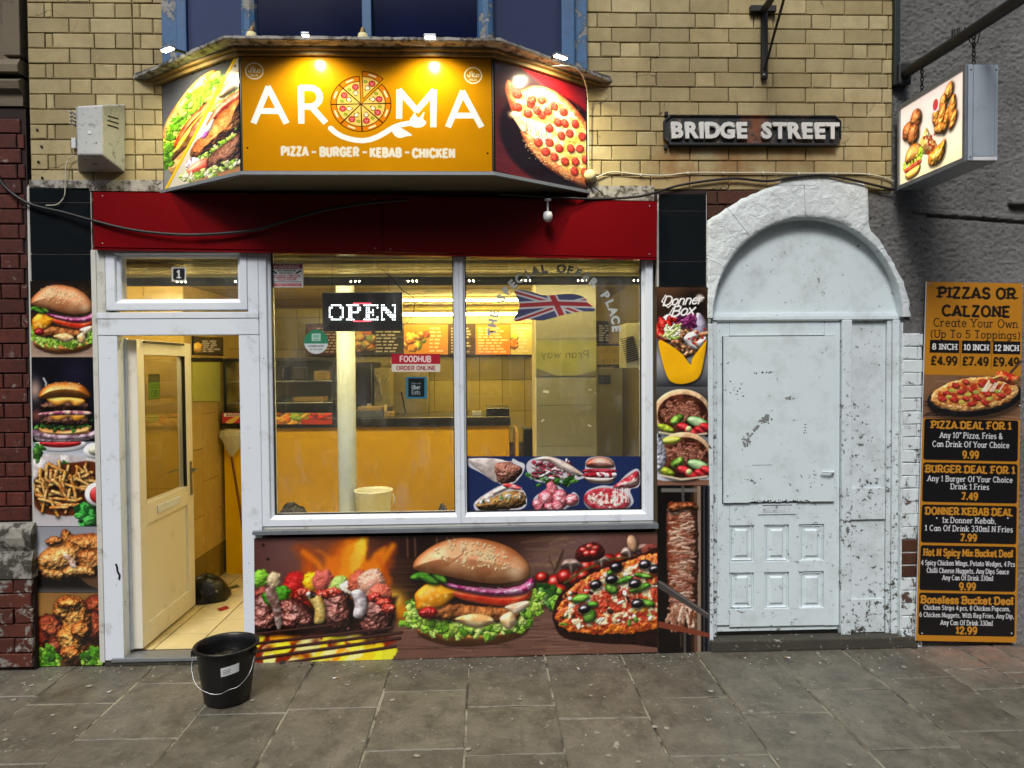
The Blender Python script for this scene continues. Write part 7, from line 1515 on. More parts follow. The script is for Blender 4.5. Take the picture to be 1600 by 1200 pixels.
def overlay():
    (x0, z1_), (x1, z0_) = Q(1130, 526, YD - .02), Q(1303, 783, YD - .02); mb = MB(); r = random.Random(4); n_ = 60; b = []
    for k in range(n_ + 1): t = k / n_; b.append((x0 + (x1 - x0) * t, z0_ + (r.uniform(0, .007) if .2 < t < .78 else r.uniform(0, .0015))))
    MB().box(x0 - .004, x1 + .003, YD - .0145, YD - .0105, z0_ - .004, z1_ + .002).build('board_edge_shadow', M['dark'], dd); mb.prism(b + [(x1, z1_), (x0, z1_)], YD - .028, YD - .015); return mb.build('covering_board', M['white_old'], dd)  # dark sheet behind the board paints the shadow line along its edges
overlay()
(x0, _), (x1, _) = Q(1176, 783, YD - .02), Q(1262, 783, YD - .02); mb = MB(); r = random.Random(9); zz = Q(1210, 783, YD - .02)[1]
for k in range(26):
    a = x0 + (x1 - x0) * (k + r.random()) / 26; w_ = r.uniform(.004, .014); h_ = r.uniform(.004, .013); mb.prism([(a, zz + .001), (a + w_, zz + .001), (a + w_ * .8, zz + h_), (a + w_ * .3, zz + h_ * .8)], YD - .0292, YD - .0282)
mb.build('rotten_edge', M['dark'], dd)
x0, z_ = Q(1175, 727, YD - .024); mb = MB()
for k in range(12): a = x0 + k * .0105; mb.prism([(a, z_), (a + .007, z_ + .0005), (a + .0065, z_ + .003), (a + .0005, z_ + .0028)], YD - .0292, YD - .0282)
mb.build('slot_scar', M['dark'], dd)
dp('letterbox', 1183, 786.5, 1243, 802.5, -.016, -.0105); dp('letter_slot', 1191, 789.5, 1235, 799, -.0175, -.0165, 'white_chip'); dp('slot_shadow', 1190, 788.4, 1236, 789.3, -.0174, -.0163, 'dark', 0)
dp('lock_plate', 1297, 733, 1306, 761, -.014, -.0105); dp('keyhole', 1300.5, 747, 1302.5, 753, -.0152, -.0142, 'dark', 0)
v0, v1 = at(1303, 738, YD - .03), at(1284, 738, YD - .05); MB().tube([at(1302, 738, YD - .012), at(1302, 738, YD - .05), at(1298, 738, YD - .055), at(1284, 737, YD - .055)], [.007, .007, .007, .006]).build('handle', M['white_old'], dd)
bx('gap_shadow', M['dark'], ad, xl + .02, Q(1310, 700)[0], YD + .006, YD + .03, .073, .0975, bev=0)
# white strip left of the door, painted quoin bricks on the right
bx('left_reveal', M['white_chip'], ad, 1.338, 1.374, -.004, .072, .03, 2.0, bev=.004)
bx('quoin_core', M['white_wall'], ad, 2.548, 2.655, .006, .12, 0, 1.935, bev=.003)
lay(ad, 2.545, 2.667, .115, .0790, 4, M['white_brick'], lambda k: ([.13] if k % 2 else [.075, .06], 0), seed=31, d=.05, y=-.004, jit=.002, joint=.004, ydev=.001)
lay(ad, 2.545, 2.667, .115 + 4 * .079, .0790, 3, M['brown'], lambda k: ([.13] if k % 2 else [.10, .03], 0), seed=33, d=.05, y=-.002, jit=.002)
lay(ad, 2.545, 2.672, .115 + 7 * .079, .0790, 16, M['white_brick'], lambda k: ([.13] if k % 2 else [.09, .03], 0), seed=35, d=.05, y=-.004, jit=.002, joint=.004, ydev=.001)
bx('foot_render', M['white_chip'], ad, 2.542, 2.672, -.012, .05, 0, .113, bev=.006); bx('reveal_face', M['white_wall'], ad, 2.5385, 2.5475, .001, .072, .10, 2.0, bev=.002)
step = MB().box(1.352, 2.64, -.022, .12, 0.0, .072, .010).build('door_step', M['step']); tag(step, 'worn grey stone step below the old white door', 'step')
bpz = thing('brown_brick_patch', 'patch of bare brown bricks between the black tiles and the white arch', 'brickwork')
bx('bed', M['mortar_red'], bpz, 1.33, 1.60, .014, .06, 2.66, 2.801, bev=0)
lay(bpz, 1.335, 1.70, 2.627, .0872, 2, M['brown'], lambda k: ([.118, .235], .05 * (k % 2)), seed=41, y=.003)
wp = thing('white_render_scrap', 'ragged white render between the arch top and the yellow bricks', 'render')
quad_board('scrap', [(1215, 289), (1222, 281), (1245, 277), (1290, 275), (1312, 282), (1290, 290)], -.010, .02, M['white_wall'], wp)

# ================================================================ shop sign bay and its ledge
PA, PB, PC, PD_ = (-1.872, 0), (-1.283, -.40), (.049, -.40), (.615, 0)
ZS0, ZS1 = 2.787, 3.405
def vprism(mb, pts, z0, z1):
    n = len(pts); return mb.add([(x, y, z0) for x, y in pts] + [(x, y, z1) for x, y in pts], [tuple(range(n)), tuple(range(2 * n - 1, n - 1, -1))] + [(k, k + n, (k + 1) % n + n, (k + 1) % n) for k in range(n)])
def offs(o, pts=(PA, PB, PC, PD_)):
    """the bay outline pushed out by o"""
    L = []; P = [Vector(p) for p in pts]; N_ = []
    for a, b in zip(P[:-1], P[1:]): d = (b - a).normalized(); N_.append(Vector((d.y, -d.x)))
    L.append(P[0] + Vector((-o / abs(N_[0].x) * 1.0, 0)) if abs(N_[0].x) > .1 else P[0] + N_[0] * o)
    for k in (1, 2): m_ = (N_[k - 1] + N_[k]).normalized(); L.append(P[k] + m_ * (o / m_.dot(N_[k])))
    L.append(P[3] + Vector((o / abs(N_[2].x), 0)) if abs(N_[2].x) > .1 else P[3] + N_[2] * o); return [(v.x, v.y) for v in L]
def rim(mb, o0, o1, z0, z1, pts=(PA, PB, PC, PD_)):
    a, b = offs(o0, pts), offs(o1, pts); rows = [[(p[0], p[1], z0) for p in b], [(p[0], p[1], z1) for p in b], [(p[0], p[1], z1) for p in a], [(p[0], p[1], z0) for p in a], [(p[0], p[1], z0) for p in b]]; return mb.quads(rows)
ss = thing('shop_sign', 'big yellow lit sign box over the shop with white lettering and a pizza emblem', 'sign')
vprism(MB(), [PA, PB, PC, PD_], ZS0 + .012, ZS1).build('box_core', M['seal'], ss)
vprism(MB(), offs(-.012), ZS0 - .0, ZS0 + .0115).build('soffit_board', M['soffit'], ss)
rim(MB(), -.011, .014, ZS0 - .008, ZS0 + .010).build('bottom_trim', M['alu'], ss)
def wall_sheet(nm, cv, a, b, z0, z1, mat, par, off=.004, ins=.012):
    a, b = Vector(a), Vector(b); d = (b - a).normalized(); n_ = Vector((d.y, -d.x)); a2, b2 = a + d * ins + n_ * off, b - d * ins + n_ * off
    return sheet(nm, cv, [(a2.x, a2.y, z1), (b2.x, b2.y, z1), (b2.x, b2.y, z0), (a2.x, a2.y, z0)], mat, par)
wall_sheet('name_panel', print_aroma(), PB, PC, ZS0 + .014, ZS1 - .006, M['print_sign'], ss, ins=.006)
wall_sheet('burger_panel', print_side_left(), PA, PB, ZS0 + .014, ZS1 - .006, M['print_sign'], ss)
wall_sheet('pizza_panel', print_side_right(), PC, PD_, ZS0 + .014, ZS1 - .006, M['print_sign'], ss)
rim(MB(), -.02, .028, ZS1 - .002, ZS1 + .016).build('lower_moulding', M['trim'], ss); rim(MB(), -.02, .050, ZS1 + .0165, ZS1 + .030).build('upper_moulding', M['trim'], ss)
lgd = thing('sign_ledge', 'weathered flaking white ledge on top of the sign box', 'ledge')
def rough_ledge():
    a = offs(.125); a[0] = (a[0][0] + .06, 0); a[3] = (a[3][0] - .06, 0); mb = MB(); rows = []; rn = random.Random(2); seg = []
    for p, q in zip(a[:-1], a[1:]):
        n_ = int(math.hypot(q[0] - p[0], q[1] - p[1]) / .02)
        for k in range(n_): seg.append((p[0] + (q[0] - p[0]) * k / n_, p[1] + (q[1] - p[1]) * k / n_))
    seg.append(a[3]); cx_, cy_ = -.62, 0
    for x, y in seg:
        j = rn.uniform(-.0015, .0015); t = rn.uniform(-.002, .002)
        rows.append([(x * .9 + cx_ * .1, y * .5, ZS1 + .031), (x + j * .3, y + j * .5 + .004, ZS1 + .031 + rn.uniform(0, .003)), (x + j, y + j, ZS1 + .036), (x + j, y + j, ZS1 + .050 + t), (x, y + .02, ZS1 + .058 + t), (x * .8 + cx_ * .2, y * .4, ZS1 + .060)])
    mb.quads(rows); mb.add(rows[0], [tuple(range(6))]); mb.add(rows[-1], [tuple(range(6))[::-1]]); return mb.build('ledge_board', M['ledge'], lgd)
rough_ledge()
vprism(MB(), [(p[0] * .98 - .012, p[1] * .9) for p in offs(.10)], ZS1 + .056, ZS1 + .068).build('felt_cover', M['lead'], lgd)
# upstairs bay window
bw = thing('upstairs_bay_window', 'upstairs bay window with peeling blue timber frames and dark glass', 'window')
QA, QB, QC, QD = (-1.80, 0), (-1.255, -.33), (.015, -.33), (.575, 0); ZB = ZS1 + .075; BP = (QA, QB, QC, QD)
def obox(nm, mat, par, a, b, y0, y1, z0, z1, bev=.004):
    """box along a->b; y0..y1 measured outward(-)/inward(+) from the line"""
    a, b = Vector(a), Vector(b); d = b - a; L = d.length; o = MB().box(0, L, y0, y1, z0, z1, bev=bev).build(nm, mat, par); o.location = (a.x, a.y, 0); o.rotation_euler = (0, 0, math.atan2(d.y, d.x)); return o
ZT = 4.7
for a, b in zip(BP[:-1], BP[1:]):
    obox('bottom_rail', M['blue'], bw, a, b, -.02, .03, ZB, ZB + .028); 
    obox('pane', M['upglass' if a == QB else 'upglass_side'], bw, a, b, .004, .008, ZB + .0285, ZT, bev=0)
bx('wall_post', M['blue_worn'], bw, -1.845, -1.752, -.05, .06, ZB, ZT, bev=.006); bx('wall_post', M['blue'], bw, -1.750, -1.690, -.085, .0, ZB, ZT, bev=.008)
bx('wall_post', M['blue_worn'], bw, .535, .612, -.05, .06, ZB, ZT, bev=.006); bx('wall_post', M['blue'], bw, .455, .533, -.10, .0, ZB, ZT, bev=.008)
for (x, y, w_) in ((QB[0], QB[1], .045), (QC[0], QC[1], .048)):
    MB().lathe([(0, ZB), (w_ * .95, ZB), (w_ * .95, ZT), (0, ZT)], (x, y, 0), 10, smooth=False).build('corner_post', M['blue_worn'], bw)
obox('mullion', M['blue'], bw, (-.648, -.33), (-.598, -.33), -.035, .02, ZB + .029, ZT)
for px, k in ((393, 0), (567, 1)):
    v = at(px, 58, -.40); t = thing('cable_clamp', ['cream cable clamp on the ledge at the left corner of the bay window', 'cream cable clamp on the ledge by the middle post of the bay window'][k], 'clamp', (v.x, -.40, ZB)); MB().lathe([(.028, 0), (.032, .01), (.024, .045), (.0, .05)], n=16).build('cap', M['cream_card'], t); MB().tube([(-.01, .02, .03), (-.005, .03, .09)], [.018, .010]).build('stub', M['trim'], t)
# floodlights
def flood(label, lx, ly, lz, aim, nrm, energy, spot=105, lens=(.075, .026), grp='floodlights along the sign ledge', back=True):
    t = thing('floodlight', label, 'light', (lx, ly, lz), grp, rz=math.atan2(nrm[1], nrm[0]) + math.pi / 2)
    MB().box(-lens[0] / 2 - .006, lens[0] / 2 + .006, -lens[1] / 2 - .006, lens[1] / 2 + .006, .0, .012, bev=.003).build('housing', M['alu'], t)
    MB().box(-lens[0] / 2, lens[0] / 2, -lens[1] / 2, lens[1] / 2, -.004, -.0005, bev=0).build('lens', M['lamp_lens'], t)
    MB().tube([(0, .03, .012), (0, .10, .02)], .008, 6).build('arm', M['iron'], t)
    ld_ = bpy.data.lights.new('bulb', 'SPOT'); ld_.energy = energy; ld_.spot_size = math.radians(spot); ld_.spot_blend = .8; ld_.shadow_soft_size = .02; ld_.color = (1, .90, .56)
    o = bpy.data.objects.new('bulb', ld_); COL.objects.link(o); o.parent = t; v = Vector(aim) - Vector((lx, ly, lz - .012)); o.location = (0, 0, -.012); o.rotation_euler = (Matrix.Rotation(-t.rotation_euler[2], 3, 'Z') @ v).to_track_quat('-Z', 'Y').to_euler(); return t
nl, nr = (-.562, -.827), (.577, -.817)
flood('floodlight over the burger picture panel at the left end of the ledge', -1.66, -.40, 3.435, (-1.55, -.2, 2.95), nl, 17, 160)
flood('floodlight over the left half of the yellow name panel', -.90, -.565, 3.440, (-.88, -.40, 2.95), (0, -1), 13, spot=140, lens=(.03, .014))
flood('floodlight over the right half of the yellow name panel', -.27, -.565, 3.436, (-.27, -.40, 2.95), (0, -1), 13, spot=140, lens=(.05, .018))
flood('floodlight over the pizza picture panel at the right end of the ledge', .42, -.36, 3.43, (.33, -.2, 2.95), nr, 34, 160)
def path_px(pts, y): return [at(a, b, y if not isinstance(y, (list, tuple)) else y[i]) for i, (a, b) in enumerate(pts)]
def smooth(pts, n=6):
    P = [Vector(p) for p in pts]; o = []
    for k in range(len(P) - 1):
        p0, p1, p2, p3 = P[max(k - 1, 0)], P[k], P[k + 1], P[min(k + 2, len(P) - 1)]
        for t in [i / n for i in range(n)]: o.append(.5 * ((2 * p1) + (-p0 + p2) * t + (2 * p0 - 5 * p1 + 4 * p2 - p3) * t * t + (-p0 + 3 * p1 - 3 * p2 + p3) * t ** 3))
    return o + [P[-1]]
def cable(name, label, pts, y, r, mat, cat='cable'):
    t = thing(name, label, cat); MB().tube(smooth(path_px(pts, y)), r, 6).build('wire', M[mat], t); return t
cable('lamp_cable', 'white cable drooping from the right end floodlight down the sign box', [(862, 104), (890, 104), (906, 112), (914, 128), (918, 150), (919, 200), (920, 262)], [-.40, -.40, -.30, -.2, -.07, -.05, -.04], .004, 'cable_white')
cable('ledge_cable', 'pale cable lying along the ledge between the clamps', [(567, 64), (600, 66), (640, 69), (665, 71)], -.48, .004, 'cable_white')
cc = cable('white_wall_cable', 'thin white cable clipped across the yellow bricks under the nameplate', [(921, 284), (935, 276), (958, 269), (1000, 273), (1040, 274), (1078, 270), (1130, 270), (1190, 270), (1240, 271), (1300, 271), (1350, 272), (1380, 277), (1396, 284)], -.012, .0045, 'cable_white')
for px, py in ((1001, 273), (1075, 270), (1130, 270), (1192, 270), (1248, 271), (1306, 271), (1358, 272)): v = at(px, py, -.012); bx('clip', M['cable_white'], cc, v.x - .005, v.x + .005, -.018, -.002, v.z - .008, v.z + .008, bev=.002)
cable('black_feed_cable', 'sagging black cable crossing the black tiles and the red fascia at the left', [(-10, 262), (8, 292), (45, 318), (100, 332), (150, 346), (205, 359), (268, 366), (330, 366), (400, 359), (440, 347), (500, 330), (570, 318), (640, 312)], [-.03, -.03, -.03, -.04, -.06, -.07, -.08, -.08, -.08, -.09, -.1, -.1, -.1], .009, 'cable_black')
cable('black_roof_cable', 'black cable running from the sign box over the white arch to the roughcast', [(780, 303), (880, 309), (930, 311), (990, 308), (1020, 302), (1060, 290), (1110, 282), (1150, 279), (1200, 283), (1240, 277), (1290, 274), (1340, 283), (1398, 297)], [-.1, -.08, -.05, -.05, -.04, -.02, -.02, -.02, -.02, -.02, -.02, -.02, -.02], .0075, 'cable_black')
cable('thin_stray_cable', 'thin grey cable looping down from the alarm box over the black tiles', [(118, 243), (108, 247), (103, 262), (102, 290), (101, 305), (96, 314), (88, 320), (72, 321)], -.02, .003, 'cable_white')
cable('thin_black_cables', 'thin dark twin cable hanging at the right lower corner of the sign box', [(919, 283), (928, 292), (938, 300), (946, 309)], -.03, .003, 'cable_black')
# small fittings under the sign
v = at(856, 345, -.12); cm = thing('security_camera', 'small white security camera hanging under the sign box', 'camera', (v.x, -.12, v.z))
MB().lathe([(.02, .125), (.022, .118), (.006, .112), (.006, .05)], n=16).build('mount', M['plastic_white'], cm); MB().lathe([(.006, .055), (.022, .05), (.028, .03), (.026, .01), (.016, -.004), (.0, -.008)], n=20).build('dome', M['plastic_white'], cm)
v = at(922, 274, -.03); t = thing('round_junction_cap', 'round cream junction cap at the lower right corner of the sign box', 'junction box', (v.x, -.03, v.z)); MB().lathe([(.036, .03), (.036, .0), (.030, -.012), (.015, -.02), (.0001, -.021)], n=24, axis='y').build('cap', M['cream_card'], t); MB().lathe([(.040, .031), (.040, .02), (.036, .018)], n=24, axis='y').build('back_plate', M['plastic_white'], t)

# alarm box
ab = thing('alarm_box', 'speckled grey white alarm box on the bricks left of the sign', 'alarm box')
def hull(name, front, back, mat, par, yf, yb):
    Fp = [at(a, b, yf) for a, b in front]; Bp = [at(a, b, yb) for a, b in back]; return MB().add(Fp + Bp, [(0, 1, 2, 3), (0, 4, 5, 1), (1, 5, 6, 2), (2, 6, 7, 3), (3, 7, 4, 0)]).build(name, mat, par)
o = hull('cover', [(121, 166), (160, 164), (160, 242), (121, 242)], [(118, 167), (195, 163), (195, 269), (122, 268)], M['box_grey'], ab, -.17, -.004)
mod = o.modifiers.new('edge', 'BEVEL'); mod.width = .008; mod.segments = 2
sl_ = MB()
for k in range(3):
    f0, f1 = Vector(at(160, 180 + k * 7, -.17)), Vector(at(195, 190 + k * 7.5, -.004)); a, b = f0.lerp(f1, .22), f0.lerp(f1, .72); nrm_ = Vector((.75, -.66, 0)).normalized() * .0015
    sl_ = MB().add([a + nrm_, b + nrm_, b + nrm_ + Vector((0, 0, .009)), a + nrm_ + Vector((0, 0, .009))], [(0, 1, 2, 3)]); sl_.build('vent_slot', M['dark'], ab)
for k in range(4): v = at(117.5, 178 + k * 6, -.05); bx('side_fin', M['box_grey'], ab, v.x - .006, v.x + .004, -.10, -.02, v.z - .006, v.z + .002, bev=.001)
v = at(116, 224, -.01); bx('foot_tab', M['label_white'], ab, v.x - .012, v.x + .012, -.02, -.004, v.z - .03, v.z + .03)
v = at(140, 207, -.172); bx('emblem', M['label_white'], ab, v.x - .01, v.x + .01, -.1725, -.171, v.z - .008, v.z + .008, bev=.0)
hs_ = thing('drilled_holes', 'row of drilled holes in the yellow bricks left of the alarm box', 'holes')
for px, py in ((58, 203), (65, 229), (60, 253), (66, 278)): v = at(px, py, -.002); MB().lathe([(.008, -.002), (.0001, -.0021)], (v.x, -.001, v.z), 10, axis='y').build('hole', M['dark'], hs_)

# ================================================================ nameplate, brackets, hanging lightbox
np_ = thing('street_nameplate', 'rusty black cast street nameplate with white letters reading BRIDGE STREET', 'street sign')
a, b = at(1037, 180, -.02), at(1314, 227, -.02); x0, x1, z0, z1 = a.x, b.x, b.z, a.z + .004; c_ = .035
outl = [(x0 + c_, z0), (x1 - c_, z0), (x1, z0 + c_), (x1, z1 - c_), (x1 - c_, z1), (x0 + c_, z1), (x0, z1 - c_), (x0, z0 + c_)]
MB().prism(outl, -.020, -.001).build('plate', M['nameplate'], np_)
inn = [(x0 + (x - x0) * (1 - .024 / (x1 - x0)) + .012, z0 + (z - z0) * (1 - .024 / (z1 - z0)) + .012) for x, z in outl]
n_ = len(outl); mb = MB(); rows = [[(x, -.0205, z) for x, z in outl], [(x, -.032, z) for x, z in [(ox * .7 + ix * .3, oz * .7 + iz * .3) for (ox, oz), (ix, iz) in zip(outl, inn)]], [(x, -.032, z) for x, z in [(ox * .3 + ix * .7, oz * .3 + iz * .7) for (ox, oz), (ix, iz) in zip(outl, inn)]], [(x, -.0205, z) for x, z in inn]]
mb.quads(rows, False, True).build('raised_rim', M['nameplate'], np_)
bx('base_lip', M['iron'], np_, x0 + .03, x1 - .03, -.04, -.001, z0 - .008, z0 + .006, bev=.003)
tx = 'BRIDGE STREET'; W_ = {'B': .72, 'R': .74, 'I': .36, 'D': .76, 'G': .80, 'E': .66, 'S': .70, 'T': .68, ' ': .62}; tot = sum(W_[c] for c in tx); xa, xb = at(1046, 203, -.03).x, at(1310, 203, -.03).x; s_ = (xb - xa) / tot; cur = xa; hh = at(1100, 191, -.03).z - at(1100, 215, -.03).z
for c in tx:
    if c != ' ':
        st, _ = text_strokes(c, 1.0, 0, 0); wd = s_ * W_[c]
        o = font_mesh(c, hh, M['letter_white'], 'letter', np_, (cur + wd / 2, -.0295, at(1100, 215.5, -.03).z), (math.pi / 2, 0, 0), bold=.005, ext=.010, bevel=.0012)
    cur += s_ * W_[c]
for px, py in ((1041, 178), (1040, 230)): v = at(px, py, -.01); bx('fixing_wedge', M['iron'], np_, v.x - .01, v.x + .01, -.02, -.001, v.z - .012, v.z + .012)
ib = thing('iron_wall_bracket', 'black iron wall bracket on the yellow bricks above the nameplate', 'bracket')
a, b = at(1190, 18, -.02), at(1199, 123, -.02); bx('upright', M['iron'], ib, a.x, b.x, -.03, -.002, b.z, a.z, bev=.003)
a, b = at(1173, 8, -.03), at(1213, 18, -.03); bx('cross_plate', M['iron'], ib, a.x, b.x, -.035, -.002, b.z, a.z, bev=.003)
MB().tube([at(1194, 14, -.04), at(1202, 4, -.16), at(1222, -30, -.5)], .020, 8).build('arm', M['iron'], ib); MB().tube([at(1195, 108, -.03), at(1210, 52, -.2), at(1230, -20, -.45)], .008, 6).build('stay_rod', M['iron'], ib)
v = at(1194, 117, -.032); MB().lathe([(.008, 0), (.006, -.006), (.0001, -.007)], (v.x, -.031, v.z), 10, axis='y').build('bolt', M['alu'], ib)
sb = thing('sign_bar', 'thick black iron bar jutting out over the pavement that carries the hanging sign', 'bar')
MB().tube([(2.52, .02, 3.487), (2.535, -.5, 3.476), (2.545, -1.25, 3.468)], .030, 12).build('bar', M['iron'], sb)
bx('wall_plate', M['iron_green'], sb, 2.466, 2.50, -.03, .02, 3.425, 4.7, bev=.003); bx('boss', M['iron'], sb, 2.48, 2.56, -.05, .02, 3.42, 3.55, bev=.012)
MB().tube([(2.538, -.46, 3.50), (2.538, -.46, 3.55)], .010, 6).build('peg', M['iron'], sb); MB().tube([(2.538, -.50, 3.50), (2.538, -.50, 3.54)], .008, 6).build('peg', M['iron'], sb)
lb = thing('hanging_lightbox', 'lit hanging sign box with pictures of nuggets, chicken, pizza, burger and wrap', 'sign')
LX0, LX1, LY0, LY1, LZ0, LZ1 = 2.478, 2.645, -.655, -.05, 2.79, 3.285
MB().box(LX0 + .006, LX1, LY0 + .004, LY1, LZ0, LZ1, bev=.004).build('case', M['alu'], lb)
sheet('lit_face', print_lightbox(), [(LX0 + .0035, LY1 - .02, LZ1 - .025), (LX0 + .0035, LY0 + .024, LZ1 - .025), (LX0 + .0035, LY0 + .024, LZ0 + .025), (LX0 + .0035, LY1 - .02, LZ0 + .025)], M['print_lit'], lb)
for (y0, y1, z0, z1) in ((LY0, LY1, LZ0 - .002, LZ0 + .024), (LY0, LY1, LZ1 - .024, LZ1 + .002), (LY0, LY0 + .023, LZ0 + .0245, LZ1 - .0245), (LY1 - .019, LY1, LZ0 + .0245, LZ1 - .0245)): bx('face_trim', M['galv'], lb, LX0 - .006, LX0 + .006, y0, y1, z0, z1, bev=.002)
bx('end_cover', M['grey_paint'], lb, LX0 + .035, LX1 - .02, LY0 - .004, LY0 + .0035, LZ0 + .025, LZ1 - .006, bev=.002); bx('end_strip', M['grey_paint'], lb, LX0 + .008, LX0 + .033, LY0 - .002, LY0 + .0035, LZ0 + .004, LZ1 - .003, bev=.001); bx('end_strip', M['grey_paint'], lb, LX1 - .018, LX1 - .002, LY0 - .002, LY0 + .0035, LZ0 + .004, LZ1 - .003, bev=.001); bx('foot_trim', M['label_white'], lb, LX0 + .035, LX1 - .005, LY0 - .006, LY0 + .0035, LZ0 + .003, LZ0 + .022, bev=.002)
for x in (LX0 + .022, LX1 - .012):
    for z in (LZ0 + .02, LZ1 - .03): MB().lathe([(.005, 0), (.0001, -.003)], (x, LY0 - .002, z), 8, axis='y').build('rivet', M['iron'], lb)
for k, (cy_, lbl) in enumerate(((-.16, 'short rusty chain holding the wall end of the hanging sign'), (-.60, 'short rusty chain holding the street end of the hanging sign'))):
    ch = thing('sign_chain', lbl, 'chain', (LX0 + .075, cy_, 0)); z = 3.47; i = 0
    while z > LZ1 - .004:
        pts = [(.0085 * math.cos(6.283 * q / 10) if i % 2 else 0, 0 if i % 2 else .0085 * math.cos(6.283 * q / 10), z + .015 * math.sin(6.283 * q / 10)) for q in range(11)]
        MB().tube(pts, .003, 5, False).build('link', M['iron'], ch); z -= .022; i += 1
    if k == 1: MB().tube([(-.05, 0, 3.50), (-.02, 0, 3.42), (0, 0, 3.40), (.02, 0, 3.42), (.04, 0, 3.50)], .003, 5).build('top_loop', M['iron'], ch)

# ================================================================ black bucket on the pavement
bc = thing('black_bucket', 'black builder bucket with a wire handle and white label, on the paving at the door', 'bucket', (-1.385, -.47, 0.002)); bc.scale = (.93, .93, .93)
MB().lathe([(0, 0), (.118, 0), (.124, .006), (.150, .20), (.158, .285), (.164, .288), (.166, .305), (.176, .308), (.178, .318), (.168, .322), (.160, .312), (.152, .28), (.146, .20), (.120, .012), (0, .012)], n=56).build('body', M['black_plastic'], bc)
MB().lathe([(.151, .235), (.0, .235)], n=40).build('dark_contents', M['water'], bc)
for x, y, r_ in ((-.06, .03, .035), (.05, .05, .045), (.02, -.05, .03), (-.02, .07, .05)): MB().lathe([(r_, .2352), (r_ * .8, .243), (r_ * .3, .249), (.0001, .25)], (x, y, 0), 14).build('lump', M['black_bag'], bc)
MB().tube(smooth([(-.168, -.04, .285), (-.155, -.105, .22), (-.11, -.155, .15), (-.04, -.172, .112), (.02, -.172, .105), (.07, -.165, .125), (.12, -.15, .14), (.16, -.09, .19), (.172, -.03, .285)]), .0019, 6).build('handle', M['wire'], bc)
for s_ in (-1, 1): bx('handle_lug', M['black_plastic'], bc, s_ * .168 - .012, s_ * .168 + .012, -.055, -.015, .265, .300, bev=.004)
rows = []
for z in (.185, .235): rr_ = .1495 + (z - .2) * .1 + .003; rows.append([(rr_ * math.sin(math.radians(a)), -rr_ * math.cos(math.radians(a)), z + a * .0004) for a in range(8, 46, 3)])
MB().quads(rows, True).build('label', M['label_white'], bc)
rows = []
for z0 in (.196, .206, .216): rr_ = .1495 + (z0 - .2) * .1 + .0036; MB().quads([[(rr_ * math.sin(math.radians(a)), -rr_ * math.cos(math.radians(a)), z + a * .0004) for a in range(12, 30, 3)] for z in (z0, z0 + .003)], True).build('label_line', M['greybox'], bc)
# far side of the street: plain terrace, only met as a reflection in the glass

fr = M['iron']
tb = plain('far_brick', '5c4438', .85, var=.3); tr_ = plain('far_slate', '34363a', .7); tw = plain('far_window', '10141a', .1); tf = plain('far_frame', 'b0b0ac', .5)
for k in range(5):
    x0 = -26 + k * 11
    t = thing('terraced_house', ['end brick house', 'brick house with the lower roof', 'middle brick house', 'brick house right of the middle', 'far right brick house'][k] + ' across the street, behind the camera', 'house', (x0, -15, 0))
    hh_ = 9.6 + (k % 3) * .6
    MB().box(0, 10.95, -6, 0, -.14, hh_).build('wall', tb, t)
    MB().add([(0, .3, hh_ + .001), (10.95, .3, hh_ + .001), (10.95, -3, hh_ + 2.2), (0, -3, hh_ + 2.2), (0, -6.2, hh_ + .001), (10.95, -6.2, hh_ + .001)], [(0, 1, 2, 3), (3, 2, 5, 4), (0, 3, 4), (1, 5, 2), (0, 4, 5, 1)]).build('roof', tr_, t)
    for i in range(4):
        for j in range(2):
            w = bx('window', tf, t, 1 + i * 2.5, 2.2 + i * 2.5, -.02, .05, .9 + j * 3.3, 2.6 + j * 3.3); bx('pane', tw, w, 1.08 + i * 2.5, 2.12 + i * 2.5, .051, .06, .98 + j * 3.3, 2.52 + j * 3.3, bev=0)

v = at(184, 893, -.008); g_ = MB().tube(smooth([at(181, 881, -.0065), at(183, 886, -.0065), at(184, 893, -.0065), at(187, 899, -.0065), at(186, 905, -.0065)]), .006, 6).build('rust_gouge', M['iron'], df)
for (px, py) in ((182, 914), (196, 940), (171, 560), (390, 700), (389, 880), (412, 560)): v = at(px, py, -.0062); MB().lathe([(.003, 0), (.0001, -.001)], (v.x, -.0062, v.z), 8, axis='y').build('screw_mark', M['iron'], df)
for (px, py) in ((160, 306), (392, 312), (586, 312), (610, 312), (820, 318), (1015, 322), (160, 380), (586, 388), (610, 389), (1015, 397)): v = at(px, py, -.051); MB().lathe([(.0035, 0), (.0001, -.0015)], (v.x, -.0505, v.z), 8, axis='y').build('fixing_screw', M['alu'], fs)

def scuff(px, py, rx, ry, rot, n=9, sd=1, mat='scuff'):
    r = random.Random(sd); c0 = at(px, py, YD - .0283); k = 250; mb = MB()
    for q in range(n):
        u, v_ = r.gauss(0, .45) * rx, r.gauss(0, .45) * ry; x = u * math.cos(rot) - v_ * math.sin(rot); z = u * math.sin(rot) + v_ * math.cos(rot); s_ = r.uniform(.5, 1.6) / k * (1.1 if mat == 'scuffdark' else 1.8)
        mb.add([(c0.x + x / 265 + s_ * math.cos(t + r.random()) * r.uniform(.4, 1.2), YD - .0284 - q * .00002, c0.z + z / 265 + s_ * .8 * math.sin(t + r.random())) for t in (0, 1.25, 2.5, 3.77, 5)], [(0, 1, 2, 3, 4)])
    return mb.build('scuff_mark', M[mat], dd)
M['scuff'] = plain('grey_scuffed_undercoat', '7c8080', .8, var=.3); M['scuffdark'] = plain('dark_chip', '2c2c2a', .9)
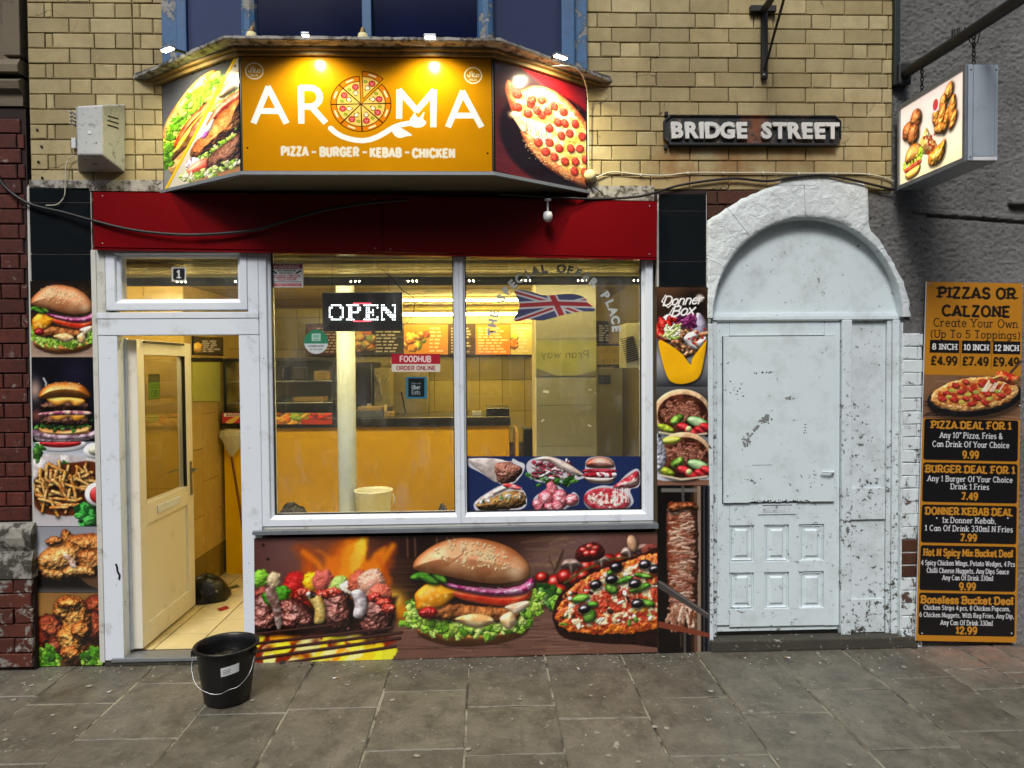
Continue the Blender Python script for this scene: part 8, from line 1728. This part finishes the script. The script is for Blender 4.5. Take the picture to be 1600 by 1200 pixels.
scuff(1196, 655, 9, 7, .4, 46, 1); scuff(1167, 688, 7, 13, -.5, 46, 2); scuff(1180, 672, 3, 12, -.8, 16, 3); scuff(1231, 622, 8, 4, 0, 16, 4); scuff(1258, 672, 2, 9, 0, 8, 5, 'scuffdark'); scuff(1150, 610, 14, 18, 0, 14, 6, 'scuffdark'); scuff(1200, 582, 22, 1.5, 0, 18, 7, 'scuffdark'); scuff(1175, 752, 14, 6, 0, 14, 8, 'scuffdark'); scuff(1270, 745, 18, 22, 0, 18, 9, 'scuffdark')

gs_ = MB(); rg = random.Random(31)
for k in range(46):
    x, y, r_ = rg.uniform(-2.6, 2.7), -rg.uniform(.12, 1.3), rg.choice([.007, .009, .012, .015]); n_ = 9
    gs_.add([(x + r_ * rg.uniform(.75, 1.15) * math.cos(6.283 * q / n_), y + r_ * rg.uniform(.75, 1.15) * math.sin(6.283 * q / n_), .0036) for q in range(n_)], [tuple(range(n_))])
tag(gs_.build('gum_spots', plain('trodden_gum', '8c897e', .8, var=.4, scale=60)), 'flattened grey gum spots trodden into the paving', kind='stuff')
for k, (px, py, an, lb) in enumerate(((520, 1062, .4, 'cigarette butt on the paving below the skewer picture'), (905, 1048, 1.9, 'cigarette butt on the paving below the pizza picture'), (1235, 1030, 2.6, 'cigarette butt on the paving in front of the stone step'), (168, 1084, .9, 'cigarette butt on the paving at the left of the bucket'))):
    q = on_floor(px, py, 0); t = thing('cigarette_butt', lb, 'litter', (q.x, q.y, .0075), rz=an); MB().tube([(0, 0, 0), (.018, 0, 0)], .0038, 8).build('paper', M['label_white'], t); MB().tube([(.0182, 0, 0), (.032, 0, 0)], .0039, 8).build('filter', M['card'], t)
for nm, lb, x0, x1, y0 in (('neighbour_wall', 'dark red neighbouring wall beyond the left edge of the view', -7.0, -3.41, .0), ('neighbour_wall', 'grey neighbouring wall beyond the right edge of the view', 4.305, 7.0, .02)):
    t = thing(nm, lb, 'wall'); bx('face', M['mortar_red'] if x0 < 0 else M['roughcast'], t, x0, x1, y0, .3, 0, 4.6, bev=0); bx('coping', M['stone'], t, x0, x1, y0 - .03, .33, 4.601, 4.68, bev=.005)
bx('upper_backing', M['stone'], sl, -3.41, -2.64, .26, .34, 3.28, 4.6, bev=0)
